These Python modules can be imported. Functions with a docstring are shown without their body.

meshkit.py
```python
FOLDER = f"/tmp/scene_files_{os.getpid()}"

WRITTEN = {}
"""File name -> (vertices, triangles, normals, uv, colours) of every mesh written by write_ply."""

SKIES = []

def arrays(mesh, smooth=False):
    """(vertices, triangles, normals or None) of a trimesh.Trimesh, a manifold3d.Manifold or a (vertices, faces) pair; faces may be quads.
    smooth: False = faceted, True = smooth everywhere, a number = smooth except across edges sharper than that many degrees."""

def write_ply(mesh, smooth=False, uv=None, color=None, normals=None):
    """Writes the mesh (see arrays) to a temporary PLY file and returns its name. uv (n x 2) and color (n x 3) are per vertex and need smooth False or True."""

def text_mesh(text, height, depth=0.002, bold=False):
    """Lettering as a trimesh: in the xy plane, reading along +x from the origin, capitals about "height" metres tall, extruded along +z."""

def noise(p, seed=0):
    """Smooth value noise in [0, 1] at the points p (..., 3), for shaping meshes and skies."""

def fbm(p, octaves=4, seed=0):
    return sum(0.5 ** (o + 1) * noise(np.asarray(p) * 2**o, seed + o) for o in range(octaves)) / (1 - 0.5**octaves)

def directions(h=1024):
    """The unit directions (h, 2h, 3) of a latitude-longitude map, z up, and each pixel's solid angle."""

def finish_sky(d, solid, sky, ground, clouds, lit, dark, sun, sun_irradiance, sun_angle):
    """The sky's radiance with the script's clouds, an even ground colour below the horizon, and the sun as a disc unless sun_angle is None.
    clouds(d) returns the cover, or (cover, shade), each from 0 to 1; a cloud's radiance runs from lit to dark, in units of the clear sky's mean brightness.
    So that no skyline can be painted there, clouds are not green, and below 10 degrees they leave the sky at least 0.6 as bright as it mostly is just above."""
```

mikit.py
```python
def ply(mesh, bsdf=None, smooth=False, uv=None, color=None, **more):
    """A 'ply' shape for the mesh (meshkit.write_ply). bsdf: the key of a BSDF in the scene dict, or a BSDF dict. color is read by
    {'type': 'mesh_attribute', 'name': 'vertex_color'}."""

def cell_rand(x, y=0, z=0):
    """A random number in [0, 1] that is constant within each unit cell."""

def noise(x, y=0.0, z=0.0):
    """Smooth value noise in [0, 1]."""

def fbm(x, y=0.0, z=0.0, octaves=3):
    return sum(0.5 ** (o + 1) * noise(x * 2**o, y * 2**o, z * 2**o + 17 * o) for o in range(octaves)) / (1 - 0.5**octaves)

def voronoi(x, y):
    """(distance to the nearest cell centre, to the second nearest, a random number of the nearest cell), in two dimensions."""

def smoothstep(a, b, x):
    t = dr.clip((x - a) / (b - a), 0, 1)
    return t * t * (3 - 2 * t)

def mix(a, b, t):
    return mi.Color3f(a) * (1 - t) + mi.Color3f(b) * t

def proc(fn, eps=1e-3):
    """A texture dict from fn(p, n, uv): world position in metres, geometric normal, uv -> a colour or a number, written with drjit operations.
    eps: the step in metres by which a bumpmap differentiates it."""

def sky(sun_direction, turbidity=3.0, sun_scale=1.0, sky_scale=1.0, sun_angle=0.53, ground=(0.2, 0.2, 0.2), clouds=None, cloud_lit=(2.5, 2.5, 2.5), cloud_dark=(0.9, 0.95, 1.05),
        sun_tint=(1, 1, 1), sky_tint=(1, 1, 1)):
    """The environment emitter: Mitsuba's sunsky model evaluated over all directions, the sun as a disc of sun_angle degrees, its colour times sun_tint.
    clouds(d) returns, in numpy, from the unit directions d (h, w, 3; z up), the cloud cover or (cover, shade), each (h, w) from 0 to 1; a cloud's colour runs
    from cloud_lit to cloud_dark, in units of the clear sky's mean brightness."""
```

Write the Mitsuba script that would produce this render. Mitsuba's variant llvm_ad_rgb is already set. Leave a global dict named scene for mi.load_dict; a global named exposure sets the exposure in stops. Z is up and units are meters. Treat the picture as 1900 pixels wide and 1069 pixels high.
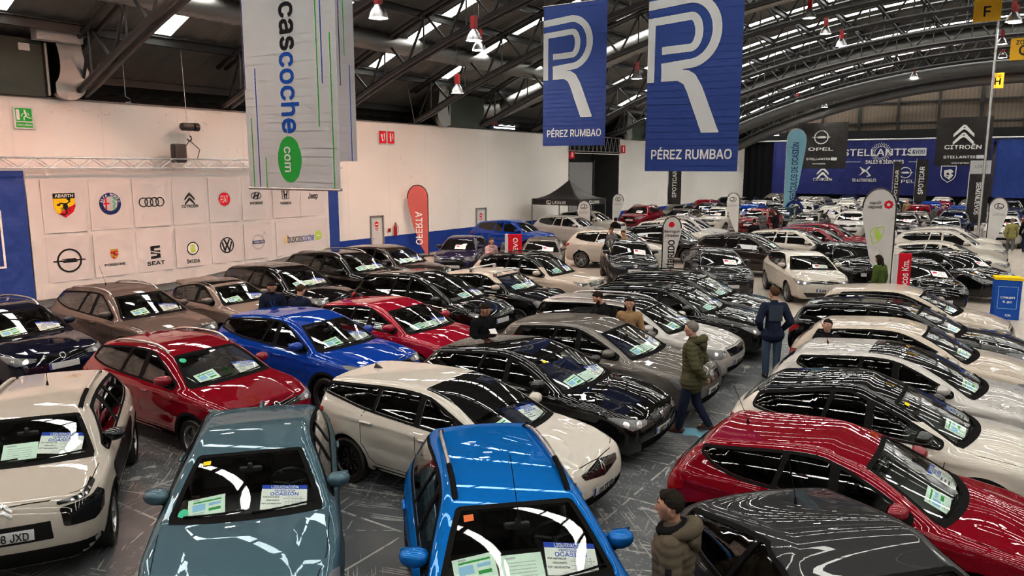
import math, random
import numpy as np, trimesh, shapely
import mitsuba as mi
import mikit, meshkit
import drjit as dr

T = mi.ScalarTransform4f
scene, labels = {}, {}
rng = random.Random(7)

# ---------------------------------------------------------------- camera, exposure, large lights
EYE = np.array([0.0, 0.0, 4.15])
FWD = np.array([-0.54569171, 0.82302376, -0.15764662])
scene['camera'] = {'type': 'perspective', 'fov': 68.31, 'fov_axis': 'x', 'near_clip': 0.05, 'far_clip': 400.0, 'to_world': T().look_at(origin=EYE.tolist(), target=(EYE + FWD).tolist(), up=[0, 0, 1])}
exposure = 0.42
DAY = [11.0, 10.7, 9.8]          # daylight through the translucent roof strips
LAMP = [132.0, 124.0, 109.0]      # the high-bay lamps' mouths
SKY_Y0, BAY = 12.4, 5.2           # the first truss in view, and the distance between trusses
HALF, RISE, SPRING = 24.0, 55.0, 6.25


def arch(x, up=0.0):
    """Height of the roof's lower chord at x, plus up along the vertical."""
    return SPRING + np.sqrt(RISE ** 2 - np.asarray(x, float) ** 2) - math.sqrt(RISE ** 2 - HALF ** 2) + up


def strip_mesh(y, w, up, n=48):
    xs = np.linspace(-23.2, 23.2, n)
    z = arch(xs, up)
    v = np.vstack([np.stack([xs, np.full(n, y - w / 2), z], 1), np.stack([xs, np.full(n, y + w / 2), z], 1)])
    i = np.arange(n - 1)
    return v, np.vstack([np.stack([i, n + i, n + i + 1], 1), np.stack([i, n + i + 1, i + 1], 1)])


scene['roof_panel'] = {'type': 'twosided', 'b': {'type': 'diffuse', 'reflectance': {'type': 'rgb', 'value': [0.5, 0.5, 0.46]}}}
for k in range(-5, 15):
    y = 14.75 + 4.8 * k
    key = 'roof_light' + (f'_{k + 5:03d}' if k > -5 else '')
    v, f = strip_mesh(y, 0.58, 1.72)
    scene[key] = mikit.ply((v, f), {'type': 'ref', 'id': 'roof_panel'}, False, emitter={'type': 'area', 'radiance': {'type': 'rgb', 'value': DAY}})
    labels[key] = {'kind': 'structure', 'label': 'translucent daylight strip running across the arched roof', 'category': 'roof light', 'group': 'translucent strips across the roof'}


# ---------------------------------------------------------------- materials
def rgb(c):
    return {'type': 'rgb', 'value': [float(x) for x in (c if hasattr(c, '__len__') else (c, c, c))]}


def two(b):
    return {'type': 'twosided', 'b': b}


def diffuse(name, c):
    scene[name] = two({'type': 'diffuse', 'reflectance': c if isinstance(c, dict) else rgb(c)})


def plastic(name, c, a=0.03, ior=1.5):
    scene[name] = two({'type': 'roughplastic', 'diffuse_reflectance': c if isinstance(c, dict) else rgb(c), 'alpha': a, 'int_ior': ior, 'nonlinear': True})


def metal(name, c, a):
    scene[name] = two({'type': 'roughconductor', 'material': 'none', 'specular_reflectance': rgb(c), 'alpha': a})


PAINTS = dict(white=(.70, .67, .62), cream=(.68, .62, .55), pearl=(.60, .56, .51), red=(.31, .006, .020), crimson=(.44, .008, .04), cobalt=(.006, .075, .44), azure=(.003, .085, .30), black=(.007, .007, .008), graphite=(.026, .026, .027), grey=(.105, .096, .087),
              silver=(.36, .345, .33), slate=(.040, .075, .095), bronze=(.066, .055, .050), navy=(.007, .010, .030), taupe=(.11, .098, .088), plum=(.035, .03, .085), umber=(.045, .032, .028), orange=(.55, .12, .02), steel=(.030, .032, .036), green=(.02, .05, .03))
METALLIC = {'grey', 'silver', 'slate', 'bronze', 'graphite', 'taupe', 'azure'}
for n, c in PAINTS.items():
    if n in METALLIC:
        scene['paint_' + n] = two({'type': 'blendbsdf', 'weight': 0.22, 'a': {'type': 'plastic', 'diffuse_reflectance': rgb(c), 'int_ior': 1.6}, 'b': {'type': 'roughconductor', 'material': 'none', 'specular_reflectance': rgb(np.array(c) * 1.5), 'alpha': 0.28}})
    else:
        scene['paint_' + n] = two({'type': 'plastic', 'diffuse_reflectance': rgb(c), 'int_ior': 1.55, 'nonlinear': True})
plastic('cabin', .010, .4)
plastic('cabin_light', .030, .35)
plastic('seat', .022, .5)
diffuse('trim', .009)
metal('chrome', .80, .08)
metal('alloy', (.55, .55, .56), .22)
metal('dark_alloy', (.10, .10, .105), .22)
scene['dark_glass'] = two({'type': 'plastic', 'diffuse_reflectance': rgb(.005), 'int_ior': 1.52})
scene['glass'] = {'type': 'thindielectric', 'int_ior': 1.52, 'specular_transmittance': rgb((.84, .90, .87))}
scene['side_glass'] = {'type': 'thindielectric', 'int_ior': 1.52, 'specular_transmittance': rgb((.26, .28, .27))}
scene['privacy'] = {'type': 'thindielectric', 'int_ior': 1.52, 'specular_transmittance': rgb((.06, .062, .065))}
plastic('lamp', (.30, .30, .31), .03, 1.6)
plastic('lamp_dark', (.02, .02, .022), .03, 1.6)
metal('lens', .85, .10)
plastic('drl', .8, .1)
plastic('tail', (.42, .006, .012), .03)
scene['gloss_black'] = two({'type': 'plastic', 'diffuse_reflectance': rgb(.005), 'int_ior': 1.5})
plastic('plate', .72, .25)
plastic('plate_blue', (.012, .05, .42), .25)
plastic('tyre', .012, .45)
plastic('ink', .012, .4)
for n, c in dict(sheet_white=(.80, .79, .77), sheet_green=(.68, .80, .72), print_blue=(.035, .07, .42), print_ink=(.03, .03, .06), print_green=(.05, .30, .08), print_sky=(.30, .52, .75), print_red=(.62, .03, .07), print_grey=(.45, .46, .47)).items():
    diffuse(n, c)


def P3(p):
    return p.x, p.y, p.z


def floor_fn(p, n, uv):
    N, S = mikit.noise, mikit.smoothstep
    x, y = p.x, p.y
    far = S(19.2, 20.6, y + 0.22 * x + 1.3 * (N(x * .6, y * .6) - .5))
    lane = S(0.2, 0.9, x - 0.035 * (y - 20)) * far
    base = mikit.mix((.078, .086, .092), (.052, .058, .062), mikit.fbm(x * .5, y * .5, 3.1))
    base = mikit.mix(base, (.11, .112, .115), S(.62, .8, mikit.fbm(x * 2.1, y * 2.3, 9.0)) * .6)
    tan = mikit.mix((.36, .31, .26), (.26, .22, .19), mikit.fbm(x * .8, y * .9, 1.0))
    grey = mikit.mix((.135, .13, .13), (.105, .10, .10), mikit.fbm(x * .7, y * .7, 5.0))
    c = mikit.mix(mikit.mix(base, tan, far), grey, lane)
    # joints of the floor sheets and the tape left along them
    def line(v, pitch, w, seed, q):
        k = dr.floor(v / pitch + .5)
        d = dr.abs(v - k * pitch - (mikit.cell_rand(k, seed) - .5) * .35)
        on = S(.40, .52, mikit.fbm(q * .55, k * 7.7 + seed, 2.0))
        rough = S(.22, .50, N(x * 11, y * 11, seed * 1.0)) * (.35 + .65 * N(x * 2, y * 2, seed * 3.0))
        return (1 - S(w * .45, w, d)) * on * rough
    t = dr.maximum(line(y, 1.22, .022, 3, x), line(x, 1.83, .020, 8, y))
    t = dr.maximum(t, line(y - .11, 1.22, .012, 31, x) * .8)
    t = dr.maximum(t, line(x * .86 + y * .5, 2.3, .014, 15, x - y) * .9)
    t = dr.maximum(t, line(x * .55 - y * .83, 2.7, .013, 22, x + y) * .9)
    # scuffs: thin streaks in three directions, and specks of paint
    area = S(.38, .66, N(x * .7, y * .7, 6.0))
    s1 = S(.76, .84, N(x * 1.4 + y * .7, y * 48 - x * 15, 1.0)) * S(.55, .75, N(x * 2.2, y * 2.2, 13.0))
    s2 = S(.78, .86, N(x * 46 + y * 9, y * 1.9, 4.0)) * S(.55, .75, N(x * 1.8, y * 1.8, 23.0))
    s3 = S(.80, .88, N((x + y) * 38, (x - y) * 2.0, 7.0)) * S(.6, .8, N(x * 1.5, y * 1.5, 33.0))
    sp = S(.80, .88, N(x * 38, y * 38, 2.0)) * area
    bl = S(.70, .80, mikit.fbm(x * 5, y * 5, 41.0, octaves=4)) * area
    t = dr.clip(dr.maximum(t * .9, dr.maximum(dr.maximum(dr.maximum(s1, s2), s3) * .5, dr.maximum(sp * .35, bl * .6))), 0, 1)
    c = mikit.mix(c, mikit.mix((.36, .37, .37), (.50, .46, .40), N(x * .8, y * .8, 7.0)), t * (1 - .6 * far))
    # the blue paint spilt in the aisle
    b = S(.58, .66, N(x * 7, y * 7, 11.0) * .7 + .5 * (1 - S(.1, .75, dr.sqrt(dr.square((x + 3.75) * 1.0) + dr.square((y - 11.15) * 2.2)))))
    return mikit.mix(c, (.16, .38, .50), b * S(.9, .2, dr.sqrt(dr.square(x + 3.75) + dr.square((y - 11.15) * 2))))


scene['floor_paint'] = two({'type': 'principled', 'base_color': mikit.proc(floor_fn), 'roughness': 0.42, 'specular': 0.45})


def wall_fn(p, n, uv):
    N, S = mikit.noise, mikit.smoothstep
    j = dr.abs(p.y - 2.6 * dr.floor(p.y / 2.6 + .5))
    c = mikit.mix((.78, .755, .72), (.72, .695, .66), mikit.fbm(p.y * .35, p.z * .35, 2.0))
    c = mikit.mix(c, (.60, .57, .54), (1 - S(.012, .035, j)) * .35)
    c = mikit.mix(c, (.45, .42, .40), S(.90, .95, N(p.y * 11, p.z * 14, 4.0)) * S(.55, .75, N(p.y * .4, p.z * .5, 8.0)) * .45)
    return c


diffuse('wall_white', mikit.proc(wall_fn))
diffuse('stripe_blue', (.020, .050, .26))
diffuse('roof_sheet', mikit.proc(lambda p, n, uv: mikit.mix((.15, .15, .14), (.21, .205, .19), mikit.fbm(p.x * .5, p.y * .5, p.z))))
plastic('truss_steel', (.034, .038, .039), .35)
plastic('truss_light', (.19, .185, .18), .35)
scene['duct_metal'] = two({'type': 'roughconductor', 'material': 'none', 'specular_reflectance': rgb((.33, .33, .32)), 'alpha': 0.32})
diffuse('unit_green', (.060, .072, .062))
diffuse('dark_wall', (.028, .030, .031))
diffuse('cladding', mikit.proc(lambda p, n, uv: mikit.mix((.20, .16, .125), (.13, .105, .085), dr.select(dr.abs(p.x * 3 - dr.floor(p.x * 3) - .5) < .25, 0.0, 1.0) * .6 + .4 * mikit.fbm(p.x, p.z, 1.0))))
diffuse('curtain_black', (.010, .010, .012))
diffuse('grey_panel', (.22, .22, .225))
diffuse('door_white', (.56, .56, .55))
plastic('red_gloss', (.52, .02, .02), .12)
metal('truss_alu', (.75, .75, .76), .22)
plastic('matt_black', .014, .35)


def cloth_bump(bsdf, amp, fn):
    return two({'type': 'bumpmap', 'arbitrary': mikit.proc(fn, eps=4e-3), 'scale': amp, 'bsdf': bsdf})


def wrinkle(p, n, uv):
    return mikit.fbm((p.x + p.y) * 2.0, p.z * 1.2, 3.0) + .5 * mikit.fbm((p.x + p.y) * 5.0, p.z * 4.0, 7.0)


def folds(p, n, uv):
    k = p.z / .145 + .35 * mikit.noise((p.x + p.y) * .8, p.z * .4, 2.0)
    f = k - dr.floor(k)
    return .35 * mikit.smoothstep(0, .10, f) * (1 - f) * mikit.noise((p.x + p.y) * 1.5, dr.floor(k) * 3.1) + .25 * mikit.fbm((p.x + p.y) * 3, p.z * 2, 1.0)


def cloth(name, c, amp=.06, fn=wrinkle):
    scene[name] = cloth_bump({'type': 'roughplastic', 'diffuse_reflectance': rgb(c), 'alpha': .35, 'int_ior': 1.3}, amp, fn)


cloth('cloth_white', (.66, .64, .62), .05)
cloth('cloth_pale', (.55, .56, .57), .05)
cloth('cloth_banner', (.58, .60, .62), .035, folds)
cloth('cloth_banner_side', (.40, .425, .46), .035, folds)
cloth('cloth_royal', (.018, .048, .235), .04, folds)
cloth('cloth_blue', (.022, .055, .27), .07)
cloth('cloth_indigo', (.016, .022, .145), .07)
cloth('cloth_black', (.022, .020, .020), .05)
cloth('cloth_cyan', (.21, .44, .55), .05)
cloth('cloth_coral', (.60, .13, .12), .05)
for n, c in dict(ink_white=(.76, .76, .75), ink_pale=(.60, .62, .63), ink_black=(.018, .018, .02), ink_blue=(.020, .075, .36), ink_navy=(.02, .03, .12), ink_green=(.035, .36, .06), ink_red=(.55, .015, .03), ink_yellow=(.78, .50, .02), ink_grey=(.28, .28, .29), ink_silver=(.42, .42, .43), ink_gold=(.45, .27, .05), orange_tag=(.60, .14, .05), ink_lime=(.42, .60, .10), ink_brown=(.10, .06, .03), ink_skygreen=(.06, .42, .24), zone_yellow=(.62, .33, .03)).items():
    diffuse(n, c)
# ---------------------------------------------------------------- car bodies: implicit surfaces, cut and dressed with patches
from scipy import ndimage
from scipy.interpolate import CubicSpline, PchipInterpolator
from shapely.geometry import Polygon, LineString, Point, box as sbox
from shapely.ops import unary_union
import shapely
import manifold3d as m3


def spline(groups, n=14):
    """Points given in groups; each group is one smooth curve, groups meet at corners."""
    out = []
    for g in groups:
        g = np.array(g, float)
        if len(g) == 2:
            out.append(g)
            continue
        t = np.r_[0, np.cumsum(np.linalg.norm(np.diff(g, axis=0), axis=1) ** 0.7)]
        out.append(CubicSpline(t, g)(np.linspace(0, t[-1], n * (len(g) - 1))))
    p = np.vstack(out)
    keep = np.r_[True, np.linalg.norm(np.diff(p, axis=0), axis=1) > 1e-4]
    return p[keep]


def polys(g):
    return [p for p in getattr(g, 'geoms', [g]) if p.geom_type == 'Polygon' and p.area > 1e-5]


class CarBody:
    D = dict(L=4.26, W=1.80, H=1.45, wb=2.63, fo=0.86, hood=0.74, cowl=1.22, zc=0.97, ws=0.80, zw=1.36, peak=-0.25, rr=-1.60, zr=1.36, hx=-1.98, hz=0.98, tx=-2.08, tz=0.86,
             belt=(0.93, 1.01), tum=0.52, wr=0.315, sill=0.23, front=0.17, rear=0.10, crown=0.050, dlo_rear=-1.55, dlo_up=0.10, bpil=-0.12, cpil=-0.98, rake=0.30, flare=0.015, crease=0.012, bulge=0.010, rk=0.075, nose=0.55, trunk=None, stops=None)

    def __init__(s, **k):
        for a, b in {**CarBody.D, **k}.items():
            setattr(s, a, b)
        s.L, s.wb, s.cowl, s.ws = s.L * .965, s.wb * .965, s.cowl - .19, s.ws + .02
        s.H, s.zw, s.zr = s.H - .045, s.zw - .045, s.zr - .045
        xf = s.xf = s.L / 2
        s.xa, s.xb = xf - s.fo, xf - s.fo - s.wb
        s.xc = xf - s.cowl
        s.xw = s.xc - s.ws
        k = s.L / 4.26
        rr, hx, tx = s.rr * k, s.hx * k, s.tx * k
        s.rrx, s.hxx = rr, hx
        hood = [(xf - 0.13, s.hood), (xf - 0.30, s.hood + 0.28 * (s.zc - s.hood)), (0.5 * (xf - 0.2 + s.xc), s.hood + 0.70 * (s.zc - s.hood)), (s.xc, s.zc)]
        ws = [(s.xc, s.zc), (s.xc - 0.5 * s.ws, s.zc + 0.54 * (s.zw - s.zc)), (s.xw, s.zw), (s.xw - 0.25, s.zw + 0.68 * (s.H - s.zw)), (s.peak, s.H), (0.45 * s.peak + 0.55 * rr, s.zr + 0.66 * (s.H - s.zr)), (rr, s.zr)]
        tail = [(hx, s.hz), (tx, s.tz), (-xf, 0.55), (-xf + 0.03, 0.36), (-xf + 0.16, s.sill)]
        hatch = [(rr, s.zr), (0.5 * (rr + hx) - 0.025, 0.5 * (s.zr + s.hz) + 0.015), (hx, s.hz)]
        nose = [(xf - 0.16, s.sill - 0.03), (xf - 0.035, 0.34), (xf, s.nose), (xf - 0.045, 0.5 * (s.nose + s.hood) + 0.03), (xf - 0.13, s.hood)]
        if s.trunk:
            tail = [(s.trunk[0], s.trunk[1]), (tx, s.tz), (-xf, 0.55), (-xf + 0.03, 0.36), (-xf + 0.16, s.sill)]
            deck = [(hx, s.hz), (0.5 * (hx + s.trunk[0]), 0.5 * (s.hz + s.trunk[1]) + 0.012), s.trunk]
            groups = [nose, hood, ws, hatch, deck, tail]
        else:
            groups = [nose, hood, ws, hatch, tail]
        s.sil = Polygon(spline(groups)).buffer(0)
        r = 0.05
        s.silr = s.sil.buffer(-r).buffer(2 * r).buffer(-r)
        # signed distance of the side view on a grid
        s.g0, s.gh = np.array([-xf - 0.4, -0.3]), 0.025
        nx, nz = int((2 * xf + 0.8) / s.gh), int((s.H + 0.7) / s.gh)
        X, Z = np.meshgrid(s.g0[0] + s.gh * np.arange(nx), s.g0[1] + s.gh * np.arange(nz), indexing='ij')
        d = shapely.distance(shapely.points(X, Z), s.silr.exterior)
        d = np.where(shapely.contains_xy(s.silr, X, Z), -d, d)
        s.grid = ndimage.spline_filter(ndimage.gaussian_filter(d, 0.9), order=3)
        ins_z = np.array([-0.80, -0.62, -0.45, -0.28, -0.12, -0.05, 0.0, 0.15, 0.30, 0.45, 0.60])
        t = s.tum
        ins_y = np.array([-0.085, -0.035, -0.008, 0.0, -0.016, -0.038, -0.072, -0.072 - t * 0.14, -0.072 - t * 0.30, -0.072 - t * 0.48, -0.072 - t * 0.70])
        s.ins = PchipInterpolator(ins_z, ins_y, extrapolate=True)

    def zbelt(s, x):
        b = s.belt
        u = np.clip((x - s.xb) / (s.xa - s.xb), -0.3, 1.25)
        return b[1] + (b[0] - b[1]) * u

    def halfw(s, x, z):
        u = np.clip((x - (s.xa - 0.15)) / (s.xf - s.xa + 0.15), 0, 1)
        v = np.clip((s.xb + 0.25 - x) / (s.xf + s.xb + 0.25 + 1e-6), 0, 1)
        w = s.W / 2 - s.front * u ** 2.2 - s.rear * v ** 2.0
        zb = s.zbelt(x)
        w = w + s.ins(np.clip(z - zb, -0.85, 0.75))
        cab = np.clip((0.3 - x) / 2.2, 0, 1) ** 2 * np.clip((z - zb) / 0.4, 0, 1.2)
        w = w - 0.05 * cab
        dz = (z - (zb - 0.13 + 0.02 * np.cos((x + 0.2) * 1.4)))
        w = w + s.crease * np.exp(-(dz / 0.035) ** 2) * np.clip((s.xa + 0.3 - x) / 0.5, 0, 1) * np.clip((x - s.xb + 0.6) / 0.5, 0, 1)
        w = w - 0.014 * np.exp(-((z - zb + 0.42) / 0.09) ** 2) * np.clip((s.xa - 0.25 - x) / 0.3, 0, 1) * np.clip((x - s.xb - 0.25) / 0.3, 0, 1)
        for xx in (s.xa, s.xb):
            rr = np.hypot(x - xx, z - s.wr)
            w = w + s.flare * np.exp(-((rr - s.wr - 0.06) / 0.07) ** 2)
        return w

    def F(s, p):
        x, y, z = p[..., 0], np.abs(p[..., 1]), p[..., 2]
        xx = x * (1 + 0.052 * y * y * np.where(z > 0.9, 0.8, 1.0)) + np.where(x > 0, 1, -1) * 0.035 * np.clip(np.abs(x) - s.xf + 0.7, 0, 1) * y * y * 2.5
        t = np.clip((x - s.xw) / (s.xc - s.xw), 0, 1.1)
        u = np.clip((z - s.zc + .14) / .11, 0, 1)
        xx = xx + (.06 * np.clip((x - s.xw + .3) / .3, 0, 1) + .22 * t) * y * y * u * u * (3 - 2 * u)
        zz = z + s.crown * y * y * np.clip((z - 0.55) / 0.4, 0, 1)
        if s.bulge:
            hood = np.clip((x - s.xc - 0.02) / 0.25, 0, 1) * np.clip((s.xf - 0.05 - x) / 0.3, 0, 1)
            zz = zz - hood * s.bulge * (1 / (1 + np.exp((y - 0.40 - 0.10 * (s.xf - x)) / 0.018)))
        c = [(xx - s.g0[0]) / s.gh, (zz - s.g0[1]) / s.gh]
        a = ndimage.map_coordinates(s.grid, [c[0].ravel(), c[1].ravel()], order=3, prefilter=False, mode='nearest').reshape(x.shape)
        b = (y - s.halfw(x, z)) * 0.94
        end = np.clip((np.abs(x) - s.xf + 0.9) / 0.8, 0, 1) * np.clip((0.95 - z) / 0.3, 0, 1)
        r = s.rk + 0.09 * end
        return np.minimum(np.maximum(a, b), -r) + np.sqrt(np.maximum(a + r, 0) ** 2 + np.maximum(b + r, 0) ** 2)

    def grad(s, p, e=2e-3):
        g = np.stack([(s.F(p + d) - s.F(p - d)) / (2 * e) for d in np.eye(3) * e], -1)
        return g

    def normals(s, p):
        g = s.grad(p, 4e-3)
        return g / np.maximum(np.linalg.norm(g, axis=1, keepdims=True), 1e-9)

    def mesh(s, h, off=0.0, zmin=None):
        lo = np.array([-s.xf - 0.08, 0.0, 0.10])
        nx, ny, nz = int((2 * s.xf + 0.16) / h) + 2, int((s.W / 2 + 0.12) / h) + 2, int((s.H + 0.1 - 0.10) / h) + 2
        j = np.arange(-ny, ny + 1)
        I, J, K = np.meshgrid(np.arange(nx), np.arange(ny + 1), np.arange(nz), indexing='ij')
        half = s.F(np.stack([lo[0] + h * I, h * (J + 0.0), lo[2] + h * K], -1)) - off
        f = np.concatenate([half[:, :0:-1], half], axis=1)
        v, q = surface_nets(f)
        v = np.stack([lo[0] + h * v[:, 0], h * (v[:, 1] - ny), lo[2] + h * v[:, 2]], -1)
        for _ in range(3):
            g = s.grad(v)
            v = v - ((s.F(v) - off) / np.maximum((g * g).sum(1), 0.2))[:, None] * g
        return v, np.vstack([q[:, [0, 1, 2]], q[:, [0, 2, 3]]])

    def march(s, o, d, off=0.0, n=34):
        """From outside along d to the surface."""
        o = np.array(o, float)
        for _ in range(n):
            e = s.F(o) - off
            o = o + np.maximum(e, -0.03)[:, None] * 0.92 * d
            if np.abs(e).max() < 3e-4:
                break
        return o

    def patch(s, poly, view, off=0.003, size=0.12):
        """A polygon of one view, laid on the body. views: side (x, z) with sign, top (x, y), front/rear (y, z) or (angle) slanted."""
        vs, fs, n = [], [], 0
        for p in polys(poly):
            v2, f = tri(p, size)
            vs.append(v2)
            fs.append(f + n)
            n += len(v2)
        if not vs:
            return None
        v2, f = np.vstack(vs), np.vstack(fs)
        if view in ('right', 'left'):
            sg = -1 if view == 'right' else 1
            o, d = np.stack([v2[:, 0], np.full(len(v2), sg * 1.02), v2[:, 1]], 1), np.array([0, -sg, 0.0])
        elif view == 'top':
            o, d = np.stack([v2[:, 0], v2[:, 1], np.full(len(v2), s.H + .02)], 1), np.array([0, 0, -1.0])
        else:
            a = np.radians({'front': 0.0, 'rear': 180.0}.get(view, view if not isinstance(view, str) else 0))
            u, w = np.array([-np.sin(a), np.cos(a), 0]), np.array([np.cos(a), np.sin(a), 0])
            if view == 'rear':
                u = -u
            o, d = w * (s.xf + 0.12) + v2[:, :1] * u + v2[:, 1:] * np.array([0, 0, 1.0]), -w
        v = s.march(o, d, off)
        f = f[(np.abs(s.F(v) - off) < .03)[f].all(1)]
        if not len(f):
            return None
        u, inv = np.unique(f, return_inverse=True)
        v, f = v[u], inv.reshape(-1, 3)
        t = v[f]
        nn = np.cross(t[:, 1] - t[:, 0], t[:, 2] - t[:, 0])
        if (nn @ d).sum() > 0:
            f = f[:, ::-1]
        return v, f, s.normals(v)


def tri(p, size):
    """A polygon cut along a square grid, so that it can bend."""
    x0, y0, x1, y1 = p.bounds
    if max(x1 - x0, y1 - y0) <= size:
        cells = [p]
    else:
        xs, ys = np.linspace(x0, x1, max(2, int(np.ceil((x1 - x0) / size)) + 1)), np.linspace(y0, y1, max(2, int(np.ceil((y1 - y0) / size)) + 1))
        A, B = np.meshgrid(np.arange(len(xs) - 1), np.arange(len(ys) - 1), indexing='ij')
        bs = shapely.box(xs[A].ravel(), ys[B].ravel(), xs[A + 1].ravel(), ys[B + 1].ravel())
        shapely.prepare(p)
        full = shapely.contains_properly(p, bs)
        cut = shapely.intersection(bs[~full & shapely.intersects(p, bs)], p)
        cells = list(bs[full]) + [q for g in cut for q in polys(g)]
    vs, fs, n = [], [], 0
    for q in cells:
        r = np.array(q.exterior.coords)[:-1]
        if len(r) == 4 and not q.interiors:
            v, f = r, np.array([[0, 1, 2], [0, 2, 3]])
        elif len(r) == 3:
            v, f = r, np.array([[0, 1, 2]])
        else:
            v, f = trimesh.creation.triangulate_polygon(q, engine='earcut')
        t = v[f]
        cr = (t[:, 1, 0] - t[:, 0, 0]) * (t[:, 2, 1] - t[:, 0, 1]) - (t[:, 1, 1] - t[:, 0, 1]) * (t[:, 2, 0] - t[:, 0, 0])
        f = np.where(cr[:, None] < 0, f[:, ::-1], f)[np.abs(cr) > 1e-9]
        vs.append(v)
        fs.append(f + n)
        n += len(v)
    v, f = np.vstack(vs), np.vstack(fs)
    k, inv = np.unique(np.round(v, 6), axis=0, return_inverse=True)
    return k, inv.reshape(-1)[f]


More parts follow.
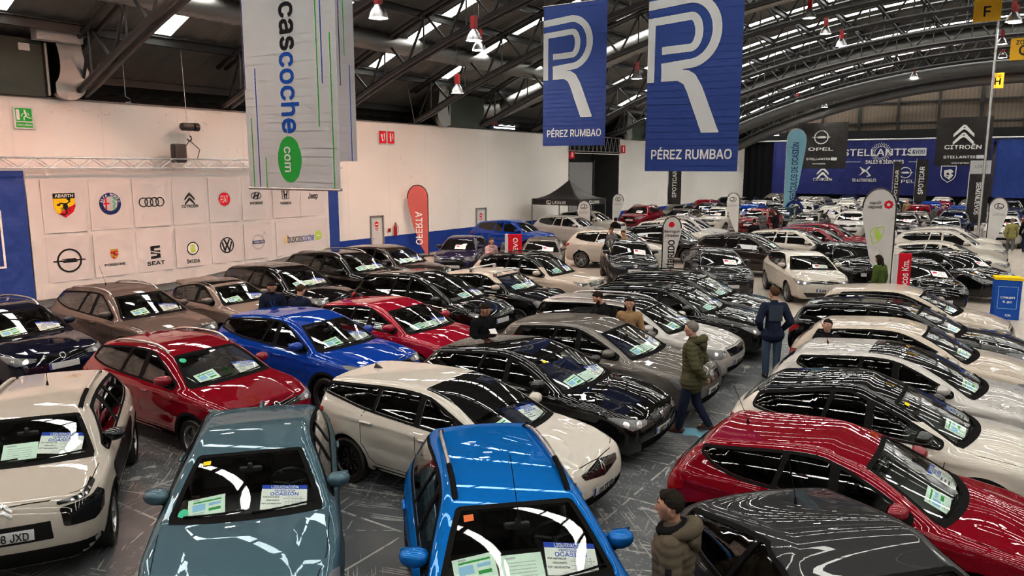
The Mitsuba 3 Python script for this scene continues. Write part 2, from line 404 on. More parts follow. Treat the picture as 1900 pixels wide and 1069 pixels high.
def surface_nets(f):
    s = f < 0
    nx, ny, nz = f.shape
    cs = np.zeros((nx - 1, ny - 1, nz - 1), int)
    pos = np.zeros((nx - 1, ny - 1, nz - 1, 3))
    cnt = np.zeros((nx - 1, ny - 1, nz - 1))
    sl = lambda a, i, n: slice(i, a - 1 + i)
    corner = {c: f[c[0]:nx - 1 + c[0], c[1]:ny - 1 + c[1], c[2]:nz - 1 + c[2]] for c in np.ndindex(2, 2, 2)}
    for c in np.ndindex(2, 2, 2):
        for ax in range(3):
            if c[ax] == 0:
                e = list(c)
                e[ax] = 1
                a, b = corner[c], corner[tuple(e)]
                m = (a < 0) != (b < 0)
                t = np.where(m, a / np.where(m, a - b, 1), 0)
                add = np.array(c, float)
                pos += m[..., None] * add
                pos[..., ax] += m * t
                cnt += m
    on = cnt > 0
    idx = -np.ones(cnt.shape, int)
    idx[on] = np.arange(on.sum())
    v = (pos[on] / cnt[on][:, None]) + np.argwhere(on)
    quads = []
    for ax in range(3):
        o1, o2 = (ax + 1) % 3, (ax + 2) % 3
        a = [slice(None)] * 3
        b = [slice(None)] * 3
        a[ax], b[ax] = slice(0, -1), slice(1, None)
        m = s[tuple(a)] != s[tuple(b)]
        e = np.argwhere(m)
        e = e[(e[:, o1] > 0) & (e[:, o2] > 0) & (e[:, o1] < f.shape[o1] - 1) & (e[:, o2] < f.shape[o2] - 1)]
        ins = s[tuple(a)][tuple(e.T)]
        q = []
        for d1, d2 in ((0, 0), (-1, 0), (-1, -1), (0, -1)):
            c = e.copy()
            c[:, o1] += d1
            c[:, o2] += d2
            q.append(idx[tuple(c.T)])
        q = np.stack(q, 1)
        quads.append(np.where(ins[:, None], q, q[:, ::-1]))
    return v, np.vstack(quads)


def man(v, f):
    return m3.Manifold(m3.Mesh(np.asarray(v, np.float32), np.asarray(f, np.uint32)))


def prism(poly, view, lo, hi):
    """A polygon of a view extruded through the body, from lo to hi along the view's axis."""
    out = []
    for p in polys(poly):
        m = m3.Manifold.extrude(m3.CrossSection([np.array(p.exterior.coords)[:-1]], m3.FillRule.EvenOdd), hi - lo)
        M = {'side': [[1, 0, 0, 0], [0, 0, 1, lo], [0, 1, 0, 0]], 'top': [[1, 0, 0, 0], [0, 1, 0, 0], [0, 0, 1, lo]], 'front': [[0, 0, 1, lo], [1, 0, 0, 0], [0, 1, 0, 0]]}[view]
        out.append(m.transform(np.array(M, float)))
    return out


# ---------------------------------------------------------------- meshes as (v, f, n) and the parts of a car
def smooth_n(v, f):
    n = np.zeros_like(v)
    c = np.cross(v[f[:, 1]] - v[f[:, 0]], v[f[:, 2]] - v[f[:, 0]])
    for k in range(3):
        np.add.at(n, f[:, k], c)
    return n / np.maximum(np.linalg.norm(n, axis=1, keepdims=True), 1e-12)


def shp(v, f, n=None, smooth=None):
    """The ply dict (no BSDF yet)."""
    v, f = np.asarray(v, float), np.asarray(f, int)
    if n is None and smooth is not None:
        return mikit.ply((v, f), None, smooth)
    path = meshkit.write_ply((v, f), False, normals=n)
    return {'type': 'ply', 'filename': path, 'face_normals': n is None}


def join(ms):
    vs, fs, k = [], [], 0
    for m in ms:
        v, f = (m.vertices, m.faces) if hasattr(m, 'vertices') else m[:2]
        vs.append(np.asarray(v))
        fs.append(np.asarray(f) + k)
        k += len(v)
    return np.vstack(vs), np.vstack(fs)


def tube(pts, r, sides=8, close=False, cap=True):
    p = np.asarray(pts, float)
    r = np.broadcast_to(r, (len(p),))
    t = np.gradient(p, axis=0)
    t /= np.linalg.norm(t, axis=1, keepdims=True) + 1e-12
    ref = np.array([0, 0, 1.0]) if abs(t[:, 2]).mean() < 0.8 else np.array([1.0, 0, 0])
    a = np.cross(t, ref)
    a /= np.linalg.norm(a, axis=1, keepdims=True) + 1e-12
    b = np.cross(t, a)
    ang = np.arange(sides) * 2 * np.pi / sides
    v = (p[:, None] + r[:, None, None] * (np.cos(ang)[None, :, None] * a[:, None] + np.sin(ang)[None, :, None] * b[:, None])).reshape(-1, 3)
    i, j = np.meshgrid(np.arange(len(p) - 1), np.arange(sides), indexing='ij')
    q = np.stack([i * sides + j, i * sides + (j + 1) % sides, (i + 1) * sides + (j + 1) % sides, (i + 1) * sides + j], -1).reshape(-1, 4)
    f = np.vstack([q[:, [0, 2, 1]], q[:, [0, 3, 2]]])
    if cap:
        n = len(v)
        v = np.vstack([v, p[:1], p[-1:]])
        k = np.arange(sides)
        f = np.vstack([f, np.stack([np.full(sides, n), k, (k + 1) % sides], 1), np.stack([np.full(sides, n + 1), (len(p) - 1) * sides + (k + 1) % sides, (len(p) - 1) * sides + k], 1)])
    return v, f


def lathe(prof, n=28):
    """Profile (r, h) turned about the y axis (an axle) -> v, f."""
    prof = np.array(prof, float)
    a = np.arange(n) * 2 * np.pi / n
    v = np.stack([prof[:, None, 0] * np.cos(a), np.broadcast_to(prof[:, None, 1], (len(prof), n)), prof[:, None, 0] * np.sin(a)], -1).reshape(-1, 3)
    i, j = np.meshgrid(np.arange(len(prof) - 1), np.arange(n), indexing='ij')
    q = np.stack([i * n + j, i * n + (j + 1) % n, (i + 1) * n + (j + 1) % n, (i + 1) * n + j], -1).reshape(-1, 4)
    return v, np.vstack([q[:, [0, 1, 2]], q[:, [0, 2, 3]]])


def rbox(sx, sy, sz, r=0.02, c=(0, 0, 0)):
    """A box with rounded edges, centre c."""
    r = min(r, 0.49 * min(sx, sy, sz))
    s = m3.Manifold.sphere(r, 8)
    m = m3.Manifold.batch_hull([s.translate([a * (sx / 2 - r), b * (sy / 2 - r), d * (sz / 2 - r)]) for a in (-1, 1) for b in (-1, 1) for d in (-1, 1)])
    me = m.to_mesh()
    return me.vert_properties[:, :3] + np.array(c), me.tri_verts


def bx(sx, sy, sz, c=(0, 0, 0)):
    b = trimesh.creation.box((sx, sy, sz))
    return np.array(b.vertices) + np.array(c), np.array(b.faces)


WHEELS = {}


def wheel(style, r):
    """tyre, rim (and disc) of a wheel on the left side (outer face to +y), centre at the origin."""
    if (style, r) in WHEELS:
        return WHEELS[style, r]
    R, ri, w = r, r * (0.70 if style != 'steel' else 0.62), 0.105
    ty = lathe([(ri - 0.005, -w * .8), (ri + .02, -w), (R - .035, -w), (R - .008, -w * .8), (R, -w * .45), (R, w * .45), (R - .008, w * .8), (R - .035, w), (ri + .02, w * .98), (ri - .004, w * .86)])
    rim = [lathe([(ri, w * .80), (ri + .004, w * .90), (ri - .014, w * .88), (ri - .022, w * .70), (ri - .03, -w * .6)])]
    n = {'star5': 5, 'twin5': 5, 'multi': 9, 'steel': 6}[style]
    for k in range(n):
        a = 2 * np.pi * k / n + 0.3
        for d in ((-0.11, 0.11) if style == 'twin5' else (0,)):
            p0, p1 = np.array([0.045, 0]), np.array([ri - 0.012, 0])
            h0, h1 = (0.030, 0.020) if style != 'star5' else (0.040, 0.055)
            if style == 'multi':
                h0, h1 = 0.017, 0.016
            if style == 'steel':
                h0, h1 = 0.05, 0.075
            y0, y1 = w * .55, w * .80
            quad = np.array([[p0[0], -h0 / 2 - 0.0], [p1[0], -h1 / 2], [p1[0], h1 / 2], [p0[0], h0 / 2]])
            ca, sa = np.cos(a + d), np.sin(a + d)
            xy = quad @ np.array([[ca, sa], [-sa, ca]])
            top = np.stack([xy[:, 0], [y0, y1, y1, y0], xy[:, 1]], 1)
            bot = top - [0, 0.03, 0]
            v = np.vstack([top, bot])
            f = np.array([[0, 2, 1], [0, 3, 2], [4, 5, 6], [4, 6, 7]] + [x for i in range(4) for x in ([i, (i + 1) % 4, 4 + (i + 1) % 4], [i, 4 + (i + 1) % 4, 4 + i])])
            rim.append((v, f))
    rim.append(lathe([(0.001, w * .64), (0.035, w * .64), (0.055, w * .54), (0.06, w * .3)], 14))
    disc = lathe([(0.001, w * .22), (ri - .06, w * .22), (ri - .06, w * .1)], 20)
    back = lathe([(0.001, w * .0), (ri - .02, w * .0)], 20)
    WHEELS[style, r] = dict(tyre=shp(*ty, smooth=35), rim=shp(*join(rim), smooth=35), disc=shp(*join([disc]), smooth=35), back=shp(*back))
    return WHEELS[style, r]


def mirror_mesh(s, side):
    """A door mirror: rounded housing on a short arm; returns housing and foot."""
    sg = 1 if side == 'left' else -1
    x0 = s.xc - 0.50
    z0 = s.zbelt(x0) + 0.075
    y0 = float(s.halfw(np.array(x0), np.array(z0)))
    S = m3.Manifold.sphere
    k = getattr(s, 'mk', 1.0)
    ic = trimesh.creation.icosphere(2)
    hv = np.array(ic.vertices)
    hv = np.sign(hv) * np.abs(hv) ** .82
    hv[:, 2] *= np.where(hv[:, 1] > 0, 1 - .16 * hv[:, 1], 1)
    hv = hv * [.098, .118, .070]
    hv[:, 0] = np.maximum(hv[:, 0], -.048 + .012 * (np.hypot(hv[:, 1] / .118, hv[:, 2] / .070) > .9))
    hv[:, 0] -= .25 * np.maximum(hv[:, 1], 0)
    hv = hv * k * [1, sg, 1] + [x0, sg * (y0 + .095), z0 + .035]
    hf = ic.faces if sg > 0 else ic.faces[:, ::-1]
    ft = m3.Manifold.batch_hull([S(.028, 10).translate([0.06, -0.03, -0.06]), S(.02, 10).translate([-0.03, -0.03, -0.06]), S(.03, 10).translate([0.0, 0.09, -0.03])]).to_mesh()
    fv = ft.vert_properties[:, :3] * [1, sg, 1] + [x0, sg * y0, z0 + 0.03]
    gl = (np.array([[-.052, .045, -.055], [-.075, .20, -.05], [-.075, .20, .055], [-.052, .045, .06]]) * k * [1, sg, 1] + [x0 - .003, sg * y0, z0 + .035], np.array([[0, 1, 2], [0, 2, 3]]))
    return (hv, hf), (fv, ft.tri_verts if sg > 0 else ft.tri_verts[:, ::-1]), gl


def mirror_poly(p):
    return shapely.affinity.scale(p, -1, 1, origin=(0, 0))


def _ln(p, w):
    return LineString(p).buffer(w / 2, cap_style='flat', join_style='mitre')


_disc = lambda r: Point(0, 0).buffer(r, 12)
_dia = Polygon([(0, .085), (.05, 0), (0, -.085), (-.05, 0)])
EMBLEM = dict(ring=_disc(.055).difference(_disc(.038)), diamond=_dia.difference(shapely.affinity.scale(_dia, .5, .55)),
              chevron=unary_union([_ln([(-.085, a), (0, a + .055), (.085, a)], .026) for a in (.0, -.05)]),
              monogram=unary_union([_disc(.06).difference(_disc(.052)), _ln([(-.026, .045), (0, .0), (.026, .045)], .013), _ln([(-.045, .025), (-.02, -.042), (0, .002), (.02, -.042), (.045, .025)], .012)]),
              ovals=unary_union([shapely.affinity.scale(_disc(.075).difference(_disc(.066)), 1, .66), shapely.affinity.scale(_disc(.027).difference(_disc(.019)), 1, 1.7), shapely.affinity.translate(shapely.affinity.scale(_disc(.05).difference(_disc(.042)), 1, .42), 0, .022)]),
              split_s=unary_union([Polygon([(-.05, .06), (.05, .065), (.05, .035), (-.01, .032), (-.01, .018), (.05, .012), (.05, -.006), (-.05, .02)]), Polygon([(.05, -.06), (-.05, -.065), (-.05, -.035), (.01, -.032), (.01, -.018), (-.05, -.012), (-.05, .006), (.05, -.02)])]).buffer(-.001))


def build_car(spec, lod=2):
    """Shape dicts of a car model: {part name: (ply dict, material role)}; role 'paint' and 'roof' are filled in per car."""
    s = CarBody(**spec.get('body', {}))
    P = {}
    h = {2: 0.045, 1: 0.070, 0: 0.13}[lod]
    g = spec.get
    psz = {2: 0.10, 1: 0.2, 0: 0.45}[lod]

    def put(name, pt, role):
        if pt is not None:
            P[name] = (shp(*pt), role)

    # windows in the side view
    er = s.silr.buffer(-0.078)
    up = s.dlo_up
    xr0 = s.dlo_rear * s.L / 4.26
    bl = [(s.xc + 0.1, s.zbelt(s.xc + .1) + .0), (s.xc - 0.45, s.zbelt(s.xc - .45) + .012), (s.bpil, s.zbelt(s.bpil) + .018), (s.cpil, s.zbelt(s.cpil) + .03), (0.55 * xr0 + 0.45 * s.cpil, s.zbelt(xr0) + 0.03 + up * .25), (xr0, s.zbelt(xr0) + 0.03 + up)]
    bl = PchipInterpolator([p[0] for p in bl][::-1], [p[1] for p in bl][::-1])
    xs = np.linspace(xr0 - 0.02, s.xc + .1, 40)
    region = Polygon(list(zip(xs, bl(xs))) + [(s.xc + .1, 2), (xr0 + s.rake * (2 - s.zbelt(xr0)), 2)])
    front = shapely.affinity.translate(s.sil, -0.25, -0.02)
    dlo = er.intersection(region).intersection(front)
    dlo = max(polys(dlo), key=lambda p: p.area)
    dlo = dlo.buffer(-0.03).buffer(0.03)
    cuts = [Polygon([(s.bpil - .042, 0), (s.bpil + .042, 0), (s.bpil - .005, 2), (s.bpil - .075, 2)])]
    if g('doors', 5) == 5 and s.cpil - .2 > xr0:
        dx = g('cslant', 0.28)
        cuts.append(Polygon([(s.cpil - .02 - dx * (0.0), 0.9 - 1), (s.cpil + .02, 0.9 - 1), (s.cpil + .02 + dx * 1.9, 1.9), (s.cpil - .02 + dx * 1.9, 1.9)]))
    xm = s.xc - 0.47
    cuts.append(Polygon([(xm - .012, 0), (xm + .012, 0), (xm + .012, 2), (xm - .012, 2)]))
    wins = [w.buffer(-.006).buffer(-.02).buffer(.02) for w in polys(dlo.difference(unary_union(cuts))) if w.area > 0.006]
    wins.sort(key=lambda w: -w.centroid.x)
    # the windscreen, from above
    def wl(n):
        ys = np.linspace(-1, 1, n)
        yb = float(s.halfw(np.array(s.xc - .06), np.array(s.zc + .03))) - 0.075
        yt = float(s.halfw(np.array(s.xw), np.array(s.zw))) - 0.100
        lo = [(s.xc - 0.02 - 0.29 * (y * yb) ** 2, y * yb) for y in ys]
        hi = [(s.xw + 0.03 - 0.10 * (y * yt) ** 2, y * yt) for y in ys]
        return Polygon(lo + hi[::-1])
    screen = wl(13).buffer(-.04).buffer(.04)
    # the rear window, from behind
    z0, z1 = s.hz + 0.035, s.zr - 0.075
    yb, yt = float(s.halfw(np.array(s.hxx), np.array(z0))) - .10, float(s.halfw(np.array(s.rrx), np.array(z1))) - .10
    rear = Polygon([(-yb, z0), (yb, z0), (yt, z1), (-yt, z1)]).buffer(-.05).buffer(.05)

    v, f = s.mesh(h)
    m = man(v, f)
    if lod == 2:
        cavity = man(*s.mesh(0.09, -0.045))
        xb = s.xb - 0.05
        keep = m3.Manifold.cube([s.xc - 0.10 - xb, 3, 2], False).translate([xb, -1.5, 0.42])
        cav = cavity ^ keep
        m = m - cav
        for w in wins:
            for pr in prism(w, 'side', -1.3, 1.3):
                m = m - pr
        for pr in prism(screen, 'top', s.zc - 0.10, 2.0):
            m = m - (pr ^ m3.Manifold.cube([3, 3, 3], False).translate([s.xw - 0.3, -1.5, s.zc - 0.10]))
        for pr in prism(mirror_poly(rear), 'front', -s.xf - .2, s.xb + 0.2):
            m = m - pr
    ra = s.wr + 0.045
    for xx in (s.xa, s.xb):
        for sg in (-1, 1):
            cyl = m3.Manifold.cylinder(0.55, ra, ra, 40 if lod == 2 else 20).rotate([-90, 0, 0]).translate([xx, 0.45 if sg > 0 else -1.0, s.wr + 0.01])
            m = m - cyl
    me = m.to_mesh()
    v, f = me.vert_properties[:, :3].astype(float), me.tri_verts.astype(int)
    outer = (np.abs(s.F(v)) < 0.004)[f].all(1) & (np.abs(s.F(v[f].mean(1))) < 0.012)

    def sub(mask, normals):
        ff = f[mask]
        if not len(ff):
            return None
        u, inv = np.unique(ff, return_inverse=True)
        vv = v[u]
        return vv, inv.reshape(-1, 3), (s.normals(vv) if normals else None)

    def split(mask):
        if not g('two_tone'):
            put('body', sub(mask, True), 'paint')
        else:
            c = v[f].mean(1)
            hi = mask & (c[:, 2] > s.zbelt(c[:, 0]) + g('two_tone')) & (c[:, 0] < s.xc - 0.02)
            put('body', sub(mask & ~hi, True), 'paint')
            put('roof', sub(hi, True), 'roof')
    split(outer)
    if lod == 2:
        put('interior', sub(~outer, False), 'cabin')
    else:
        put('wheel_arch', sub(~outer, False), 'cabin')
    glass = 'glass' if lod == 2 else 'dark_glass'
    off = -0.004 if lod == 2 else 0.003
    put('windscreen', s.patch(screen.buffer(.004), 'top', off, psz), glass)
    put('rear_window', s.patch(rear.buffer(.004), 'rear', off, psz), 'privacy' if lod == 2 else 'dark_glass')
    for sd in ('right', 'left'):
        for k, w in enumerate(wins if lod else [dlo]):
            tint = 'dark_glass' if lod < 2 else ('side_glass' if k <= 1 else 'privacy')
            put('side_window' + f'@{sd}{k}', s.patch(w.buffer(.004), sd, off, psz), tint)
        if lod == 2:
            fr = dlo.buffer(.022).difference(unary_union(wins))
            put(f'window_frame@{sd}', s.patch(fr, sd, 0.007, 0.10), 'trim')
            if g('chrome'):
                bs = LineString([(x, float(bl(x)) - .008) for x in np.linspace(dlo.bounds[0] + .05, s.xc - 0.52, 24)]).buffer(.011)
                put(f'chrome_strip@{sd}', s.patch(bs, sd, 0.006, 0.12), 'chrome')
    if lod == 2:
        put('windscreen_frame', s.patch(screen.buffer(.014).difference(screen.buffer(-.035)), 'top', 0.002, .12), 'trim')
        cow = screen.buffer(.03).intersection(sbox(s.xc - 0.3, -2, s.xc + .1, 2)).union(sbox(0, 0, 0, 0))
        cow = Polygon([(x + .055, y) for x, y in np.array(wl(13).exterior.coords)[:13]] + [(x - .02, y) for x, y in np.array(wl(13).exterior.coords)[:13][::-1]])
        put('cowl', s.patch(cow, 'top', 0.004, .12), 'trim')
        # wipers
        for k, (ya, yb_) in enumerate(((0.05, 0.62), (-0.55, -0.02))):
            t = np.linspace(0, 1, 9)
            px = s.xc - 0.03 - 0.29 * (ya + (yb_ - ya) * t) ** 2 - 0.035 * t - .01
            py = ya + (yb_ - ya) * t
            w = s.march(np.stack([px, py, np.full(9, 2.0)], 1), np.array([0, 0, -1.0]), 0.016)
            P[f'wiper@{k}'] = (shp(*tube(w, .009, 5), smooth=True), 'trim')
    # seams of doors, bonnet and hatch
    if lod == 2:
        lines = []
        zs = s.sill + 0.13
        for sd in ('right', 'left'):
            xm = s.xc - 0.50
            ln = [LineString([(s.bpil, s.zbelt(s.bpil) - .0), (s.bpil + .015, 0.62), (s.bpil - .0, zs)]), LineString([(s.xa - s.wr - 0.16, zs), (s.xa - s.wr - 0.14, 0.55), (xm + 0.22, 0.8), (xm + .24, s.zbelt(xm))]), LineString([(s.xa - s.wr - 0.16, zs), (s.xb + s.wr + .2, zs + .01)])]
            if g('doors', 5) == 5:
                a = np.linspace(0.1, 0.9, 8) * np.pi / 2
                arc = [(s.xb + (s.wr + .09) * np.cos(q) + .02, s.wr + (s.wr + .09) * np.sin(q)) for q in a]
                ln.append(LineString([(s.xb + s.wr + .2, zs)] + arc[1:5] + [(s.cpil - .06, s.zbelt(s.cpil) - .06), (s.cpil - .02, s.zbelt(s.cpil) + .02)]))
            pt = s.patch(unary_union([q.buffer(.0045, cap_style='flat') for q in ln]), sd, 0.0015, 0.2)
            lines.append(pt)
        yh = float(s.halfw(np.array(s.xc), np.array(s.zc - .03))) - .06
        yn = yh - 0.10
        hd = LineString([(s.xc + .03, -yh - .02), (0.5 * (s.xc + s.xf) + .05, -yh + .015), (s.xf - .24, -yn), (s.xf - .13, -yn * .6), (s.xf - .10, 0), (s.xf - .13, yn * .6), (s.xf - .24, yn), (0.5 * (s.xc + s.xf) + .05, yh - .015), (s.xc + .03, yh + .02)])
        lines.append(s.patch(hd.buffer(.004), 'top', 0.0015, 0.2))
        vv, ff = join(lines)
        P['panel_gap'] = (shp(vv, ff, np.vstack([q[2] for q in lines])), 'trim')
        for sd in ('right', 'left'):
            sg = -1 if sd == 'right' else 1
            for k, xh in enumerate((s.bpil + .17, s.cpil + .05) if g('doors', 5) == 5 else (s.bpil + .17,)):
                zh = s.zbelt(xh) - 0.115
                yy = float(s.halfw(np.array(xh), np.array(zh)))
                hm = rbox(.20, .035, .028, .013, (xh, sg * (yy + .018), zh))
                P[f'door_handle@{sd}{k}'] = (shp(*hm, smooth=40), 'paint')
    # lights
    A = 38.0
    cu = -np.sin(np.radians(A)) * (s.xf - .16) + np.cos(np.radians(A)) * (s.W / 2 - .15)
    hl = g('headlight', [(-.30, -.13), (-.06, -.165), (.10, -.12), (.30, -.01), (.20, .0), (-.10, -.035), (-.31, -.075)])
    zb_ = s.hood
    for sd, sg in (('left', 1), ('right', -1)):
        pl = Polygon([(sg * (cu + u), zb_ + z) for u, z in hl]).buffer(0)
        pl = pl.buffer(-.012).buffer(.012)
        put(f'headlight@{sd}', s.patch(pl, sg * A, 0.006, psz * .5), g('lamp_role', 'lamp'))
        if lod == 2:
            for k, (u, z, r) in enumerate(g('lenses', [(-.16, -.095, .045), (.03, -.085, .04)])):
                d = Point(sg * (cu + u), zb_ + z).buffer(r, 8).intersection(pl.buffer(-.008))
                put(f'headlight@{sd}__lens@{k}', s.patch(d, sg * A, 0.011, .04), 'lens')
            for k, q in enumerate(g('drl', [])):
                d = LineString([(sg * (cu + u), zb_ + z) for u, z in q]).buffer(.009)
                put(f'headlight@{sd}__light_strip@{k}', s.patch(d, sg * A, 0.012, .05), 'drl')
        for k, q in enumerate(g('fog', [])):
            d = Polygon([(sg * (cu + u), z) for u, z in q]).buffer(-.03).buffer(.03)
            put(f'fog_light_pod@{sd}{k}', s.patch(d, sg * A, 0.008, psz * .5), 'gloss_black')
        B = 180 - 40.0
        cr = -np.sin(np.radians(B)) * (-s.xf + .10) + np.cos(np.radians(B)) * (s.W / 2 - .12)
        tl = g('taillight', [(-.20, .06), (.16, .0), (.18, -.12), (-.02, -.14), (-.19, -.02)])
        zt = s.tz - .02
        pl = Polygon([(sg * (cr + u), zt + z) for u, z in tl]).buffer(0).buffer(-.012).buffer(.012)
        put(f'tail_light@{sd}', s.patch(pl, sg * B, 0.007, psz * .6), 'tail')
    for k, (q, role, nm) in enumerate(g('face', [([(-.48, -.05), (.48, -.05), (.44, -.13), (-.44, -.13)], 'gloss_black', 'grille'), ([(-.52, -.34), (.52, -.34), (.44, -.47), (-.44, -.47)], 'trim', 'intake')])):
        put(f'{nm}@{k}', s.patch(Polygon([(y, zb_ + z) for y, z in q]).buffer(-.012).buffer(.012), 'front', 0.006, psz * .6), role)
    zp = g('plate_z', s.hood - 0.24)
    if lod:
        put('number_plate', s.patch(sbox(-.26, zp - .055, .26, zp + .055), 'front', 0.012, .3), 'plate')
        if g('badge', True):
            shape, bz = EMBLEM[g('emblem', 'ring')], s.hood - g('badge_drop', .075)
            put('badge', s.patch(shapely.affinity.translate(shape, 0, bz), 'front', 0.016, .05), 'chrome')
    if lod == 2:
        put('number_plate__band', s.patch(sbox(-.258, zp - .05, -.222, zp + .05), 'front', 0.0135, .3), 'plate_blue')
        low = Polygon([(s.xa - s.wr - .12, s.sill + .025), (s.xb + s.wr + .12, s.sill + .025), (s.xb + s.wr + .12, s.sill + .10), (s.xa - s.wr - .12, s.sill + .10)])
        for sd in ('right', 'left'):
            put(f'sill_trim@{sd}', s.patch(low, sd, 0.004, .15), 'trim')
            if g('cladding'):
                for nm, xx in (('a', s.xa), ('b', s.xb)):
                    ring = Point(xx, s.wr + .01).buffer(ra + .05, 12).difference(Point(xx, s.wr + .01).buffer(ra - .002, 16)).intersection(sbox(-9, s.sill - .02, 9, 3))
                    put(f'arch_trim@{sd}{nm}', s.patch(ring, sd, 0.008, .12), 'trim')
    # mirrors
    if lod:
        for sd in ('right', 'left'):
            a, b, c = mirror_mesh(s, sd)
            P[f'side_mirror@{sd}'] = (shp(*a, smooth=True), 'mirror')
            P[f'side_mirror@{sd}__foot'] = (shp(*b, smooth=50), 'trim')
            if lod == 2:
                P[f'side_mirror@{sd}__glass'] = (shp(*c), 'chrome')
    # roof
    if g('glass_roof'):
        a, b, w = g('glass_roof')
        put('glass_roof', s.patch(Polygon([(a, -w + .04), (b, -w), (b, w), (a, w - .04)]).buffer(-.03).buffer(.03), 'top', 0.005, psz), 'gloss_black')
    if g('rails') and lod:
        a, b = g('rail_span', (s.xw - 0.10, s.rrx + .20))
        for sd, sg in (('right', -1), ('left', 1)):
            xs = np.linspace(a, b, 22)
            ys = np.array([float(s.halfw(np.array(x), np.array(s.zw - .0))) - 0.095 for x in xs])
            base = s.march(np.stack([xs, sg * ys, np.full(22, 2.2)], 1), np.array([0, 0, -1.0]), 0.0)
            lift = 0.052 * (1 - np.abs(np.linspace(-1, 1, 22)) ** 6) - .006
            P[f'roof_rail@{sd}'] = (shp(*tube(base + np.stack([0 * xs, 0 * xs, lift], 1), .020, 8), smooth=60), g('rails'))
            if g('rail_caps'):
                for k, sl in enumerate((slice(0, 7), slice(20, 22))):
                    P[f'roof_rail@{sd}__end_cap@{k}'] = (shp(*tube((base + np.stack([0 * xs, 0 * xs, lift], 1))[sl], .026, 8), smooth=60), 'trim')
    if g('antenna') and lod:
        x = g('antenna')
        b = s.march(np.array([[x, 0, 2.2]]), np.array([0, 0, -1.0]))[0]
        k = g('antenna_lean', -0.22)
        P['antenna'] = (shp(*join([tube([b, b + [k * .07, 0, .05]], [.016, .008], 6), tube([b + [0, 0, .03], b + [k, 0, .40]], .0035, 5)]), smooth=40), 'trim')
    if g('fin') and lod:
        x = g('fin')
        b = s.march(np.array([[x, 0, 2.2]]), np.array([0, 0, -1.0]))[0]
        hm = m3.Manifold.batch_hull([m3.Manifold.sphere(.012, 8).translate(list(b + q)) for q in ([.07, 0, 0], [-.06, .02, 0], [-.06, -.02, 0], [-.05, 0, .05])]).to_mesh()
        P['antenna'] = (shp(hm.vert_properties[:, :3], hm.tri_verts, smooth=40), g('fin_role', 'paint'))
    # inside
    if lod == 2:
        D = rbox(0.62, 2 * yh - .06, 0.20, .06, (s.xc - 0.47, 0, s.zc - 0.165))
        P['dashboard'] = (shp(*D, smooth=50), 'cabin_light')
        xs_ = s.xc - 0.92
        th = np.linspace(0, 2 * np.pi, 21)
        cw = np.array([xs_ + .08, 0.36, s.zc - 0.02])
        ring = cw + np.stack([0.075 * np.sin(th), 0.18 * np.cos(th), 0.165 * np.sin(th)], 1)
        P['steering_wheel'] = (shp(*join([tube(ring, .016, 6), tube([cw - [.01, .17, 0], cw + [.03, 0, -.02], cw + [-.01, .17, 0]], .016, 5), tube([cw + [.03, 0, -.02], cw + [.25, 0, -.1]], .03, 5)]), smooth=60), 'cabin_light')
        for k, yy in enumerate((0.37, -0.37)):
            x0 = s.xc - 1.60
            P[f'seat@{k}'] = (shp(*join([rbox(.50, .48, .16, .06, (x0 + .22, yy, .60)), rotx(rbox(.15, .48, .62, .06), 16, (x0 - .06, yy, .88)), rotx(rbox(.10, .27, .17, .045), 14, (x0 - .15, yy, min(1.27, s.H - .17)))]), smooth=50), 'seat')
        x0 = max(s.xc - 2.42, s.hxx + .62)
        P['rear_seat'] = (shp(*join([rbox(.5, 1.2, .16, .06, (x0 + .2, 0, .60)), rotx(rbox(.14, 1.2, .52, .06), 20, (x0 - .08, 0, .84)), rotx(rbox(.09, .25, .13, .04), 16, (x0 - .17, .36, 1.15)), rotx(rbox(.09, .25, .13, .04), 16, (x0 - .17, -.36, 1.15))]), smooth=50), 'seat')
        rv = s.march(np.array([[s.xw + .16, 0, 2.2]]), np.array([0, 0, -1.0]))[0]
        P['rear_view_mirror'] = (shp(*join([rbox(.04, .22, .065, .02, rv + [-.05, 0, -.10]), rbox(.05, .05, .08, .02, rv + [0, 0, -.05])]), smooth=50), 'cabin_light')
    return dict(s=s, parts=P, lod=lod, screen=screen, spec=spec, zp=zp)


def rotx(m, deg, c):
    """A mesh leaned back (top towards -x) about its centre, then moved to c."""
    a = np.radians(deg)
    R = np.array([[np.cos(a), 0, -np.sin(a)], [0, 1, 0], [np.sin(a), 0, np.cos(a)]])
    return m[0] @ R.T + np.array(c), m[1]


# ---------------------------------------------------------------- naming and adding
COUNT = {}


def numbered(base):
    n = COUNT.get(base, 0)
    COUNT[base] = n + 1
    return base if n == 0 else f'{base}_{n:03d}'


def ref(b):
    return {'type': 'ref', 'id': b}


def add(key, m, bsdf, smooth=None, to_world=None, normals=None):
    """One entry; m is a ply dict or a mesh."""
    d = dict(m) if isinstance(m, dict) else shp(m[0], m[1], normals if normals is not None else (m[2] if len(m) > 2 else None), smooth)
    d['bsdf'] = ref(bsdf)
    if to_world is not None:
        d['to_world'] = to_world
    scene[key] = d
    return key


def part(parent, name, m, bsdf, **k):
    return add(numbered(parent + '__' + name), m, bsdf, **k)


def thing(base, label, cat, group=None, kind=None):
    key = numbered(base)
    labels[key] = {'label': label, 'category': cat}
    if group:
        labels[key]['group'] = group
    if kind:
        labels[key]['kind'] = kind
    return key


def struct(name, m, bsdf, label=None, **k):
    add(name, m, bsdf, **k)
    labels[name] = {'kind': 'structure', 'label': label or name.replace('_', ' '), 'category': name.split('_')[0]}
    return name


